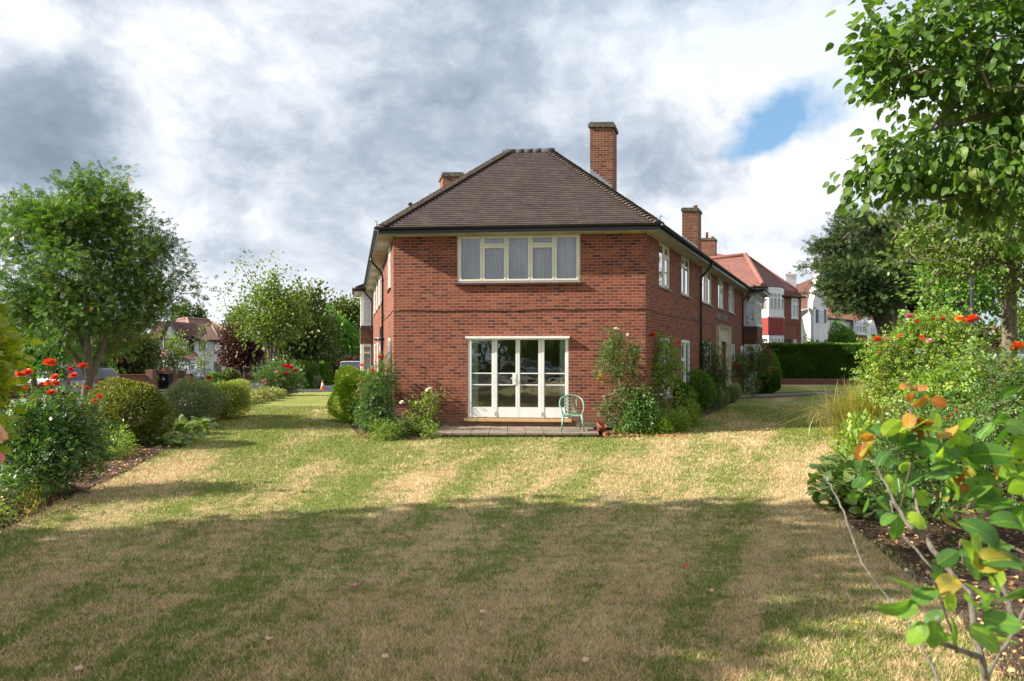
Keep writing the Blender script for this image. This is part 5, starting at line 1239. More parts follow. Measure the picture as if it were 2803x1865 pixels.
# ================================================================== STREET FURNITURE, WALLS
def sign_post():
    x, y = at(449, 47); z = terrain(x, y)
    r = root('lamp_post', (x, y, z), 'slim black lamp post with short arm, carrying the red triangular sign', 'lamp post')
    m = MB(); m.tube([(x, y, z), (x, y, z + 1.1), (x, y, z + 1.15), (x, y, z + 4.85)], [.085, .085, .055, .045], 10); m.tube([(x, y, z + 4.8), (x + .15, y, z + 4.92), (x + .55, y, z + 4.95)], .03, 8); m.build('pole', M['black'], r)
    m = MB(); m.boxv((x + .35, y - .09, z + 4.90), (.62, 0, .02), (0, .18, 0), (0, 0, .09)); bevel(m.build('lamp_head', M['greysill'], r), .03)
    zs = EYE - (1024 / 3.136 + 650 - HY) / FPX * 47; s = .62
    q = root('warning_sign', (x, y - .07, zs), 'red and white triangular roundabout warning sign on the left lamp post', 'sign')
    def tri(sc, yo, mat, n):
        m = MB(); c = V3(x, y - .07 - yo, zs + s * .866 / 3); P3 = [c + V3(math.sin(a) * s * .577 * sc, 0, math.cos(a) * s * .577 * sc) for a in (0, 2 * math.pi / 3, 4 * math.pi / 3)]
        m.poly(P3[::-1]); m.poly([p + V3(0, .008, 0) for p in P3])
        for i in range(3): m.poly([P3[i], P3[(i + 1) % 3], P3[(i + 1) % 3] + V3(0, .008, 0), P3[i] + V3(0, .008, 0)])
        m.build(n, M[mat], q)
    tri(1.0, 0, 'red_sign', 'sign_border'); tri(.70, .004, 'sign_white', 'sign_face')
    c = V3(x, y - .085, zs + s * .27)
    for k in range(3):
        m = MB(); a0 = k * 2 * math.pi / 3; pin, pout = [], []
        for i in range(7):
            a = a0 + 1.45 * i / 6; pin.append(c + V3(math.cos(a) * .068, 0, math.sin(a) * .068)); pout.append(c + V3(math.cos(a) * .10, 0, math.sin(a) * .10))
        m.grid([p for ab in zip(pin, pout) for p in ab], 7, 2, False); a = a0 + 1.45; t1, t2 = V3(math.cos(a), 0, math.sin(a)), V3(-math.sin(a), 0, math.cos(a)); m.poly([c + t1 * .05, c + t1 * .118, c + t1 * .084 + t2 * .05]); m.build('arrow', M['black'], q)
    m = MB(); m.box(x - .07, x + .07, y - .07, y - .06, zs - .38, zs - .12); m.build('small_plate', M['sign_white'], r)
sign_post()
def post(name, lab, cat, px, Y, ztop, rad=.06, bands=(), group=None, head=None):
    x, y = at(px, Y); z = terrain(x, y); r = root(name, (x, y, z), lab, cat, group)
    m = MB(); m.tube([(x, y, z), (x, y, z + 1.0), (x, y, z + 1.05), (x, y, ztop)], [rad * 1.4, rad * 1.4, rad, rad * .8], 10); m.build('pole', M['black'], r)
    for (a, b, mat) in bands: m = MB(); m.tube([(x, y, z + a), (x, y, z + b)], rad * 1.6, 10); m.build('band', M[mat], r)
    if head: m = MB(); m.boxv((x - .25 + head * .3, y - .1, ztop - .04), (.6, 0, 0), (0, .2, 0), (0, 0, .1)); bevel(m.build('lamp_head', M['greysill'], r), .03)
post('lamp_post', 'black lamp post with yellow band on the far pavement, right of the purple tree', 'lamp post', 693, 70, 3.6, .07, [(1.3, 1.9, 'yellow'), (2.7, 3.05, 'sign_white')], head=1)
post('street_post', 'short thick black post beside the far lamp post with yellow band', 'post', 699, 71, 1.2, .09)
post('lamp_post', 'tall black lamp post in the right verge behind the orange-red roses', 'lamp post', 2660, 20, 6.4, .058, [(1.55, 1.95, 'black')], head=-1)
def bin_(px, Y, lab, mat, s=1.0, h=1.05):
    x, y = at(px, Y); z = terrain(x, y); r = root('wheelie_bin', (x, y, z), lab, 'bin', None)
    m = MB(); a, b = .24 * s, .29 * s; P8 = [(x + sx * a, y + sy * a, z + .06) for sx, sy in ((-1, -1), (1, -1), (1, 1), (-1, 1))] + [(x + sx * b, y + sy * b, z + h) for sx, sy in ((-1, -1), (1, -1), (1, 1), (-1, 1))]
    for q in ((0, 3, 2, 1), (4, 5, 6, 7), (0, 1, 5, 4), (1, 2, 6, 5), (2, 3, 7, 6), (3, 0, 4, 7)): m.poly([P8[k] for k in q])
    m.build('bin_body', M[mat], r); m = MB(); m.boxv((x - b - .02, y - b - .03, z + h), (2 * b + .04, 0, 0), (0, 2 * b + .06, .02), (0, 0, .05)); bevel(m.build('lid', M[mat], r), .02)
    m = MB(); m.box(x - .07, x + .08, y - b - .006, y - b + .002, z + h * .6, z + h * .75); m.build('sticker', M['sign_white'], r)
bin_(454.5, 46, 'black wheelie bin standing at the foot of the warning sign post', 'bin', 1.15, 1.0)
bin_(876, 58, 'blue bin behind the clipped hedge blocks at the far lawn', 'blue_pl', 1.1, .95)
def garden_wall(name, lab, p0, p1, h, th=.22, piers=(), mat='gwall', cap=True, base=None, group='garden walls'):
    """p = (x, y)"""
    p0, p1 = Vector(p0), Vector(p1); d = (p1 - p0); L = d.length; d.normalize(); n = V3(-d.y, d.x, 0); za, zb = terrain(*p0), terrain(*p1)
    r = root(name, (p0.x, p0.y, za), lab, 'wall', group)
    m = MB(); o = V3(p0.x, p0.y, za - .05); m.boxv(o, (p1.x - p0.x, p1.y - p0.y, zb - za), n * th, (0, 0, h + .05)); m.build('brickwork', M[mat], r)
    if cap: m = MB(); m.boxv(o - n * .03 + V3(0, 0, h + .05), (p1.x - p0.x, p1.y - p0.y, zb - za), n * (th + .06), (0, 0, .06)); m.build('coping', M['terra'], r)
    for t in piers:
        q = p0.lerp(p1, t); z = terrain(*q); m = MB(); m.boxv((q.x - .2, q.y - .2, z - .02), (.42, 0, 0), (0, .42, 0), (0, 0, h + .35)); m.build('pier', M[mat], r)
    return r
W_ = garden_wall
W_('garden_wall', 'red brick garden wall with coping behind the round clipped bush', at(236, 38), at(412, 40), .95, piers=(1.0,))
W_('garden_wall', 'low brick wall under the lilac flowers on the far pavement', at(255, 35.5), at(312, 37), .45)
W_('garden_wall', 'brick wall between the dark car and the warning sign post', at(405, 43.0), at(447, 47.0), 1.15, piers=(1.0,))
W_('garden_wall', 'low brick wall right of the black wheelie bin', at(470, 49), at(520, 52), .9, piers=(0, .55))
W_('garden_wall', 'low dark brick wall at far left below the silver-blue car', at(20, 30.5), at(235, 33), .5)
W_('garden_wall', 'brown brick front wall below the iron railings', at(655, 75.5), at(745, 76), .75, piers=(.12,))
W_('garden_wall', 'brown brick wall behind the traffic cone', at(868, 60), at(945, 60), .62)
def railings():
    a, b = Vector(at(660, 75.6)), Vector(at(716, 75.9)); z = terrain(*a) + .75; r = root('iron_railings', (a.x, a.y, z), 'black iron railings on top of the brown brick front wall', 'railings'); m = MB()
    n = 34
    for i in range(n): q = a.lerp(b, i / (n - 1)); m.tube([(q.x, q.y + .1, z), (q.x, q.y + .1, z + .85)], .018, 4)
    for zz in (.1, .75): m.tube([(a.x, a.y + .1, z + zz), (b.x, b.y + .1, z + zz)], .025, 4)
    m.build('bars', M['black'], r)
railings()

# ================================================================== OTHER HOUSES
def PZ(px, z, Y): return V3((px - CX) / FPX * Y, Y, z)
def poly_house(name, label, foot, zb, ze, wall, roofs, roofm, group='houses', soff=True, holes=None, gut=True):
    """foot: plan points (x,y) of the walls; roofs: polygons"""
    r = root(name, (foot[0][0], foot[0][1], zb), label, 'house', group); m = MB(); Ws = []
    for i in range(len(foot) - 1):
        a, b = Vector(foot[i]), Vector(foot[i + 1]); Wd = Wall(a, b - a); mid = (a + b) / 2
        if Wd.n.dot(-mid) < 0: Wd = Wall(a, b - a, -1)
        Wd.L = (b - a).length; Ws.append(Wd); Wd.sheet(m, 0, Wd.L, zb - .3, ze, (holes or {}).get(i, []), uoff=i * .4)
    w0 = m.build('wall', M[wall], r)
    m = MB()
    for R_ in roofs: plain_slope(m, [Vector(p) for p in R_])
    rf_ = m.build('roof', M[roofm], r)
    if gut:
        m = MB()
        for R_ in roofs: m.tube([Vector(R_[0]) - V3(0, 0, .05), Vector(R_[1]) - V3(0, 0, .05)], .08, 6)
        m.build('gutter', M['black'], r)
    return r, Ws, w0, rf_
def hwin(r, Wd, px0, py0, px1, py1, cols, fm='white', cur='net', n=.0, **kw):
    u0, z1 = Wd.at(px0, py0); u1, z0 = Wd.at(px1, py1); u0, u1 = min(u0, u1), max(u0, u1); return window(Wd, u0, u1, z0, z1, cols, r, fm=fm, curtain=cur, room=.42, set_=-.03 - .03, gl='glass_side', **kw)
C2 = [(1, [.72], True), (1, [.72], True)]; C3 = [(1, [.72], True)] * 3; C1 = [(1, [], False)]
# white house with rose-brown hipped roof, left
Y0 = 88; zb = -1.5; zeB = 3.75
c0 = at(533, 87.5); lf = at(447, 95); rt_ = at(668, 92.5)
ov = lambda px, z, Y: PZ(px, z, Y)
R1, R2, R0 = PZ(511, 6.75, 92), PZ(571, 6.75, 97), PZ(484, 6.75, 97)
hB, WB, wB, rB = poly_house('house', 'white rendered house with rose-brown hipped roof and rooflight, left of centre', [lf, c0, rt_, at(640, 103)], -1.6, zeB, 'render',
    [[PZ(440, zeB, 94.6), PZ(532.5, zeB, 86.9), R1, R0], [PZ(532.5, zeB, 86.9), PZ(673, zeB, 92), R2, R1], [PZ(673, zeB, 92), PZ(640, zeB, 104), R2]], 'tile_pink')
m = MB()
for a, b in ((PZ(532.5, zeB, 86.9), R1), (R1, R2), (R1, R0), (R2, PZ(673, zeB, 92))): m.tube([a + V3(0, 0, .05), b + V3(0, 0, .05)], .14, 6)
g0, g1_ = PZ(560, 5.75, 90.6), PZ(579, 5.75, 91.0); e0, e1 = PZ(570, zeB, 88.0), PZ(603, zeB, 89.0)
m.tube([g1_, e1], .12, 6); m.tube([g0, g1_], .12, 6); m.build('ridge_tiles', M['ridge_pink'], rB)
m = MB(); plain_slope(m, [PZ(573, zeB, 88.2), PZ(603.5, zeB, 89.0), g1_, g0]); plain_slope(m, [g0, g1_, PZ(585, 5.9, 93.5), PZ(566, 5.9, 93.5)]); plain_slope(m, [PZ(603.5, zeB, 89.0), PZ(612, zeB, 90.2), PZ(585, 5.9, 93.5), g1_]); m.build('gable_roof', M['tile_pink'], rB)
def on_plane(px, py, a, b, c):
    n = (b - a).cross(c - a); d = V3((px - CX) / FPX, 1, -(py - HY) / FPX); o = V3(0, 0, EYE); return o + d * ((a - o).dot(n) / d.dot(n))
s_ = [on_plane(400 + x / 5.6, 820 + y / 5.6, PZ(440, zeB, 94.6), PZ(532.5, zeB, 86.9), R1) + V3(0, -.12, .1) for x, y in ((470, 458), (530, 458), (588, 388), (512, 388))]
m = MB(); m.poly(s_); sk = m.build('rooflight', M['head'], rB); m = MB(); m.tube(s_ + [s_[0]], .07, 4); m.build('rooflight_frame', M['darkgrey'], sk)
hwin(hB, WB[1], 545, 935, 562, 961, C2, 'darkgrey'); hwin(hB, WB[1], 586, 935, 622, 962, [(1, [], False), (.6, [], True)], 'darkgrey'); hwin(hB, WB[1], 586, 991, 605, 1018, C1, 'darkgrey'); hwin(hB, WB[1], 541, 996, 551, 1022, C1, 'darkgrey', None); hwin(hB, WB[1], 618, 992, 634, 1020, C1, 'darkgrey', None)
m = MB(); WB[1].box(m, 0, WB[1].L, 1.0, 1.06, .002, .03); m.build('string_band', M['white'], wB)
m = MB(); q_ = WB[1].at(523.5)[0]; m.tube([WB[0].p(WB[0].L - .5, zeB - .1, .08), WB[0].p(WB[0].L - .5, -1.5, .08)], .06, 6); m.build('downpipe', M['black'], hB)
# brown-tiled house with white gable, left of it
zA = 3.8
A0, A1 = at(405, 82), at(512, 84)
hA, WA, wA, rA = poly_house('house', 'white and brick house with brown tiled roof and small white gable, behind the warning sign', [at(398, 90), A0, A1, at(520, 92)], -1.4, zA, 'render',
    [[PZ(400, zA, 81.4), PZ(470, zA, 82.6), PZ(467, 6.15, 88), PZ(428, 6.15, 87)], [PZ(470, zA, 82.6), PZ(523, zA, 83.6), PZ(476, 6.15, 90), PZ(467, 6.15, 88)], [PZ(523, zA, 83.6), PZ(530, zA, 92), PZ(476, 6.15, 90)]], 'tile_dkred')
m = MB(); a, b, c_ = PZ(449, 3.85, 81.2), PZ(483, 3.85, 81.8), PZ(467.5, 5.75, 81.5); m.poly([a, b, c_]); m.poly([a + V3(0, 1.5, 0), c_ + V3(0, 5, 0), c_, a]); m.build('gable', M['white'], wA)
m = MB(); m.boxv(a - V3(.35, .3, .25), c_ - a + V3(.1, 0, .3), (0, .3, 0), (0, 0, .18)); m.boxv(c_ - V3(.05, .3, -.05), b - c_ + V3(.5, 0, -.35), (0, .3, 0), (0, 0, .18)); m.build('bargeboard', M['black'], wA)
plain = MB(); plain_slope(plain, [a + V3(-.3, -.2, -.1), a + V3(-.3, 6, .9), c_ + V3(0, 6.2, .1), c_ + V3(0, -.2, .1)]); plain_slope(plain, [b + V3(.4, 6, .9), b + V3(.4, -.2, -.1), c_ + V3(0, -.2, .1), c_ + V3(0, 6.2, .1)]); plain.build('gable_roof', M['tile_dkred'], rA)
hwin(hA, WA[1], 486, 933, 512, 957, C3); hwin(hA, WA[1], 452, 1007, 482, 1024, C3); hwin(hA, WA[1], 505, 995, 510, 1028, C1, cur=None); hwin(hA, WA[1], 418, 1008, 436, 1026, C2)
m = MB(); WA[1].box(m, WA[1].at(488)[0], WA[1].at(512)[0], WA[1].at(488, 983)[1], WA[1].at(488, 963)[1], .01, .12); m.build('brick_panel', M['brick2'], wA)
p_ = root('porch', tuple(PZ(490, -1.4, 80)), 'white columned porch with brown tiled lean-to roof, left of the white house', 'porch')
m = MB(); zt = EYE - (984 - HY) / FPX * 80; a, b = PZ(484, zt, 80), PZ(545, zt, 81); m.boxv(a + V3(0, 0, -.55), b - a, (0, .25, 0), (0, 0, .55)); m.build('beam', M['white'], p_)
m = MB(); plain_slope(m, [a + V3(-.2, -.3, .02), b + V3(.3, -.3, .02), b + V3(-1.6, 2.6, .85), a + V3(.2, 2.6, .85)]); m.build('roof', M['tile_dkred'], p_)
for px in (488, 508, 512.5, 535): m = MB(); q = PZ(px, -1.5, 80.1); m.box(q.x - .13, q.x + .13, q.y, q.y + .2, -1.5, zt - .55); m.build('column', M['white'], p_)
m = MB(); q = PZ(522, -1.2, 80.2); WX = Wall((PZ(518, 0, 80.2).x, 80.2), (1, .02)); window(WX, .05, .7, -.9, zt - .6, C1, p_, fm='white', curtain='net', room=.3)
# cream house with red tile-hung band
hC, WC, wC, rC = poly_house('house', 'cream rendered house with red band between its windows, behind the airy tree', [at(690, 100), at(694, 95), at(800, 96), at(805, 106)], -1.6, 4.1, 'creamrender',
    [[PZ(688, 4.1, 94.4), PZ(804, 4.1, 95.4), PZ(790, 7.2, 101), PZ(702, 7.2, 101)]], 'tile_dkred')
m = MB(); WC[1].box(m, WC[1].at(699)[0], WC[1].at(737)[0], WC[1].at(700, 988)[1], WC[1].at(700, 968)[1], .01, .30); m.build('red_panel', M['tile_red'], wC)
hwin(hC, WC[1], 703, 937, 735, 964, C3); hwin(hC, WC[1], 703, 989, 737, 1006, C3); hwin(hC, WC[1], 752, 938, 765, 960, C2)
# far left house behind the street trees
hD, WD, wD, rD = poly_house('house', 'brick and white house glimpsed between the trunks of the big left tree', [at(40, 52), at(46, 47), at(275, 49), at(290, 56)], -.5, 4.6, 'brick2',
    [[PZ(30, 4.6, 46.4), PZ(285, 4.6, 48.4), PZ(240, 7.0, 52.5), PZ(80, 7.0, 52)]], 'tile_dkred')
m = MB(); WD[1].box(m, WD[1].at(74)[0], WD[1].at(158)[0], -.5, WD[1].at(100, 1000)[1] + .0, .05, .9); q = m.build('bay', M['white'], wD)
WDb = Wall(WD[1].p(0, 0, .9).xy, WD[1].d); hwin(hD, WDb, 78, 1006, 100, 1030, C2); hwin(hD, WDb, 104, 1006, 128, 1028, C2); hwin(hD, WDb, 132, 1003, 155, 1030, C3)
m = MB(); a, b = PZ(165, EYE - (1004 - HY) / FPX * 45.5, 45.5), PZ(238, EYE - (1004 - HY) / FPX * 46, 46); plain_slope(m, [a, b, b + V3(-.8, 2.4, 1.5), a + V3(.5, 2.4, 1.5)]); m.build('porch_roof', M['tile_dkred'], wD)
hwin(hD, WD[1], 88, 955, 120, 985, C3); hwin(hD, WD[1], 238, 925, 262, 960, C2)
# ---------------- right: red brick house with bay
z1 = 6.28; A_ = V3(16.0, 43.5, z1); B_ = V3(20.1, 48.0, z1); Pk = V3(17.1, 50.0, 9.13); Lk = V3(11.9, 54.7, 9.13); AL = V3(9.3, 49.5, z1)
w1 = at(2143, 45.2); w2 = at(2193, 47.4)
hE, WE, wE, rE = poly_house('house', 'red brick house with salmon tiled hipped roof and white bay, behind the right wing', [(9.6, 50.6), at(2100, 45.0), w1, w2, at(2190, 55)], .1, 6.2, 'brick2',
    [[AL, A_, Pk, Lk], [A_, B_, Pk], [B_, V3(17, 58, z1), Lk, Pk]], 'tile_salmon')
m = MB(); m.tube([A_ + V3(0, 0, .08), Pk + V3(0, 0, .08)], .17, 8); m.tube([Pk + V3(0, 0, .08), Lk + V3(0, 0, .08)], .15, 8); m.tube([B_ + V3(0, 0, .08), Pk + V3(0, 0, .08)], .10, 8); m.build('hip_tiles', M['ridge_red'], rE)
m = MB(); plain_slope(m, [A_ + V3(.02, -.02, .03), B_ + V3(.02, -.02, .03), Pk + V3(0, 0, .03)]); m.build('shaded_side_roof', M['tile_dkred'], rE)  # darker tiles over this slope put its shade into the colour
rE.children[-1].name = 'right_roof_painted_shade'
m = MB(); m.poly([A_ - V3(0, 0, .1), B_ - V3(0, 0, .1), V3(*w2, z1 - .1), V3(*w1, z1 - .1), V3(*at(2100, 45.0), z1 - .1), V3(9.6, 50.6, z1 - .1), AL - V3(0, 0, .1)]); m.build('soffit', M['white'], hE)
zz = lambda py, Y: EYE - (py - HY) / FPX * Y
q0, q1 = PZ(2139, zz(811, 44.8), 44.6), PZ(2204, zz(815, 47.5), 47.3); m = MB(); plain_slope(m, [q0, q1, q1 + V3(-.8, .9, .75), q0 + V3(-.3, 1.2, .75)]); m.tube([q0, q1], .08, 6); m.build('lower_eave', M['tile_dkred'], wE)
hwin(hE, WE[2], 2164.5, 815.5, 2183, 873, C2, cur='curt', sill='white', fw=.09)
bf = [at(2081, 44.7), at(2104, 43.8), at(2139, 44.4), at(2146, 45.3)]
bb = MB(); zl = (1.2, 3.18, 4.42, 6.2); BWs = []
for i in range(3):
    a, b = Vector(bf[i]), Vector(bf[i + 1]); Wd = Wall(a, b - a); 
    if Wd.n.dot(-(a + b) / 2) < 0: Wd = Wall(a, b - a, -1)
    L = (b - a).length; BWs.append((Wd, L)); Wd.sheet(bb, 0, L, .1, 6.25, [(.05, L - .05, 4.75, 5.95), (.05, L - .05, 1.75, 3.05)])
bo = bb.build('bay', M['white'], hE); m = MB()
for Wd, L in BWs: Wd.sheet(m, -.03, L + .03, 3.18, 4.36, n=.06)
m.build('hung_tiles', M['tile_red'], bo); m = MB()
for Wd, L in BWs:
    n = max(3, int(L / .16))
    for k in range(n): u = L * k / n; m.poly([Wd.p(u, 4.40, .075), Wd.p(u + L / n, 4.40, .075), Wd.p(u + L / n * .5, 4.24, .075)])
m.build('scalloped_edge', M['white'], bo)
for k, (Wd, L) in enumerate(BWs):
    for (za, zb_) in ((4.75, 5.95), (1.75, 3.05)): window(Wd, .05, L - .05, za, zb_, [(1, [.7], True)] * (1, 3, 1)[k], bo, fm='white', curtain='net', room=0, set_=.0, fw=.06, name='bay_window')
m = MB(); u0, z_ = WE[2].at(2140 + 13, 930); m2 = WE[2]
m2.box(m, m2.at(2147)[0], m2.at(2186)[0], m2.at(2160, 874)[1] - .06 - .25, m2.at(2160, 874)[1] - .25, .002, .03); m2.box(m, m2.at(2184)[0], m2.at(2186)[0], 3.1, 4.1, .002, .03); m.build('brick_band', M['brick2'], wE)
m = MB(); m2.box(m, m2.at(2144)[0], m2.at(2166)[0], .2, m2.at(2150, 929)[1], .002, .01); m.build('porch_shade_panel', M['dark'], wE); hwin(hE, m2, 2171, 930, 2178, 946, C1, cur=None)  # flat dark panel on the wall paints the shade inside the porch
ch = P(1919, 700, 52); chimney((ch.x, ch.y), (1, -.1), (.4, .92), 1.05, 1.0, 6.5, zz(652, 52), [(.35, .5, .45), (.75, .5, .12)], hE, mat='chim')
m = MB(); r0 = PZ(1955, zz(693, 62), 62); r1 = PZ(2015, zz(704, 60), 60); plain_slope(m, [PZ(1940, 6, 58), PZ(2050, 6, 56), r1, r0]); m.build('rear_roof', M['tile_dkred'], hE)
# ---------------- white house with stepped gable and dark shutters
Cc = at(2226.5, 55); Ce = at(2264, 57.5); Cl = at(2185, 61); ze2 = zz(842, 55)
hF = root('house', (Cc[0], Cc[1], .2), 'tall white house with stepped gable, dark shutters and brown tiled roof, behind the hedge', 'house', 'houses')
m = MB(); WFl = Wall(Cl, Vector(Cc) - Vector(Cl)); Lf_ = (Vector(Cc) - Vector(Cl)).length; WFl.sheet(m, 0, Lf_, -.2, ze2)
WFr = Wall(Cc, Vector(Ce) - Vector(Cc)); 
if WFr.n.dot(-Vector(Cc)) < 0: WFr = Wall(Cc, Vector(Ce) - Vector(Cc), -1)
Lr_ = (Vector(Ce) - Vector(Cc)).length; zt = lambda py: WFr.at(2240, py)[1]
prof = [(0, -.2), (Lr_, -.2), (Lr_, zt(830)), (Lr_ * .93, zt(815)), (Lr_ * .86, zt(815)), (Lr_ * .86, zt(795)), (Lr_ * .76, zt(795)), (Lr_ * .76, zt(778)), (Lr_ * .66, zt(778)), (Lr_ * .66, zt(763)), (Lr_ * .56, zt(763)), (Lr_ * .56, zt(749)), (Lr_ * .36, zt(749)), (Lr_ * .36, zt(762)), (Lr_ * .28, zt(762)), (Lr_ * .28, zt(778)), (Lr_ * .18, zt(778)), (Lr_ * .18, zt(795)), (Lr_ * .06, zt(795)), (Lr_ * .06, zt(815)), (-.15, zt(826)), (-.15, zt(850)), (0, zt(862))]
front_ = [WFr.p(u, z, .02) for u, z in prof]; back_ = [WFr.p(u, z, -.38) for u, z in prof]
m.poly(front_); m.poly(back_[::-1])
for i in range(len(prof)): j = (i + 1) % len(prof); m.poly([front_[i], front_[j], back_[j], back_[i]])
w_ = m.build('wall', M['render'], hF)
m = MB(); rz_ = zz(764, 58)
ra, rb = PZ(2130, rz_, 70), PZ(2230, rz_, 57.0); m_ea, m_eb = V3(*at(2180, 63.5), ze2), V3(*Cc, ze2); plain_slope(m, [m_ea + V3(-2, 1.5, 0), m_eb + V3(-.1, -.25, 0), rb, ra]); m.tube([m_ea, m_eb + V3(0, -.2, -.05)], .08, 6); m.build('roof', M['tile_dkred'], hF)
for (a_, b_, c_, d_) in ((2239, 847, 2254, 884), (2240, 930, 2254, 952)):
    hwin(hF, WFr, a_, b_, c_, d_, C3, cur='net')
    for (s0, s1) in ((a_ - 6.5, a_ - .3), (c_ + .3, c_ + 6)):
        sh = MB(); ua, zt_ = WFr.at(s0, b_); ub, zb_ = WFr.at(s1, d_); WFr.box(sh, ua, ub, zb_, zt_, .025, .07); sh.build('shutter', M['darkgrey'], hF)
ch = P(2150, 760, 62); chimney((ch.x, ch.y), (1, .1), (.3, .95), 1.05, .8, 7, zz(748, 62), [(.4, .4, .1)], hF, mat='render', capm='render')
# ---------------- white bungalow-like house with orange roof
f0, f1 = at(2264, 66), at(2372, 72); ze3 = zz(874, 68)
hG, WG, wG, rG = poly_house('house', 'white house with bright orange tiled roof and brick-based bay, right of the stepped gable', [at(2262, 74), f0, f1, at(2385, 80)], .2, ze3, 'render',
    [[PZ(2256, ze3, 65.4), PZ(2330, ze3, 69), PZ(2322, ze3 + 2.1, 76), PZ(2262, ze3 + 2.1, 73)], [PZ(2318, ze3 - .05, 68.2), PZ(2366, ze3 - .05, 71), PZ(2352, ze3 + 1.75, 76), PZ(2316, ze3 + 1.75, 74)]], 'tile_orange')
m = MB(); a, b, c_ = PZ(2360, ze3, 70.5), PZ(2377, ze3 - .2, 71.5), PZ(2369, ze3 + 1.3, 71); m.poly([a, b, c_]); m.boxv(a + V3(0, 0, -.05), b - a, (0, 2, 0), (0, 0, .06)); m.build('gable', M['white'], wG)
bq = [at(2333, 69.8), at(2338, 68.8), at(2362, 69.8), at(2372, 71.5)]; bb = MB(); BWs = []
for i in range(3):
    a, b = Vector(bq[i]), Vector(bq[i + 1]); Wd = Wall(a, b - a)
    if Wd.n.dot(-(a + b) / 2) < 0: Wd = Wall(a, b - a, -1)
    L = (b - a).length; BWs.append((Wd, L)); Wd.sheet(bb, 0, L, .2, ze3 - .1, [(.08, L - .08, zz(911, 69), zz(880, 69))])
bo = bb.build('bay', M['white'], hG); m = MB()
for Wd, L in BWs: Wd.sheet(m, -.03, L + .03, .2, zz(917, 69), n=.06)
m.build('brick_base', M['brick2'], bo)
for k, (Wd, L) in enumerate(BWs): window(Wd, .08, L - .08, zz(911, 69), zz(880, 69), [(1, [.66], True)] * (1, 2, 2)[k], bo, fm='white', curtain='net', room=0, set_=.0, fw=.07, name='bay_window')
hwin(hG, WG[1], 2295, 887, 2303, 902, C1); hwin(hG, WG[1], 2273, 876, 2280, 900, C2)
m = MB(); u_ = WG[1].at(2286)[0]; m.tube([WG[1].p(u_, ze3 + .5, .1), WG[1].p(u_, 1, .1)], .06, 6); m.build('downpipe', M['black'], hG)
hH, WH, wH, rH = poly_house('house', 'white and red brick house with brown roof, just left of the dark leaning trunk', [at(2372, 84), at(2374, 80), at(2425, 83)], .2, 6.0, 'brick2',
    [[PZ(2368, 6.0, 79.4), PZ(2428, 6.0, 82.4), PZ(2420, 9.2, 90), PZ(2376, 9.2, 88)]], 'tile_dkred')
m = MB(); WH[0].box if False else None; WH[1].box(m, 0, WH[1].L, zz(916, 80), 5.9, .01, .5); m.build('upper_bay', M['render'], wH); WHb = Wall(WH[1].p(0, 0, .5).xy, WH[1].d)
hwin(hH, WHb, 2378, 890, 2398, 914, C3)
hI, WI, wI, rI = poly_house('house', 'distant dark brick house with two chimneys, seen left of the thick trunk at right', [at(2688, 128), at(2690, 124), at(2750, 126), at(2752, 134)], .3, zz(918, 124), 'brick2',
    [[PZ(2687, zz(918, 124), 123.4), PZ(2752, zz(918, 124), 125.4), PZ(2745, zz(896, 130), 131), PZ(2702, zz(896, 130), 130)]], 'tile_dkred')
for px in (2694, 2720): ch = P(px, 900, 129); chimney((ch.x, ch.y), (1, 0), (0, 1), .35 * 1.3, .6, 5, zz(889, 129), [(.5, .5, .2)], rI)
hwin(hI, WI[1], 2700, 921, 2704, 927, C1); hwin(hI, WI[1], 2712, 921, 2719, 929, C1); hwin(hI, WI[1], 2726, 921, 2733, 929, C1)
# ================================================================== TREES AND PLANTS
def BL(px, py, Y, wpx, hpx, ry=None):
    c = P(px, py, Y); rx = wpx / 2 * Y / FPX; return (tuple(c), (rx, ry if ry else rx, hpx / 2 * Y / FPX))
def gz(px, Y): x, y = at(px, Y); return (x, y, terrain(x, y))
def pp(px, py, Y, r=None): p = P(px, py, Y); return (p.x, p.y, p.z) + ((r,) if r else ())
# big round tree, left
Y = 18.0; b = gz(232, Y)
tree('broadleaf_tree', 'big round-crowned tree with fine leaflets on the verge, filling the left of the photo', 'tree', b,
    [[(b[0], b[1], b[2], .15), pp(233, 1090, Y, .12), pp(246, 1030, Y, .12), pp(262, 1005, Y, .09), pp(283, 950, Y, .07), pp(300, 890, Y, .05)],
     (2, [pp(240, 985, Y - .2, .085), pp(238, 920, Y - .3, .07), pp(233, 840, Y - .3, .06), pp(240, 760, Y, .05), pp(235, 660, Y, .035)]),
     (2, [pp(222, 1000, Y + .1, .07), pp(190, 955, Y + .1, .06), pp(150, 925, Y, .045)]),
     (8, [pp(262, 860, Y + .4, .05), pp(310, 780, Y + .5, .035), pp(330, 700, Y + .6, .03)]), (6, [pp(200, 860, Y, .045), pp(150, 780, Y - .2, .03)])],
    [BL(240, 790, Y, 300, 290), BL(170, 620, Y, 260, 170), BL(265, 600, Y + .4, 250, 200), BL(370, 735, Y, 210, 240), BL(95, 745, Y, 210, 260), BL(60, 850, Y, 150, 150), BL(400, 800, Y, 140, 120), BL(420, 690, Y, 110, 110), BL(250, 860, Y + .4, 300, 70), BL(235, 545, Y, 110, 110), BL(90, 600, Y, 150, 110), BL(20, 650, Y, 100, 150), BL(330, 580, Y, 100, 80)],
    600, 32, .16, .17, 'ash', 'lf_ash', seed=3, amp=.42, shell=.85, rtip=.0055, rmax=.13,
    extra=[pp(110, 540, Y), pp(165, 512, Y), pp(232, 492, Y), pp(290, 498, Y), pp(338, 560, Y), pp(38, 545, Y), pp(440, 628, Y), pp(478, 690, Y), pp(488, 740, Y), pp(205, 512, Y), pp(265, 510, Y)])
Y = 31; b = gz(93, Y)
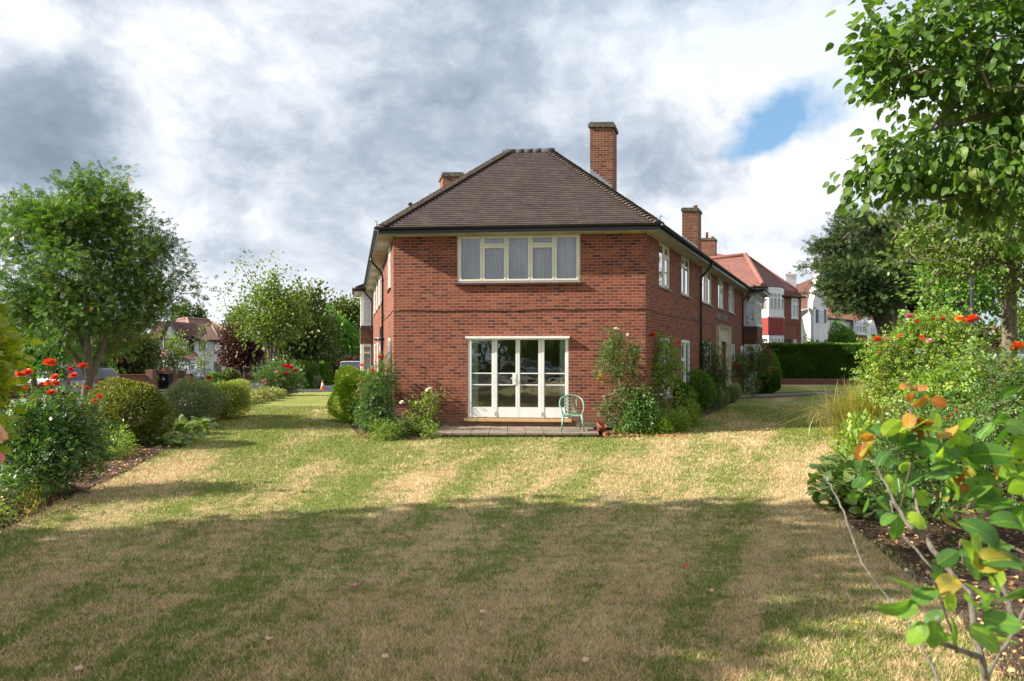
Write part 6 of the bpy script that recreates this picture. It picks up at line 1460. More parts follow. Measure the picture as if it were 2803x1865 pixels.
tree('street_tree', 'small bright maple-leaved street tree with slim trunk, under the big crown at left', 'tree', b, [[(b[0], b[1], b[2], .13), pp(93, 1000, Y, .11), pp(93, 940, Y, .08)]],
    [BL(95, 960, Y, 130, 100), BL(150, 960, Y - .5, 110, 90), BL(60, 930, Y, 120, 110), BL(130, 900, Y, 160, 90)], 170, 26, .24, .24, 'maple', 'lf_maple', seed=5)
# dark shrubs behind the wall
def shrubtree(lab, px, Y, blobs, lm, n=120, per=26, sp=.3, ls=.2, tm='d', nm='shrub', bm_='bark_dark', seed=1, tr=None, cat='shrub', up=.5, group=None, **k):
    b = gz(px, Y); ztop = blobs[0][0][2]
    tree(nm, lab, cat, b, tr or [[(b[0], b[1], b[2]), (b[0] + .1, b[1], b[2] + (ztop - b[2]) * .4)], [(b[0] - .3, b[1], b[2]), (b[0] - .6, b[1], b[2] + (ztop - b[2]) * .5)], [(b[0] + .3, b[1] + .1, b[2]), (b[0] + .7, b[1], b[2] + (ztop - b[2]) * .5)]], blobs, n, per, sp, ls, tm, lm, bm_, seed=seed, up=up, group=group, **k)
shrubtree('dark purple-brown shrub with bare stems behind the garden wall, right of the big trunk', 290, 42, [BL(290, 990, 42, 90, 90), BL(320, 960, 42, 80, 80)], 'lf_purple', 120, seed=7)
shrubtree('blue-green conifer behind the garden wall, just right of the forked trunk', 262, 41, [BL(265, 965, 41, 50, 90), BL(280, 1010, 41, 70, 60)], 'lf_con', 70, 40, .3, .22, 'narrow', seed=8)
shrubtree('dense dark olive shrub behind the garden wall, left of the warning sign', 370, 43, [BL(370, 985, 43, 110, 110), BL(345, 1010, 43, 80, 70), BL(385, 945, 43, 70, 60)], 'lf_olive', 150, 40, .28, .2, seed=9)
shrubtree('small spreading tree with leaning trunk right behind the warning sign', 484, 50, [BL(465, 950, 50, 60, 45), BL(470, 985, 50, 50, 40), BL(436, 985, 50, 40, 50), BL(490, 970, 50, 50, 24)], 'lf_cherry', 46, 24, .35, .22, nm='small_tree', cat='tree', bm_='bark', seed=10, tr=[[gz(484, 50) + (.1,), pp(480, 1020, 50, .09), pp(470, 985, 50, .07), pp(468, 960, 50, .05)]])
shrubtree('slim young tree tied to a stake in front of the white house', 560, 64, [BL(560, 985, 64, 32, 70), BL(553, 925, 64, 22, 60), BL(570, 960, 64, 18, 60), BL(553, 900, 64, 10, 30)], 'lf_cherry', 30, 16, .2, .17, nm='young_tree', cat='tree', bm_='bark', seed=11, tr=[[gz(560, 64) + (.05,), pp(560, 1000, 64, .04), pp(556, 920, 64, .03)]])
shrubtree('purple-leaved plum tree on the far pavement beside the white house', 661, 71, [BL(660, 950, 71, 80, 80), BL(632, 975, 71, 40, 40), BL(690, 965, 71, 60, 60), BL(645, 915, 71, 50, 40), BL(665, 985, 71, 80, 36)], 'lf_purple', 200, 26, .45, .34, nm='plum_tree', cat='tree', seed=12, tr=[[gz(661, 71) + (.16,), pp(661, 1000, 71, .13), pp(655, 960, 71, .1)]])
# airy tree with long whips
Y = 46; b = gz(744, Y)
whips = [(683, 700), (656, 725), (752, 715), (786, 745), (648, 768), (632, 790), (612, 812), (598, 878), (640, 862), (710, 725), (700, 760), (806, 780), (735, 755), (620, 845), (668, 742)]
tree('airy_tree', 'airy young tree with long thin whips against the sky, left of the brick block', 'tree', b, [[b + (.2,), pp(744, 1000, Y, .17), pp(735, 960, Y, .12), pp(725, 900, Y, .07)], (1, [pp(756, 950, Y, .12), pp(772, 900, Y, .07), pp(785, 850, Y, .04)]), (1, [pp(742, 940, Y, .1), pp(745, 860, Y, .06), pp(735, 790, Y, .04)])],
    [BL(735, 880, Y, 170, 130), BL(770, 870, Y, 130, 140), BL(725, 820, Y, 90, 90), BL(700, 890, Y, 70, 50), BL(810, 840, Y, 80, 110), BL(755, 790, Y, 70, 70)], 300, 20, .27, .20, 'd', 'lf_cherry', seed=13, shell=.8, rtip=.011, step=.8,
    extra=[pp(x, y, Y) for x, y in whips] + [pp(x * .7 + 735 * .3, y * .7 + 870 * .3, Y) for x, y in whips] + [pp(x * .4 + 735 * .6, y * .4 + 870 * .6, Y) for x, y in whips])
G3 = 'trees along the far side of the lawn'
for px, Y, bl, lm, lab, sd in (
    (826, 58, [BL(826, 900, 58, 150, 150), BL(855, 820, 58, 60, 90), BL(800, 950, 58, 150, 100), BL(870, 930, 58, 120, 120), BL(780, 870, 58, 80, 90)], 'lf_olive', 'dense olive-green tree right behind the airy tree', 14),
    (905, 66, [BL(905, 930, 66, 110, 120), BL(930, 960, 66, 100, 100), BL(890, 890, 66, 70, 70)], 'lf_maple', 'mid-green tree between the olive tree and the left bay', 15),
    (960, 78, [BL(955, 880, 78, 90, 90), BL(975, 930, 78, 100, 120), BL(925, 850, 78, 60, 40), BL(985, 855, 78, 60, 60), BL(940, 960, 78, 80, 80)], 'lf_olive', 'tall grey-green tree touching the left bay of the brick block', 16)):
    shrubtree(lab, px, Y, bl, lm, 300, 26, .5, .36, nm='broadleaf_tree', cat='tree', seed=sd, group=G3, bm_='bark_dark', tr=[[gz(px, Y) + (.25,), pp(px, 990, Y, .2), pp(px + 6, 920, Y, .12)]], rmax=.25)
for px, Y, w_, yt, lab, sd in ((487, 128, 22, 838, 'far poplar peeping over the rose-brown roof, left one of three', 20), (506, 128, 30, 832, 'far poplar over the rose-brown roof, middle and widest', 21), (546, 130, 30, 843, 'separate far poplar right of the pair over the rose-brown roof', 22), (655, 120, 40, 835, 'far dark poplar behind the left edge of the airy tree', 23), (640, 124, 26, 866, 'short far poplar just left of the airy tree', 24)):
    h_ = 975 - yt; shrubtree(lab, px, Y, [BL(px, yt + h_ * .55, Y, w_ * 1.3, h_ * .9), BL(px, yt + h_ * .25, Y, w_ * .8, h_ * .5), BL(px + 3, yt + h_ * .8, Y, w_ * 1.5, h_ * .6)], 'lf_far', 170, 22, .5, .5, nm='poplar_tree', cat='tree', seed=sd, group='far poplars behind the houses', tr=[[gz(px, Y) + (.3,), pp(px, 930, Y, .2)]])
# far backdrop of trees
for px, Y, w_, yt, lab, sd in ((600, 118, 120, 935, 'wide low tree behind the purple plum tree'), (780, 112, 200, 905, 'wide dark tree filling the gap under the airy tree'), (880, 118, 200, 900, 'wide tree behind the clipped hedge blocks'), (330, 105, 260, 915, 'wide dark tree behind the far left garden shrubs'), (110, 95, 300, 905, 'wide tree at the far left behind the brick house')) and [(a, b_, c_, d_, e_, i) for i, (a, b_, c_, d_, e_) in enumerate(((600, 118, 120, 935, 'wide low tree behind the purple plum tree'), (790, 112, 220, 915, 'wide dark tree filling the gap under the airy tree'), (890, 120, 200, 900, 'wide tree behind the clipped hedge blocks'), (330, 105, 260, 925, 'wide dark tree behind the far left garden shrubs'), (110, 95, 300, 915, 'wide tree at the far left behind the brick house')))]:
    shrubtree(lab, px, Y, [BL(px, (yt + 1010) / 2, Y, w_ * .8, 1010 - yt), BL(px - w_ * .25, (yt + 1020) / 2 + 8, Y, w_ * .5, 1000 - yt), BL(px + w_ * .25, (yt + 1020) / 2 + 10, Y, w_ * .5, 990 - yt)], 'lf_dark' if sd % 2 else 'lf_olive', 260, 24, .9, .75, nm='broadleaf_tree', cat='tree', seed=30 + sd, group='trees far behind the left houses')
def G_(px, py): return G(px, py)
# clipped shrubs of the left side
def clip_(lab, px, pyb, Y, wpx, htop, lm, n, ls, ry=None, box=1.0, tm='d', nm='clipped_bush', group=None, hue=.42, amp=.05, seed=2, thick=.12, rough=.04, dz=0, cat='bush'):
    b = gz(px, Y); zt = EYE - (htop - HY) / FPX * Y; rz = (zt - b[2]) / 2; rx = wpx / 2 * Y / FPX
    return clipped(nm, lab, cat, b, (b[0], b[1], b[2] + rz + dz), (rx, ry or rx, rz), n, ls, tm, lm, box, rough, group, hue=hue, amp=amp, seed=seed, thick=thick)
clip_('round clipped bush with bronze-tipped leaves in the left bed', 364, 1222, 14.6, 186, 1040, 'lf_bronze', 15000, .045, box=1.12, seed=4, amp=.04)
clip_('grey-green rounded bush next right of the bronze-tipped ball', 520, 1160, 19.4, 152, 1040, 'lf_grey', 11000, .06, .8, tm='narrow', seed=5, amp=.12, thick=.25)
clip_('feathery yellow-tipped bush touching the grey-green one on its right', 612, 1145, 20.8, 150, 1032, 'lf_lime', 11000, .065, .9, tm='narrow', seed=6, amp=.12, thick=.25)
clip_('dark green dome bush across the road, behind the yellow-tipped bush', 625, 1050, 38, 66, 1012, 'lf_olive', 3500, .10, seed=7)
clip_('small yellowish bush left of the dark dome bush by the road', 590, 1050, 37, 50, 1024, 'lf_boxd', 2000, .1, seed=8)
G4 = 'clipped hedge blocks at the far lawn'
clip_('tall dark clipped hedge block beyond the pink roses', 838, 1058, 46, 58, 993, 'lf_yew', 6500, .10, .8, box=2.2, group=G4, seed=9)
clip_('lower pale green hedge block right of the dark one', 884, 1040, 58, 44, 997, 'lf_boxd', 3500, .12, 1.2, box=2.6, group=G4, hue=.75, seed=10)
clip_('maroon shrub between the pale hedge block and the white van', 916, 1040, 59, 32, 1003, 'lf_purple', 1500, .12, nm='shrub', seed=11)
clip_('purple-bronze dome shrub above the white van', 953, 1030, 62, 70, 979, 'lf_purple', 3500, .16, hue=.8, nm='shrub', seed=12)
clip_('small silvery shrub at the right foot of the dark hedge block', 870, 1050, 45.5, 26, 1030, 'lf_grey', 1200, .08, nm='shrub', seed=13)
clip_('bright lime-green clipped bush against the left wing', 985, 1140, 20.3, 128, 1008, 'lf_box', 14000, .055, .95, box=1.5, seed=14, tm='o', amp=.06)
clip_('privet ball in the right front bed, nearest the corner', 1843, 1130, 20.6, 104, 1033, 'lf_boxd', 9000, .05, box=1.25, seed=15, group='clipped privet balls along the right wing')
clip_('privet ball in the right front bed, second from the corner', 1903, 1110, 22.6, 92, 1022, 'lf_boxd', 9000, .05, box=1.25, seed=16, group='clipped privet balls along the right wing')
clip_('variegated low bush by the entrance, left one of two', 1950, 1110, 24.4, 60, 1060, 'lf_grey', 4000, .05, seed=17, tm='narrow', group='pale bushes by the entrance', thick=.3)
clip_('pale brownish twiggy bush between the privet ball and the entrance', 1968, 1105, 25.4, 60, 1068, 'lf_var', 3000, .05, seed=18, tm='narrow', group='pale bushes by the entrance', thick=.3)
clip_('greyish striped-leaf bush right of the entrance', 2002, 1100, 27.4, 48, 1054, 'lf_grey', 4500, .06, seed=19, tm='narrow', group='pale bushes by the entrance', hue=.6, thick=.25)
clip_('dark clipped box ball beside the crimson roses', 2106, 1070, 33, 62, 1006, 'lf_boxd', 6500, .07, box=1.3, seed=20, hue=.35)
clip_('taller lighter bush rising behind the box ball at the hedge end', 2104, 1040, 35, 50, 957, 'lf_boxd', 5000, .07, seed=21, hue=.6)
clip_('round green shrub behind the long hedge, in front of the orange-roofed house', 2304, 960, 52, 78, 896, 'lf_maple', 6000, .14, amp=.14, seed=22, nm='shrub', dz=.2)
clip_('yellowish loose shrub behind the hedge by the white house corner', 2212, 960, 50, 46, 922, 'lf_roselt', 1600, .12, amp=.3, seed=23, nm='shrub', thick=.6)
# long clipped hedge
def hedge():
    a, b = Vector(at(2094, 42.5)), Vector(at(2395, 42.2)); z0 = terrain(*a); zt = EYE + (HY - 944) / FPX * 42.3; d = b - a; L = d.length; d.normalize(); n = Vector((d.y, -d.x)); n = n if n.y < 0 else -n
    r = root('clipped_hedge', (a.x, a.y, z0), 'long dark clipped hedge with flat top on a brick edging, right background', 'hedge')
    dd = V3(d.x, d.y, 0); nn = V3(n.x, n.y, 0); P_, D_, H_ = [], [], []
    N = 26000; u = rng.uniform(0, L, N); z = rng.uniform(z0 + .45, zt, N); lm = .05 * np.sin(u * 1.3) + .05 * np.sin(u * 3.1 + z * 2) + .04 * np.sin(z * 5 + u * .7)
    f = rng.random(N) ** 2 * .12; P_.append(np.array([a.x, a.y, 0]) + np.outer(u, dd) + np.outer(.5 + lm - f, nn) + np.outer(z, [0, 0, 1])); D_.append(np.tile(np.array(nn), (N, 1)) + rng.normal(size=(N, 3)) * .7 + [0, 0, .5]); H_.append(np.full(N, .38))
    N = 9000; u = rng.uniform(0, L, N); P_.append(np.array([a.x, a.y, 0]) + np.outer(u, dd) + np.outer(rng.uniform(-.5, .55, N), nn) + np.outer(zt + rng.normal(size=N) * .03 + .03 * np.sin(u * 2.2), [0, 0, 1])); D_.append(rng.normal(size=(N, 3)) * .6 + [0, 0, 1]); H_.append(np.full(N, .8))
    p = np.concatenate(P_); dr = np.concatenate(D_); h = np.clip(np.concatenate(H_) + rng.normal(size=len(p)) * .15, 0, 1); leaves('foliage', M['lf_yew'], r, p, dr, rng.uniform(.05, .12, len(p)), 'd', .4, hue=h)
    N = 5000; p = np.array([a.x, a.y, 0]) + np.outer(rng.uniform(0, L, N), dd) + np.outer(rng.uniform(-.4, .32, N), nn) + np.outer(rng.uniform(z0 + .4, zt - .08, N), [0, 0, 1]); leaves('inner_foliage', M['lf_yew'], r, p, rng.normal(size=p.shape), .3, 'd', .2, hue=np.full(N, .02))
    m = MB(); q = V3(a.x, a.y, z0 - .05) + nn * .62; k = int(L / .078)
    for i in range(k): m.boxv(q + dd * (i * L / k), dd * (L / k * .9), nn * (-.22 + rng.uniform(-.004, .004)), (0, 0, .42 + rng.uniform(-.006, .006)))
    m.build('brick_edging', M['gwall'], r)
hedge()
# leafy clumps of the left bed
def clump(lab, spots, n, ls, tm, lm, nm='leafy_plant', group=None, up=.9, hue=None, sp=.10, cat='plant', stems=True, flat=.4):
    """low plant: leaves standing on short stalks; spots = list of (x, y, height, radius)"""
    x0, y0 = spots[0][0], spots[0][1]; r = root(nm, (x0, y0, terrain(x0, y0)), lab, cat, group); P_, D_ = [], []; m = MB()
    for (x, y, h, rad) in spots:
        k = max(3, int(n * rad * rad / sum(s[3] ** 2 for s in spots))); d = unit(rng.normal(size=(k, 3))); d[:, 2] = abs(d[:, 2]) * 1.0; q = rng.random(k) ** .5
        p = np.array([x, y, terrain(x, y)]) + d * q[:, None] * np.array([rad, rad, h]); p[:, 2] = np.maximum(p[:, 2], .03); P_.append(p); dd = d * [1, 1, flat] + rng.normal(size=d.shape) * .25; D_.append(dd)
        if stems:
            for i in range(min(k, 14)): m.tube([(x + rng.normal() * .02, y + rng.normal() * .02, 0), tuple(p[i])], [.006, .004], 4, False)
    if stems: m.build('stem', M['stem_green'], r)
    p = np.concatenate(P_); leaves('foliage', M[lm], r, p, np.concatenate(D_), ls * rng.uniform(.6, 1.2, len(p)), tm, up, hue=None if hue is None else np.clip(hue + rng.normal(size=len(p)) * .15, 0, 1), smooth=tm == 'broad'); return r
gs = lambda px, py, h, rad: G(px, py) + (h, rad)
clump('clump of broad pale oval leaves at the foot of the grey-green bush', [gs(500, 1204, .42, .35), gs(540, 1190, .40, .35), gs(470, 1215, .36, .32), gs(455, 1225, .25, .28), gs(556, 1176, .3, .3)], 230, .20, 'broad', 'lf_hosta', 'broad_leaf_plant', hue=.6)
clump('low green weedy plant between the roses and the bronze-tipped ball', [gs(352, 1225, .55, .35), gs(318, 1250, .6, .4), gs(372, 1215, .4, .25), gs(285, 1262, .5, .35), gs(335, 1240, .65, .2)], 2600, .06, 'o', 'lf_roselt', 'weedy_plant')
clump('dark green leafy plant at the right foot of the bronze-tipped ball', [gs(440, 1215, .35, .3), gs(415, 1225, .3, .25)], 500, .07, 'o', 'lf_dark', 'leafy_plant')
clump('low pale-edged ground cover patch beside the left lawn edge', [gs(700, 1098, .45, .8), gs(730, 1090, .5, .8), gs(680, 1105, .35, .6), (G(755, 1083)[0], G(755, 1083)[1], .4, .6)], 3200, .12, 'o', 'lf_var', 'ground_cover_plant')
clump('low green weeds right behind the pale-edged ground cover patch', [gs(672, 1112, .4, .4), gs(650, 1122, .4, .4)], 900, .07, 'narrow', 'lf_rose', 'weedy_plant')
clump('tangled low weeds under the red rose bush at far left', [(-6.2, 7.4, .5, .45), (-6.5, 8.4, .6, .5), (-6.8, 9.5, .55, .45), (-6.3, 6.6, .45, .4), (-7.2, 10.4, .55, .4), (-7.5, 11.4, .6, .4)], 5200, .055, 'o', 'lf_rose', 'weedy_plant')
clump('bright low weeds at the lower left corner by the bed edge', [(-5.75, 6.9, .3, .3), (-5.8, 6.0, .5, .4), (-6.0, 7.8, .3, .3), (-5.5, 5.3, .5, .4)], 2600, .045, 'o', 'lf_roselt', 'weedy_plant')
clump('purple and lilac bedding flowers on the low wall across the road', [at(262, 36) + (.9, .5), at(285, 36.6) + (.9, .6), at(305, 37) + (.9, .5)], 900, .07, 'd', 'pt_purple', 'bedding_flowers')
def drygrass(lab, x, y, n, h, lm='lf_grass', nm='grass_tuft', sp=.12, lean=.5, wmul=1.0, group=None, hue=.7, cat='grass tuft'):
    """tuft of long arching blades, each a bent strip"""
    r = root(nm, (x, y, terrain(x, y)), lab, cat, group); V = []; F = []; seg = 6; fa = []
    for i in range(n):
        a = rng.uniform(0, 2 * math.pi); ln = abs(rng.normal()) * lean + .12; hh = h * rng.uniform(.55, 1.1); bx_, by_ = x + rng.normal() * sp, y + rng.normal() * sp; w_ = .0055 * wmul * rng.uniform(.7, 1.3); b = len(V); sd = (-math.sin(a), math.cos(a))
        for k in range(seg + 1):
            t = k / seg; o = ln * hh * t * t; z = hh * (t - .42 * ln * t * t * t); ww = w_ * (1 - t ** 2 * .92)
            for s_ in (-1, 1): V.append((bx_ + math.cos(a) * o + sd[0] * ww * s_ - r.location.x, by_ + math.sin(a) * o + sd[1] * ww * s_ - r.location.y, max(.005, z)))
        for k in range(seg): F.append((b + 2 * k, b + 2 * k + 1, b + 2 * k + 3, b + 2 * k + 2)); 
        fa += [min(1, max(0, hue + rng.normal() * .2))] * seg
    link('blades', fast_mesh(nm, np.array(V), [np.array(F)], fattr=np.array(fa)), M[lm], r); return r
drygrass('dry seeding grass tuft at the left bed edge below the red roses', -6.25, 8.9, 50, .45, sp=.1); drygrass('straw-coloured bent grass tuft at the bed edge, in front of the dry seeding one', -6.05, 8.4, 60, .22, sp=.18, lean=1.2, hue=.95)
# red rose bush, left
def rosepos(lst, Y, dy=.4, s=.1):
    return [(tuple(P(px, py, Y + rng.uniform(-dy, dy))), sz) + ((c,) if c else ()) for px, py, sz, c in lst]
rb = rosepos([(137, 995, .155, None), (226, 1004, .14, None), (55, 1028, .15, None), (74, 1021, .14, None), (193, 1012, .08, 'crimson'), (201, 1029, .12, None), (150, 1034, .12, 'red'), (116, 1054, .09, None), (136, 1051, .13, None), (152, 1050, .09, None), (67, 1066, .09, None), (140, 1076, .11, None), (238, 1063, .08, None), (272, 1087, .09, None), (259, 1098, .06, None), (43, 1178, .06, 'pink'), (212, 1098, .06, 'orange'), (80, 1052, .06, 'pink'), (69, 1044, .05, 'crimson')], 9.6)
Y = 9.6; x, y = at(128, Y)
bush('rose_bush', 'tall rose bush full of orange-red blooms in the left foreground bed', 'rose bush', (x, y, 0), [BL(120, 1190, Y, 230, 170, .55), BL(70, 1150, Y, 130, 130, .5), BL(200, 1160, Y, 150, 140, .5), BL(150, 1110, Y, 140, 70, .4), BL(40, 1240, Y - .3, 130, 170, .5), BL(100, 1290, Y - .5, 160, 130, .5), BL(230, 1220, Y + .2, 120, 120, .5), BL(185, 1240, Y - .2, 170, 150, .5)],
    430, 14, .085, .085, 'roseo', 'lf_rose', blooms=rb, stems=9, seed=31, sprd=.3, step=.2)
# yellow-green shrub at the extreme left and pink bloom
Y = 6.2; x, y = at(-200, Y)
bush('yellow_green_shrub', 'glossy yellow-green shrub cut by the left edge of the photo', 'shrub', (x, y, 0), [BL(-150, 960, Y, 190, 260, .6), BL(-130, 1050, Y, 150, 200, .5), BL(-140, 880, Y, 120, 120, .5), BL(-150, 1150, Y, 150, 200, .5)], 170, 22, .09, .115, 'hz', 'lf_choisya', stems=7, seed=32, sprd=.2, up=.3)
Y = 1.9; x, y = at(-420, Y)
bush('rose_bush', 'close out-of-focus rose with pale pink blooms at the extreme left edge', 'rose bush', (x, y, 0), [BL(-200, 1300, Y, 200, 260, .12)], 14, 6, .05, .05, 'roseo', 'lf_rose', blooms=[(tuple(P(-48, 1200, Y)), .10, 'peach'), (tuple(P(-42, 1262, Y)), .08, 'pink')], stems=3, seed=33, sprd=.04)
# pink roses further along, left
Y = 33.5; x, y = at(762, Y)
bush('rose_bush', 'rose bush with red and magenta blooms before the tall dark hedge block', 'rose bush', (x, y, terrain(x, y)), [BL(752, 1035, Y, 100, 75, .8), BL(790, 1035, Y, 60, 75, .8), BL(735, 1020, Y, 50, 50, .6), BL(775, 1055, Y, 80, 50, .8)], 190, 22, .17, .13, 'rose', 'lf_rose',
    blooms=rosepos([(778, 1003, .22, 'crimson'), (788, 1002, .22, 'crimson'), (797, 1006, .2, 'crimson'), (811, 1013, .2, 'crimson'), (782, 1024, .25, 'magenta'), (790, 1023, .22, 'magenta'), (722, 1045, .2, 'pink'), (729, 1049, .2, 'pink'), (725, 1052, .16, 'pink'), (757, 1019, .16, 'pink')], Y - .7, .1), stems=7, seed=34, sprd=.5, hue=.4)
Y = 19.6
x, y = at(528, Y); bush('rose_bush', 'thin rose with two dark red blooms rising behind the grey-green bush', 'rose bush', (x, y + .6, 0), [BL(540, 1040, Y + .6, 60, 20, .3)], 14, 10, .08, .08, 'rose', 'lf_rose', blooms=[(tuple(P(523, 1028, Y)), .15, 'crimson'), (tuple(P(572, 1035, Y)), .15, 'crimson'), (tuple(P(522, 1036, Y)), .11, 'magenta')], stems=3, seed=35)
# roses at the left front corner of the block
Y = 17.2; x, y = at(1040, Y - .2)
bush('rose_bush', 'dense rose bush against the left front corner of the block', 'rose bush', (x, y, 0), [BL(1035, 1100, Y, 90, 130, .4), BL(1015, 1140, Y - .1, 90, 110, .4), BL(1050, 1165, Y - .3, 110, 80, .4), BL(1040, 1050, Y + .3, 80, 80, .3), BL(1060, 1010, Y + .3, 36, 90, .2), BL(1010, 1060, Y, 50, 60, .3)], 330, 20, .08, .075, 'rose', 'lf_rose',
    blooms=rosepos([(1040, 978, .13, None), (1020, 1014, .12, None), (990, 1000, .1, None), (990, 1041, .08, None), (979, 1072, .09, 'peach'), (985, 1073, .08, 'pink'), (1012, 1196, .07, 'pink')], Y - .1, .1), stems=7, seed=36, sprd=.2)
Y = 16.75; x, y = at(1160, Y)
bush('rose_bush', 'slender rose with cream blooms in front of the brick, left of the French window', 'rose bush', (x, y, 0), [BL(1160, 1130, Y, 60, 110, .2), BL(1175, 1100, Y, 50, 80, .15), BL(1150, 1170, Y, 90, 50, .25), BL(1130, 1110, Y, 30, 50, .1), BL(1190, 1085, Y, 50, 30, .1)], 75, 13, .07, .07, 'rose', 'lf_roselt',
    blooms=rosepos([(1170, 1068, .10, 'white'), (1177, 1064, .09, 'white'), (1100, 1102, .11, 'white'), (1106, 1104, .08, 'white')], Y, .05), stems=5, seed=37, sprd=.15, step=.2)
clump('blue-green low plant with rounded leaves under the cream rose', [gs(1110, 1196, .55, .32), gs(1090, 1198, .45, .25), gs(1130, 1196, .45, .3)], 420, .10, 'round', 'lf_hosta', 'leafy_plant', hue=.35)
clump('small-leaved bright plant at the front corner of the left bed', [gs(1040, 1204, .5, .3), gs(1065, 1204, .45, .3), gs(1180, 1200, .4, .22)], 1500, .05, 'o', 'lf_roselt', 'leafy_plant')
# climbing rose with yellow bloom, right of the window
Y = 16.95; x, y = at(1689, Y - .25)
bush('climbing_rose', 'tall leggy climbing rose with cream and yellow blooms on the front wall', 'rose bush', (x, y, 0), [BL(1690, 985, Y, 100, 110, .16), BL(1720, 1010, Y, 90, 90, .16), BL(1670, 960, Y, 60, 60, .12), BL(1640, 1020, Y, 40, 30, .1), BL(1680, 920, Y, 70, 50, .12), BL(1690, 1075, Y, 50, 20, .1), BL(1660, 1110, Y, 50, 60, .12), BL(1675, 1150, Y, 40, 40, .12), BL(1740, 960, Y, 40, 60, .12)], 200, 14, .075, .07, 'rose', 'lf_rose',
    blooms=rosepos([(1646, 1027, .12, 'yellow'), (1640, 1038, .11, 'yellow'), (1648, 1045, .11, 'yellow'), (1685, 900, .09, 'white'), (1692, 903, .08, 'white'), (1717, 917, .08, 'white'), (1703, 959, .07, 'white'), (1708, 965, .07, 'white'), (1753, 958, .06, 'white'), (1718, 940, .06, 'peach')], Y - .1, .05), stems=4, seed=38, sprd=.08, hue=.55, step=.22, rtip=.0055, rmax=.03)
Y = 16.9; x, y = at(1740, Y)
bush('leafy_shrub', 'dense green shrub at the right front corner of the block', 'shrub', (x, y, 0), [BL(1740, 1110, Y, 90, 110, .35), BL(1760, 1140, Y - .1, 110, 100, .35), BL(1735, 1160, Y - .2, 90, 70, .35)], 230, 22, .075, .075, 'o', 'lf_rose', stems=7, seed=39, hue=.45, sprd=.2)
Y = 17.3; x, y = at(1805, Y + .8)
bush('climbing_rose', 'tall rose with coral red blooms beside the right wing windows', 'rose bush', (x, y, 0), [BL(1805, 990, Y + .9, 90, 110, .3), BL(1830, 1030, Y + .9, 60, 60, .3), BL(1790, 1060, Y + .8, 90, 90, .3), BL(1850, 990, Y + 1, 50, 60, .2), BL(1780, 1015, Y + .6, 50, 50, .2), BL(1815, 940, Y + .9, 60, 40, .2)], 210, 15, .08, .075, 'rose', 'lf_roselt',
    blooms=rosepos([(1789, 917, .16, None), (1766, 977, .14, None), (1858, 938, .11, None), (1804, 953, .06, None), (1788, 918, .13, None)], Y + .4, .1), stems=4, seed=40, sprd=.12, hue=.5, rtip=.0055, rmax=.03)
clump('tall spiky pale green weeds in front of the privet balls', [(at(1850, 18.0)[0], 17.6, 1.15, .22), (at(1880, 18.6)[0], 18.2, 1.0, .22), (at(1820, 17.4)[0], 17.1, .6, .3), (at(1860, 17.2)[0], 17.3, .6, .35), (at(1800, 16.9)[0], 16.7, .45, .35), (at(1900, 18.8)[0], 18.7, .6, .3)], 5200, .055, 'o', 'lf_roselt', 'weedy_plant', hue=.5, flat=1.2)
clump('low bright weeds at the front edge of the right bed', [gs(1700, 1190, .22, .25), gs(1730, 1190, .25, .25), gs(1760, 1192, .3, .3), gs(1790, 1190, .3, .25)], 1300, .05, 'o', 'lf_roselt', 'weedy_plant')
clump('leafy green plant between the corner shrub and the privet ball', [gs(1800, 1175, .8, .4), gs(1830, 1165, .9, .4), gs(1780, 1180, .7, .35)], 2600, .065, 'o', 'lf_rose', 'leafy_plant')
Y = 24.2; x, y = at(1950, Y)
bush('climbing_rose', 'dark-leaved rose with a few pink blooms left of the entrance', 'rose bush', (x, y, 0), [BL(1945, 985, Y, 80, 110, .35), BL(1920, 970, Y, 50, 80, .3), BL(1968, 1020, Y, 50, 100, .3), BL(1940, 1040, Y, 90, 50, .3)], 190, 18, .1, .085, 'rose', 'lf_dark', blooms=rosepos([(1977, 974, .12, 'pink'), (1970, 1010, .12, 'pink'), (1975, 950, .05, 'pink')], Y - .3, .05), stems=4, seed=41, hue=.6)
Y = 30.5; x, y = at(2045, Y)
bush('rose_bush', 'rose bush covered in crimson blooms in front of the right bay', 'rose bush', (x, y, 0), [BL(2050, 1000, Y, 110, 60, .5), BL(2085, 970, Y, 60, 80, .4), BL(2025, 1015, Y, 70, 40, .4), BL(2050, 1050, Y, 60, 70, .4), BL(2070, 1000, Y, 90, 70, .4)], 170, 20, .12, .10, 'rose', 'lf_rose',
    blooms=rosepos([(2084, 943, .15, 'crimson'), (2090, 950, .14, 'crimson'), (2103, 954, .14, 'crimson'), (2092, 962, .12, 'crimson'), (2108, 976, .14, 'crimson'), (2101, 965, .1, 'crimson'), (2107, 997, .13, 'crimson'), (2106, 988, .1, 'crimson'), (2064, 988, .14, 'magenta'), (2076, 987, .13, 'crimson'), (2057, 972, .1, 'crimson'), (2040, 983, .12, 'crimson'), (2003, 1003, .14, 'crimson'), (2010, 995, .13, 'crimson'), (2019, 1004, .14, 'crimson'), (2027, 1015, .2, 'crimson'), (2074, 1014, .17, 'crimson'), (2103, 1017, .12, 'crimson'), (2117, 1010, .12, 'crimson'), (2037, 999, .1, 'crimson'), (2050, 1009, .09, 'magenta'), (2058, 996, .09, 'crimson'), (2065, 926, .09, 'crimson'), (2076, 1008, .09, 'crimson')], Y - .3, .1), stems=6, seed=42, sprd=.3)

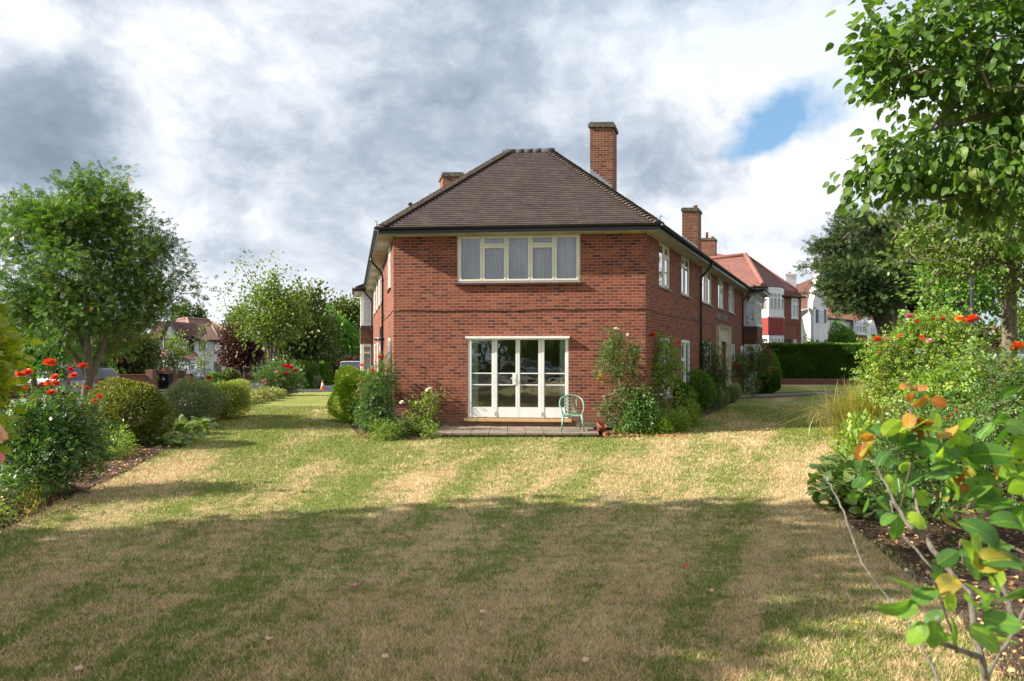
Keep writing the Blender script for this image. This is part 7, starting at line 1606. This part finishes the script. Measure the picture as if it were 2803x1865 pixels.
# ---------------------------------------------------------------- right side
# conifer group
Y = 29; TR = [(2400, 28.2, 'bark_dark', 13, -20), (2443, 29, 'bark_pale', 19, -4), (2490, 29.6, 'bark_dark', 12, 12)]
cb = [BL(px, py, Y + dy, a, b_, max(.5, a / 120)) for px, py, a, b_, dy in ((2300, 640, 90, 80, -0.9), (2272, 672, 90, 50, -0.3), (2330, 612, 60, 50, 0.3), (2372, 606, 70, 50, 0.9), (2250, 722, 90, 30, -0.6), (2310, 722, 110, 50, 0.0), (2350, 690, 110, 80, 0.6), (2285, 788, 110, 50, -0.9), (2340, 815, 110, 44, -0.3), (2312, 842, 50, 20, 0.3), (2400, 640, 110, 80, 0.9), (2410, 740, 140, 110, -0.6), (2450, 670, 140, 120, 0.0), (2520, 680, 150, 140, 0.6), (2500, 780, 180, 90, -0.9), (2580, 740, 140, 130, -0.3), (2595, 795, 110, 50, 0.3), (2420, 808, 110, 40, 0.9), (2370, 770, 120, 80, -0.6), (2460, 600, 90, 60, 0.0))]
b = gz(2443, Y)
tree('cypress_tree', 'dark grey-green cypress with a pale twin trunk, behind the right roses', 'tree', b,
    [[(gz(2440, Y)[0], Y, 0, .33), pp(2436, 900, Y, .27), pp(2432, 850, Y, .26), pp(2420, 780, Y, .16), pp(2380, 700, Y, .08)], [(gz(2458, Y)[0], Y + .1, 0, .26), pp(2458, 900, Y + .1, .2), pp(2462, 820, Y, .17), pp(2470, 740, Y, .1)]],
    cb, 620, 40, (.17, .17, .11), .20, 'ash', 'lf_con', 'bark_pale', seed=50, amp=.45, up=.35, rtip=.012, rmax=.3, hue=.5)
for px0, px1, yt, Yy, w_, lab, bl_, sd in ((2435, 2398, 850, 27.6, .22, 'dark leaning trunk with cypress foliage just left of the pale twin trunk', [BL(2370, 810, 27.6, 130, 80, .9), BL(2340, 760, 27.6, 110, 80, .9)], 51), (2478, 2500, 820, 29.8, .2, 'dark slanting trunk with cypress foliage just right of the pale twin trunk', [BL(2520, 790, 29.8, 150, 110, 1.2), BL(2590, 800, 30, 110, 90, 1.1)], 52)):
    b = gz(px0, Yy); tree('cypress_tree', lab, 'tree', b, [[b + (w_ * 1.2,), pp((px0 + px1) / 2, 900, Yy, w_), pp(px1, yt, Yy, w_ * .85), pp(px1 + (px1 - px0) * .4, yt - 60, Yy, w_ * .6)]], bl_, 120, 52, (.30, .30, .2), .22, 'ash', 'lf_con', 'bark_dark', seed=sd, up=.35, rmax=.3, group='cypress group right of the hedge', hue=.4)
# lighter tree in front of the cypress, with the thick trunk at right
Y = 14.5; b = gz(2760, Y + 1)
tree('street_tree', 'street tree with thick straight trunk at the right edge and light small leaves', 'tree', b,
    [[(b[0], b[1], 0, .17), pp(2762, 980, Y + 1, .15), pp(2762, 800, Y + 1, .14), pp(2765, 740, Y + 1, .13), pp(2740, 680, Y + .5, .08), pp(2690, 640, Y, .055), pp(2600, 600, Y, .035)], (3, [pp(2790, 690, Y + .8, .09), pp(2820, 640, Y + .5, .07)]), (3, [pp(2757, 660, Y + .3, .07), pp(2700, 560, Y, .045)])],
    [BL(2640, 640, Y, 260, 150, 1.3), BL(2560, 650, Y, 130, 110, .9), BL(2600, 730, Y, 140, 70, .8), BL(2720, 700, Y, 200, 110, 1.2), BL(2470, 700, Y, 70, 50, .5), BL(2720, 590, Y, 240, 120, 1.2), BL(2580, 560, Y, 200, 100, 1.0), BL(2850, 650, Y, 200, 200, 1.4), BL(2530, 800, Y, 90, 30, .5), BL(2800, 780, Y, 120, 60, .8)],
    380, 17, .16, .105, 'o', 'lf_cherry', seed=53, rtip=.006, up=.4, amp=.35, hue=.3, zmin=2.6)
Y = 22; b = gz(2625, Y)
tree('street_tree', 'forked slender street tree behind the tall black lamp post', 'tree', b, [[b + (.12,), pp(2622, 930, Y, .10), pp(2626, 890, Y, .09), pp(2640, 820, Y, .07), pp(2650, 780, Y, .05)], (1, [pp(2600, 880, Y, .07), pp(2570, 830, Y, .04)])],
    [BL(2650, 800, Y, 170, 110, 1.2), BL(2600, 770, Y, 140, 90, 1.2), BL(2710, 820, Y, 90, 90, .9), BL(2560, 900, Y, 90, 90, .8), BL(2690, 740, Y, 160, 90, 1.2)], 190, 20, .26, .16, 'o', 'lf_maple', seed=54, hue=.6)
m = MB(); xw, yw = at(2612, 12.5); r_ = root('wooden_stake', (xw, yw, 0), 'pale wooden stake standing among the right roses', 'stake'); m.tube([(xw, yw, 0), (xw, yw, 1.0), (xw + .01, yw, 2.0)], [.04, .038, .036], 8); m.build('stake_post', M['bark_pale'], r_); M['bark_pale']
for px, Y, bl_, lm, lab, sd in ((2795, 60, [BL(2800, 910, 60, 100, 120), BL(2790, 870, 60, 70, 70)], 'lf_cherry', 'light green street tree at the right edge, right of the thick trunk', 55), (2738, 110, [BL(2738, 930, 110, 34, 40)], 'lf_purple', 'small purple tree in front of the distant dark brick house', 56), (2665, 100, [BL(2660, 920, 100, 80, 80), BL(2690, 935, 100, 50, 40), BL(2620, 900, 100, 100, 120)], 'lf_dark', 'dark green tree up the right street, behind the lamp post', 57), (2440, 100, [BL(2440, 890, 100, 120, 130), BL(2500, 900, 100, 120, 110), BL(2550, 905, 100, 110, 100)], 'lf_dark', 'wide dark tree far behind the cypress trunks', 58), (2540, 60, [BL(2540, 890, 60, 90, 100), BL(2580, 900, 60, 60, 100)], 'lf_maple', 'mid-green tree in the gap right of the slanting dark trunk', 59)):
    shrubtree(lab, px, Y, bl_, lm, 150, 24, .45 if Y > 70 else .3, .4 if Y > 70 else .24, nm='broadleaf_tree', cat='tree', seed=sd, group='trees along the right street', bm_='bark', tr=[[gz(px, Y) + (.16,), pp(px, 945, Y, .12)]])
# overhanging broad-leaved tree (trunk out of the frame)
Y = 5.9
lims = [[(8.6, 5.4, 0, .24), (8.4, 5.5, 2.2, .22), (8.0, 5.6, 4.2, .18), (7.2, 5.7, 5.4, .12), (6.0, 5.8, 6.2, .08)], (2, [(7.0, 5.7, 4.3, .10), (5.6, 5.8, 4.25, .07), (4.4, 5.8, 4.1, .035), (3.6, 5.9, 3.9, .016)]), (1, [(7.2, 5.9, 3.1, .08), (5.6, 6.1, 3.45, .05), (4.3, 6.1, 3.4, .03), (3.3, 6.1, 3.35, .012)]), (2, [(6.9, 5.6, 5.0, .08), (5.2, 5.7, 5.2, .05), (3.8, 5.8, 4.9, .02)])]
BH = lambda px, *a: BL(px + 48, *a)
ph = lambda px, *a: pp(px + 40, *a)
tree('overhanging_tree', 'large broad-leaved tree overhanging from the upper right corner, trunk out of frame', 'tree', (8.6, 5.4, 0), lims,
    [BH(2470, 120, Y, 300, 170, .55), BH(2600, 60, Y, 420, 260, .8), BH(2420, 200, Y, 170, 110, .35), BH(2390, 90, Y, 90, 120, .3), BH(2700, 220, Y, 380, 240, .8), BH(2540, 240, Y, 180, 50, .4), BH(2690, 340, Y, 220, 140, .6), BH(2480, 430, Y, 300, 110, .45), BH(2400, 450, Y, 170, 90, .35), BH(2360, 490, Y, 150, 70, .3), BH(2600, 480, Y, 360, 150, .6), BH(2560, 560, Y, 250, 80, .4), BH(2750, 430, Y, 300, 260, .8), BH(2850, 200, Y + .4, 400, 400, .9), BH(2900, 560, Y + .4, 300, 220, .8), BH(2760, -150, Y, 600, 300, 1.0), BH(2450, 350, Y, 100, 24, .2)],
    560, 14, .095, .095, 'hz', 'lf_hazel', 'bark', seed=60, droop=.9, up=.5, rtip=.0028, power=.5, step=.16, amp=.3, hue=.45, lift=.1,
    extra=[ph(2345, 55, Y), ph(2332, 115, Y), ph(2325, 170, Y), ph(2355, 240, Y), ph(2300, 520, Y), ph(2330, 480, Y), ph(2510, 285, Y), ph(2345, 30, Y), ph(2430, 395, Y + .4)])
# mid rose and fuchsia thicket, right
Y = 11; x, y = at(2420, Y)
drygrass('ornamental grass with long arching yellow-green blades at the right lawn edge', *at(2402, 15.6), 4200, 1.5, sp=.36, lean=.7, hue=.6, nm='ornamental_grass', wmul=1.5, cat='ornamental grass')
Y = 12; x, y = at(2480, Y)
bush('rose_bush', 'tall rose bush with pink and orange blooms just right of the ornamental grass', 'rose bush', (x, y, 0), [BL(2500, 960, Y, 160, 150, .6), BL(2560, 920, Y, 140, 110, .6), BL(2430, 980, Y, 120, 100, .5), BL(2480, 1050, Y, 220, 130, .7), BL(2560, 1020, Y, 160, 140, .7), BL(2620, 930, Y, 100, 120, .5), BL(2540, 890, Y, 120, 60, .4)], 440, 15, .10, .085, 'roseo', 'lf_roselt',
    blooms=rosepos([(2490, 866, .12, 'pink'), (2509, 882, .11, None), (2580, 874, .09, None), (2558, 874, .07, None), (2592, 858, .06, None), (2402, 930, .12, None), (2427, 933, .10, 'pink'), (2464, 920, .07, None), (2522, 925, .10, None), (2544, 934, .10, 'pink'), (2435, 979, .08, None), (2407, 965, .05, None), (2628, 939, .08, 'crimson'), (2620, 937, .07, None), (2378, 946, .05, 'peach')], Y - .3, .2), stems=9, seed=61, sprd=.4, hue=.5)
Y = 8.8; x, y = at(2640, Y)
bush('rose_bush', 'rose bush with one large orange-red bloom on a tall stem before the lamp post', 'rose bush', (x, y, 0), [BL(2640, 1060, Y, 200, 110, .5), BL(2700, 1060, Y, 160, 100, .5), BL(2560, 1080, Y, 160, 120, .5), BL(2650, 960, Y, 40, 80, .15), BL(2660, 1120, Y, 260, 90, .6)], 230, 13, .085, .10, 'roseo', 'lf_roselt',
    blooms=rosepos([(2662, 876, .155, None), (2626, 873, .10, 'orange'), (2652, 1048, .04, 'orange')], Y, .05), stems=7, seed=62, sprd=.3, hue=.45)
Y = 6.6; x, y = at(2830, Y)
bush('rose_bush', 'rose bush with orange bloom at the right edge of the photo', 'rose bush', (x, y, 0), [BL(2800, 1050, Y, 200, 120, .4), BL(2740, 1020, Y, 120, 90, .3), BL(2850, 1100, Y, 200, 160, .4), BL(2780, 1120, Y, 200, 110, .4)], 120, 12, .08, .07, 'roseo', 'lf_rose', blooms=[(tuple(P(2787, 948, Y)), .12, 'orange'), (tuple(P(2777, 955, Y)), .06, 'red')], stems=5, seed=63, sprd=.15, hue=.6)
Y = 7.2; x, y = at(2600, Y)
fb_ = [BL(2600, 1210, Y, 330, 170, .9), BL(2700, 1180, Y, 260, 170, .9), BL(2480, 1230, Y, 180, 130, .6), BL(2560, 1300, Y - .2, 300, 150, .7), BL(2740, 1290, Y - .2, 240, 170, .8), BL(2480, 1330, Y - .3, 160, 110, .5)]
r_ = bush('fuchsia_bush', 'broad small-leaved fuchsia bush with hanging red flowers, right foreground', 'fuchsia', (x, y, 0), fb_, 640, 22, .085, .042, 'o', 'lf_rose', stems=12, seed=64, sprd=.5, hue=.5, step=.2, rtip=.003)
m = MB(); m.lathe((0, 0, 0), [(0, 1), (.12, .95), (.16, .6), (.30, .45), (.14, .42), (.18, .2), (.08, 0), (.02, -.3), (0, -.3)], 8); fme = m.build('fuchsia_flower', M['pt_crimson'], r_); fmesh = fme.data
fp, _ = sample_blobs(fb_, 120, .3, 64); fp = fp[fp[:, 1] < Y + .1][:46]
for i, q in enumerate(fp):
    o = fme if i == 0 else bpy.data.objects.new('fuchsia_flower', fmesh)
    if i: COL.objects.link(o); o.parent = r_
    o.location = Vector(q) - LOC[r_.name]; o.scale = (.045,) * 3; o.rotation_euler = (rng.normal() * .3, rng.normal() * .3, 0)
# fix the template's baked offset
for v in fmesh.vertices: v.co = v.co + LOC[r_.name]
clump('mound of rounded leathery leaves at the right lawn edge', [(4.55, 9.3, .55, .42), (4.3, 8.7, .5, .4), (4.75, 10.0, .45, .4), (4.5, 8.2, .45, .38), (4.9, 8.8, .5, .4)], 620, .15, 'broad', 'lf_hosta', 'broad_leaf_plant', hue=.35, flat=.8)
clump('green leafy plant at the foot of the ornamental grass', [(5.3, 10.6, .9, .4), (5.6, 10.2, .8, .45), (5.8, 11.4, 1.0, .5), (6.4, 12.6, .9, .5), (6.9, 13.4, .8, .45)], 1900, .10, 'o', 'lf_roselt', 'leafy_plant', flat=1)
clump('small green weeds on the bark under the foreground rose', [(3.9, 6.2, .1, .2), (4.6, 6.9, .12, .25), (3.6, 5.2, .08, .15), (4.3, 5.4, .1, .2)], 420, .035, 'o', 'lf_roselt', 'weedy_plant')
# foreground rose: woody branches and large leaves
def near_rose():
    r = root('rose_bush', (1.62, 2.05, 0), 'near woody rose with big green leaves in the lower right corner', 'rose bush')
    br = [  # (pixels, depths, radii)
        ([(2705, 1990), (2700, 1860), (2650, 1620), (2530, 1470), (2472, 1430), (2430, 1330), (2375, 1230)], [1.75, 1.7, 1.72, 1.8, 1.85, 1.9, 1.95], [.016, .015, .0125, .011, .009, .006, .004]),
        ([(2700, 1860), (2690, 1800), (2570, 1760), (2565, 1690)], [1.70, 1.66, 1.55, 1.5], [.012, .0125, .009, .005]),
        ([(2530, 1470), (2510, 1390), (2495, 1310), (2495, 1200), (2490, 1120)], [1.8, 1.85, 1.9, 1.9, 1.9], [.008, .006, .005, .0045, .003]),
        ([(2600, 2000), (2560, 1840), (2520, 1760), (2440, 1640)], [2.1, 2.15, 2.2, 2.25], [.010, .008, .007, .004]),
        ([(2480, 1700), (2360, 1540), (2310, 1400), (2280, 1340), (2255, 1300)], [2.25, 2.3, 2.4, 2.45, 2.5], [.008, .0075, .006, .004, .0025]),
        ([(2650, 1620), (2560, 1560), (2450, 1450), (2432, 1340)], [2.3, 2.3, 2.35, 2.4], [.009, .009, .007, .005]),
        ([(2820, 1640), (2740, 1790), (2700, 1850)], [1.9, 1.95, 1.9], [.007, .008, .008]),
        ([(2660, 1520), (2672, 1465), (2720, 1420), (2738, 1380), (2790, 1340)], [2.0, 2.0, 2.0, 2.0, 2.0], [.011, .012, .010, .008, .004]),
        ([(2780, 1700), (2725, 1560), (2665, 1500)], [2.0, 2.0, 2.0], [.013, .012, .011]),
        ([(2720, 1420), (2650, 1330)], [2.0, 2.05], [.006, .003]), ([(2640, 1560), (2630, 1480)], [1.6, 1.55], [.005, .003]), ([(2620, 1780), (2560, 1600), (2480, 1560)], [1.5, 1.42, 1.4], [.006, .005, .003])]
    for px_, dp, rd in br:
        m = MB(); P0 = [P(a[0], a[1], d) for a, d in zip(px_, dp)]; pts, rr = [], []
        for k in range(len(P0) - 1):
            for q in range(4): t = q / 4; pts.append(P0[k].lerp(P0[k + 1], t) + Vector(rng.normal(size=3) * .0025)); rr.append((rd[k] * (1 - t) + rd[k + 1] * t) * .58 * rng.uniform(.8, 1.2))
        pts.append(P0[-1]); rr.append(rd[-1]); m.tube(pts, rr, 8); m.build('branch', M['twig_grey'], r)
    def lf(px, py, d, L_, ang, mat, tilt=.0, tm='nr', h=.5):
        """one leaf: base pixel, depth, length in metres, direction in the picture plane, tilt toward the viewer"""
        return (P(px, py, d), L_, ang, tilt, h, mat)
    rows = [(2490, 1610, 1.4, .085, 150, .35, .35), (2490, 1640, 1.4, .07, 205, .2, .3), (2560, 1615, 1.4, .06, 195, .3, .4), (2520, 1700, 1.4, .055, 245, .2, .6), (2560, 1700, 1.4, .055, 260, .1, .5), (2615, 1590, 1.45, .06, 190, .5, .9), (2620, 1660, 1.45, .06, 140, .3, .95), (2600, 1690, 1.42, .055, 280, .3, .5), (2660, 1540, 1.5, .075, 20, .6, .95), (2660, 1545, 1.5, .065, 110, .4, .9), (2640, 1600, 1.5, .06, 330, .2, .7), (2700, 1560, 1.5, .06, 300, .2, .4), (2720, 1500, 1.5, .09, 130, .2, .2), (2790, 1545, 1.5, .10, 160, .3, .2), (2800, 1640, 1.5, .10, 170, .3, .3), (2650, 1720, 1.45, .07, 330, .5, .6), (2690, 1690, 1.45, .07, 350, .4, .5), (2700, 1760, 1.5, .06, 20, .3, .6), (2450, 1410, 1.8, .05, 200, .3, .4), (2450, 1415, 1.8, .06, 270, .2, .3), (2480, 1410, 1.8, .055, 330, .5, .98), (2430, 1400, 1.8, .05, 130, .2, .3), (2540, 1360, 1.9, .065, 150, .2, .2), (2575, 1360, 1.9, .065, 250, .2, .2), (2590, 1400, 1.9, .05, 280, .2, .95), (2560, 1290, 1.9, .07, 20, .2, .2), (2500, 1230, 1.9, .09, 165, .5, .2), (2500, 1235, 1.9, .07, 30, .4, .25), (2600, 1300, 1.9, .09, 175, .3, .2), (2650, 1250, 1.9, .10, 10, .3, .2), (2700, 1320, 1.9, .09, 200, .3, .3), (2760, 1390, 1.9, .10, 160, .3, .3), (2720, 1280, 1.9, .07, 30, .3, .7), (2760, 1210, 1.9, .09, 20, .4, .9), (2770, 1250, 1.9, .08, 60, .4, .8), (2820, 1180, 1.9, .09, 170, .3, .8), (2480, 1180, 1.9, .07, 40, .6, .95), (2500, 1180, 1.9, .08, 15, .5, .95), (2470, 1190, 1.9, .055, 160, .4, .9), (2520, 1200, 1.9, .07, 200, .5, .2), (2440, 1240, 1.9, .06, 200, .3, .25), (2420, 1200, 1.9, .06, 160, .2, .2), (2520, 1300, 1.9, .06, 200, .1, .3), (2610, 1190, 1.9, .055, 330, .3, .6), (2580, 1230, 1.9, .06, 340, .3, .25), (2390, 1250, 1.95, .05, 120, .3, .9), (2680, 1200, 1.95, .06, 60, .3, .6), (2380, 1220, 1.95, .045, 200, .4, .97), (2640, 1370, 1.95, .06, 210, .2, .25), (2690, 1400, 1.95, .06, 240, .2, .2), (2800, 1450, 1.8, .10, 150, .3, .2), (2830, 1330, 1.8, .10, 170, .3, .9)]
    def put(rows, mat, nm):
        rr = np.array([(px, py, d, L_, math.radians(a), tl, h) for px, py, d, L_, a, tl, h in rows]); pos_ = np.array([P(*q[:3]) for q in rr]); Dr = np.stack([np.cos(rr[:, 4]), -rr[:, 5], np.sin(rr[:, 4])], 1)
        k = 1
        leaves(nm, M[mat], r, pos_, Dr, rr[:, 3] * 1.0, 'nr', .35, hue=rr[:, 6], smooth=True)
    for (cx_, cy_, sx_, sy_, n_, d_) in ((2690, 1290, 110, 60, 40, 1.95), (2540, 1220, 80, 60, 26, 2.0), (2430, 1330, 50, 60, 12, 2.05), (2760, 1220, 60, 50, 16, 2.0), (2770, 1500, 50, 70, 9, 1.75), (2580, 1370, 80, 40, 16, 2.05), (2790, 1340, 40, 60, 12, 1.9), (2560, 1640, 60, 50, 7, 1.5), (2680, 1600, 50, 60, 8, 1.5)):
        for _ in range(n_): rows.append((cx_ + rng.normal() * sx_, cy_ + rng.normal() * sy_, d_ + rng.normal() * .08, rng.uniform(.034, .068), rng.uniform(0, 360), rng.uniform(-.1, .6), rng.choice([.15, .25, .35, .5, .85])))
    put(rows, 'lf_near', 'foliage')
    red = [(2520, 1170, 1.9, .035, a, .4, .5) for a in (40, 100, 150, 210, 260, 320)] + [(2560, 1190, 1.9, .06, 15, .4, .9), (2370, 1210, 1.95, .045, 60, .5, .9), (2372, 1210, 1.95, .045, 120, .5, .9), (2360, 1215, 1.95, .05, 250, .3, .7), (2640, 1320, 1.9, .045, 120, .3, .4), (2630, 1320, 1.9, .04, 170, .3, .3), (2640, 1325, 1.9, .035, 250, .3, .5), (2495, 1100, 1.9, .04, 110, .4, .5), (2498, 1110, 1.9, .05, 30, .4, .6), (2492, 1130, 1.9, .05, 250, .3, .7), (2490, 1060, 2.0, .04, 170, .5, .4), (2500, 1065, 2.0, .04, 10, .5, .4), (2550, 1090, 2.2, .05, 330, .4, .3)]
    put(red, 'lf_red', 'young_leaves')
    for a, d0, b_, d1 in (((2490, 1120), 1.9, (2495, 1050), 2.0), ((2465, 1390), 1.85, (2520, 1160), 1.9), ((2560, 1615), 1.4, (2480, 1600), 1.4)): m = MB(); m.tube([P(*a, d0), P(*b_, d1)], [.003, .002], 6); m.build('shoot', M['stem_green'], r)
near_rose()
# tree outside the frame to the left; its crown shades the foreground lawn
b = (-13.6, 2.6, 0)
tree('shade_tree', 'big leafy tree outside the left of the frame that shades the foreground lawn', 'tree', b, [[b + (.3,), (-13.5, 2.6, 2.5, .25), (-13.3, 2.8, 4.5, .2), (-12.8, 3.2, 6.5, .12)]],
    [((-12.7, 4.7, 8.8), (2.1, 2.0, 1.0)), ((-13.9, 3.9, 7.5), (2.3, 2.8, 1.5)), ((-14.6, 2.6, 6.2), (3.0, 3.4, 1.9)), ((-15.8, 2.6, 5.0), (2.6, 3.0, 1.6)), ((-16.6, 3.4, 4.2), (2.3, 1.9, 1.4))], 460, 32, .33, .36, 'd', 'lf_ash', seed=70, shell=.5)
# hedge and trees added behind the viewer so the windows mirror dark
for i, (x, y, s_) in enumerate(((-24, -44, 1.2), (-8, -46, 1.1), (6, -44, 1.0), (22, -42, 1.3), (22, 12, 1.2), (27, 20, 1.2))):
    b = (x, y, terrain(x, y)); tree('broadleaf_tree', ('leftmost leafy tree behind the viewer, outside the frame', 'taller leafy tree behind the viewer, second from the left', 'leafy tree straight behind the viewer, outside the frame', 'leafy tree behind the viewer to the right', 'nearer leafy tree across the right street outside the frame', 'farther leafy tree across the right street outside the frame')[i], 'tree', b, [[b + (.25,), (x, y, 2.2, .2)]], [((x, y, 4.2 * s_), (2.6 * s_, 2.6 * s_, 2.6 * s_)), ((x + 1 * s_, y, 2.4 * s_), (2.4 * s_, 1.6, 1.4 * s_)), ((x - 1.5 * s_, y, 1.6 * s_), (2.2 * s_, 1.6, 1.3 * s_))], 150, 24, .5 * s_, .5 * s_, 'd', 'lf_ash', seed=80 + i, group='trees outside the frame', shell=.5)

clipped('clipped_hedge', 'long tall hedge across the street behind the viewer, outside the frame', 'hedge', (0, -31, terrain(0, -31)), (0, -31, 1.6), (24, .9, 1.7), 14000, .3, 'd', 'lf_yew', 3.0, seed=91, amp=.03)  # hedge added and sized to darken the panes that mirror it
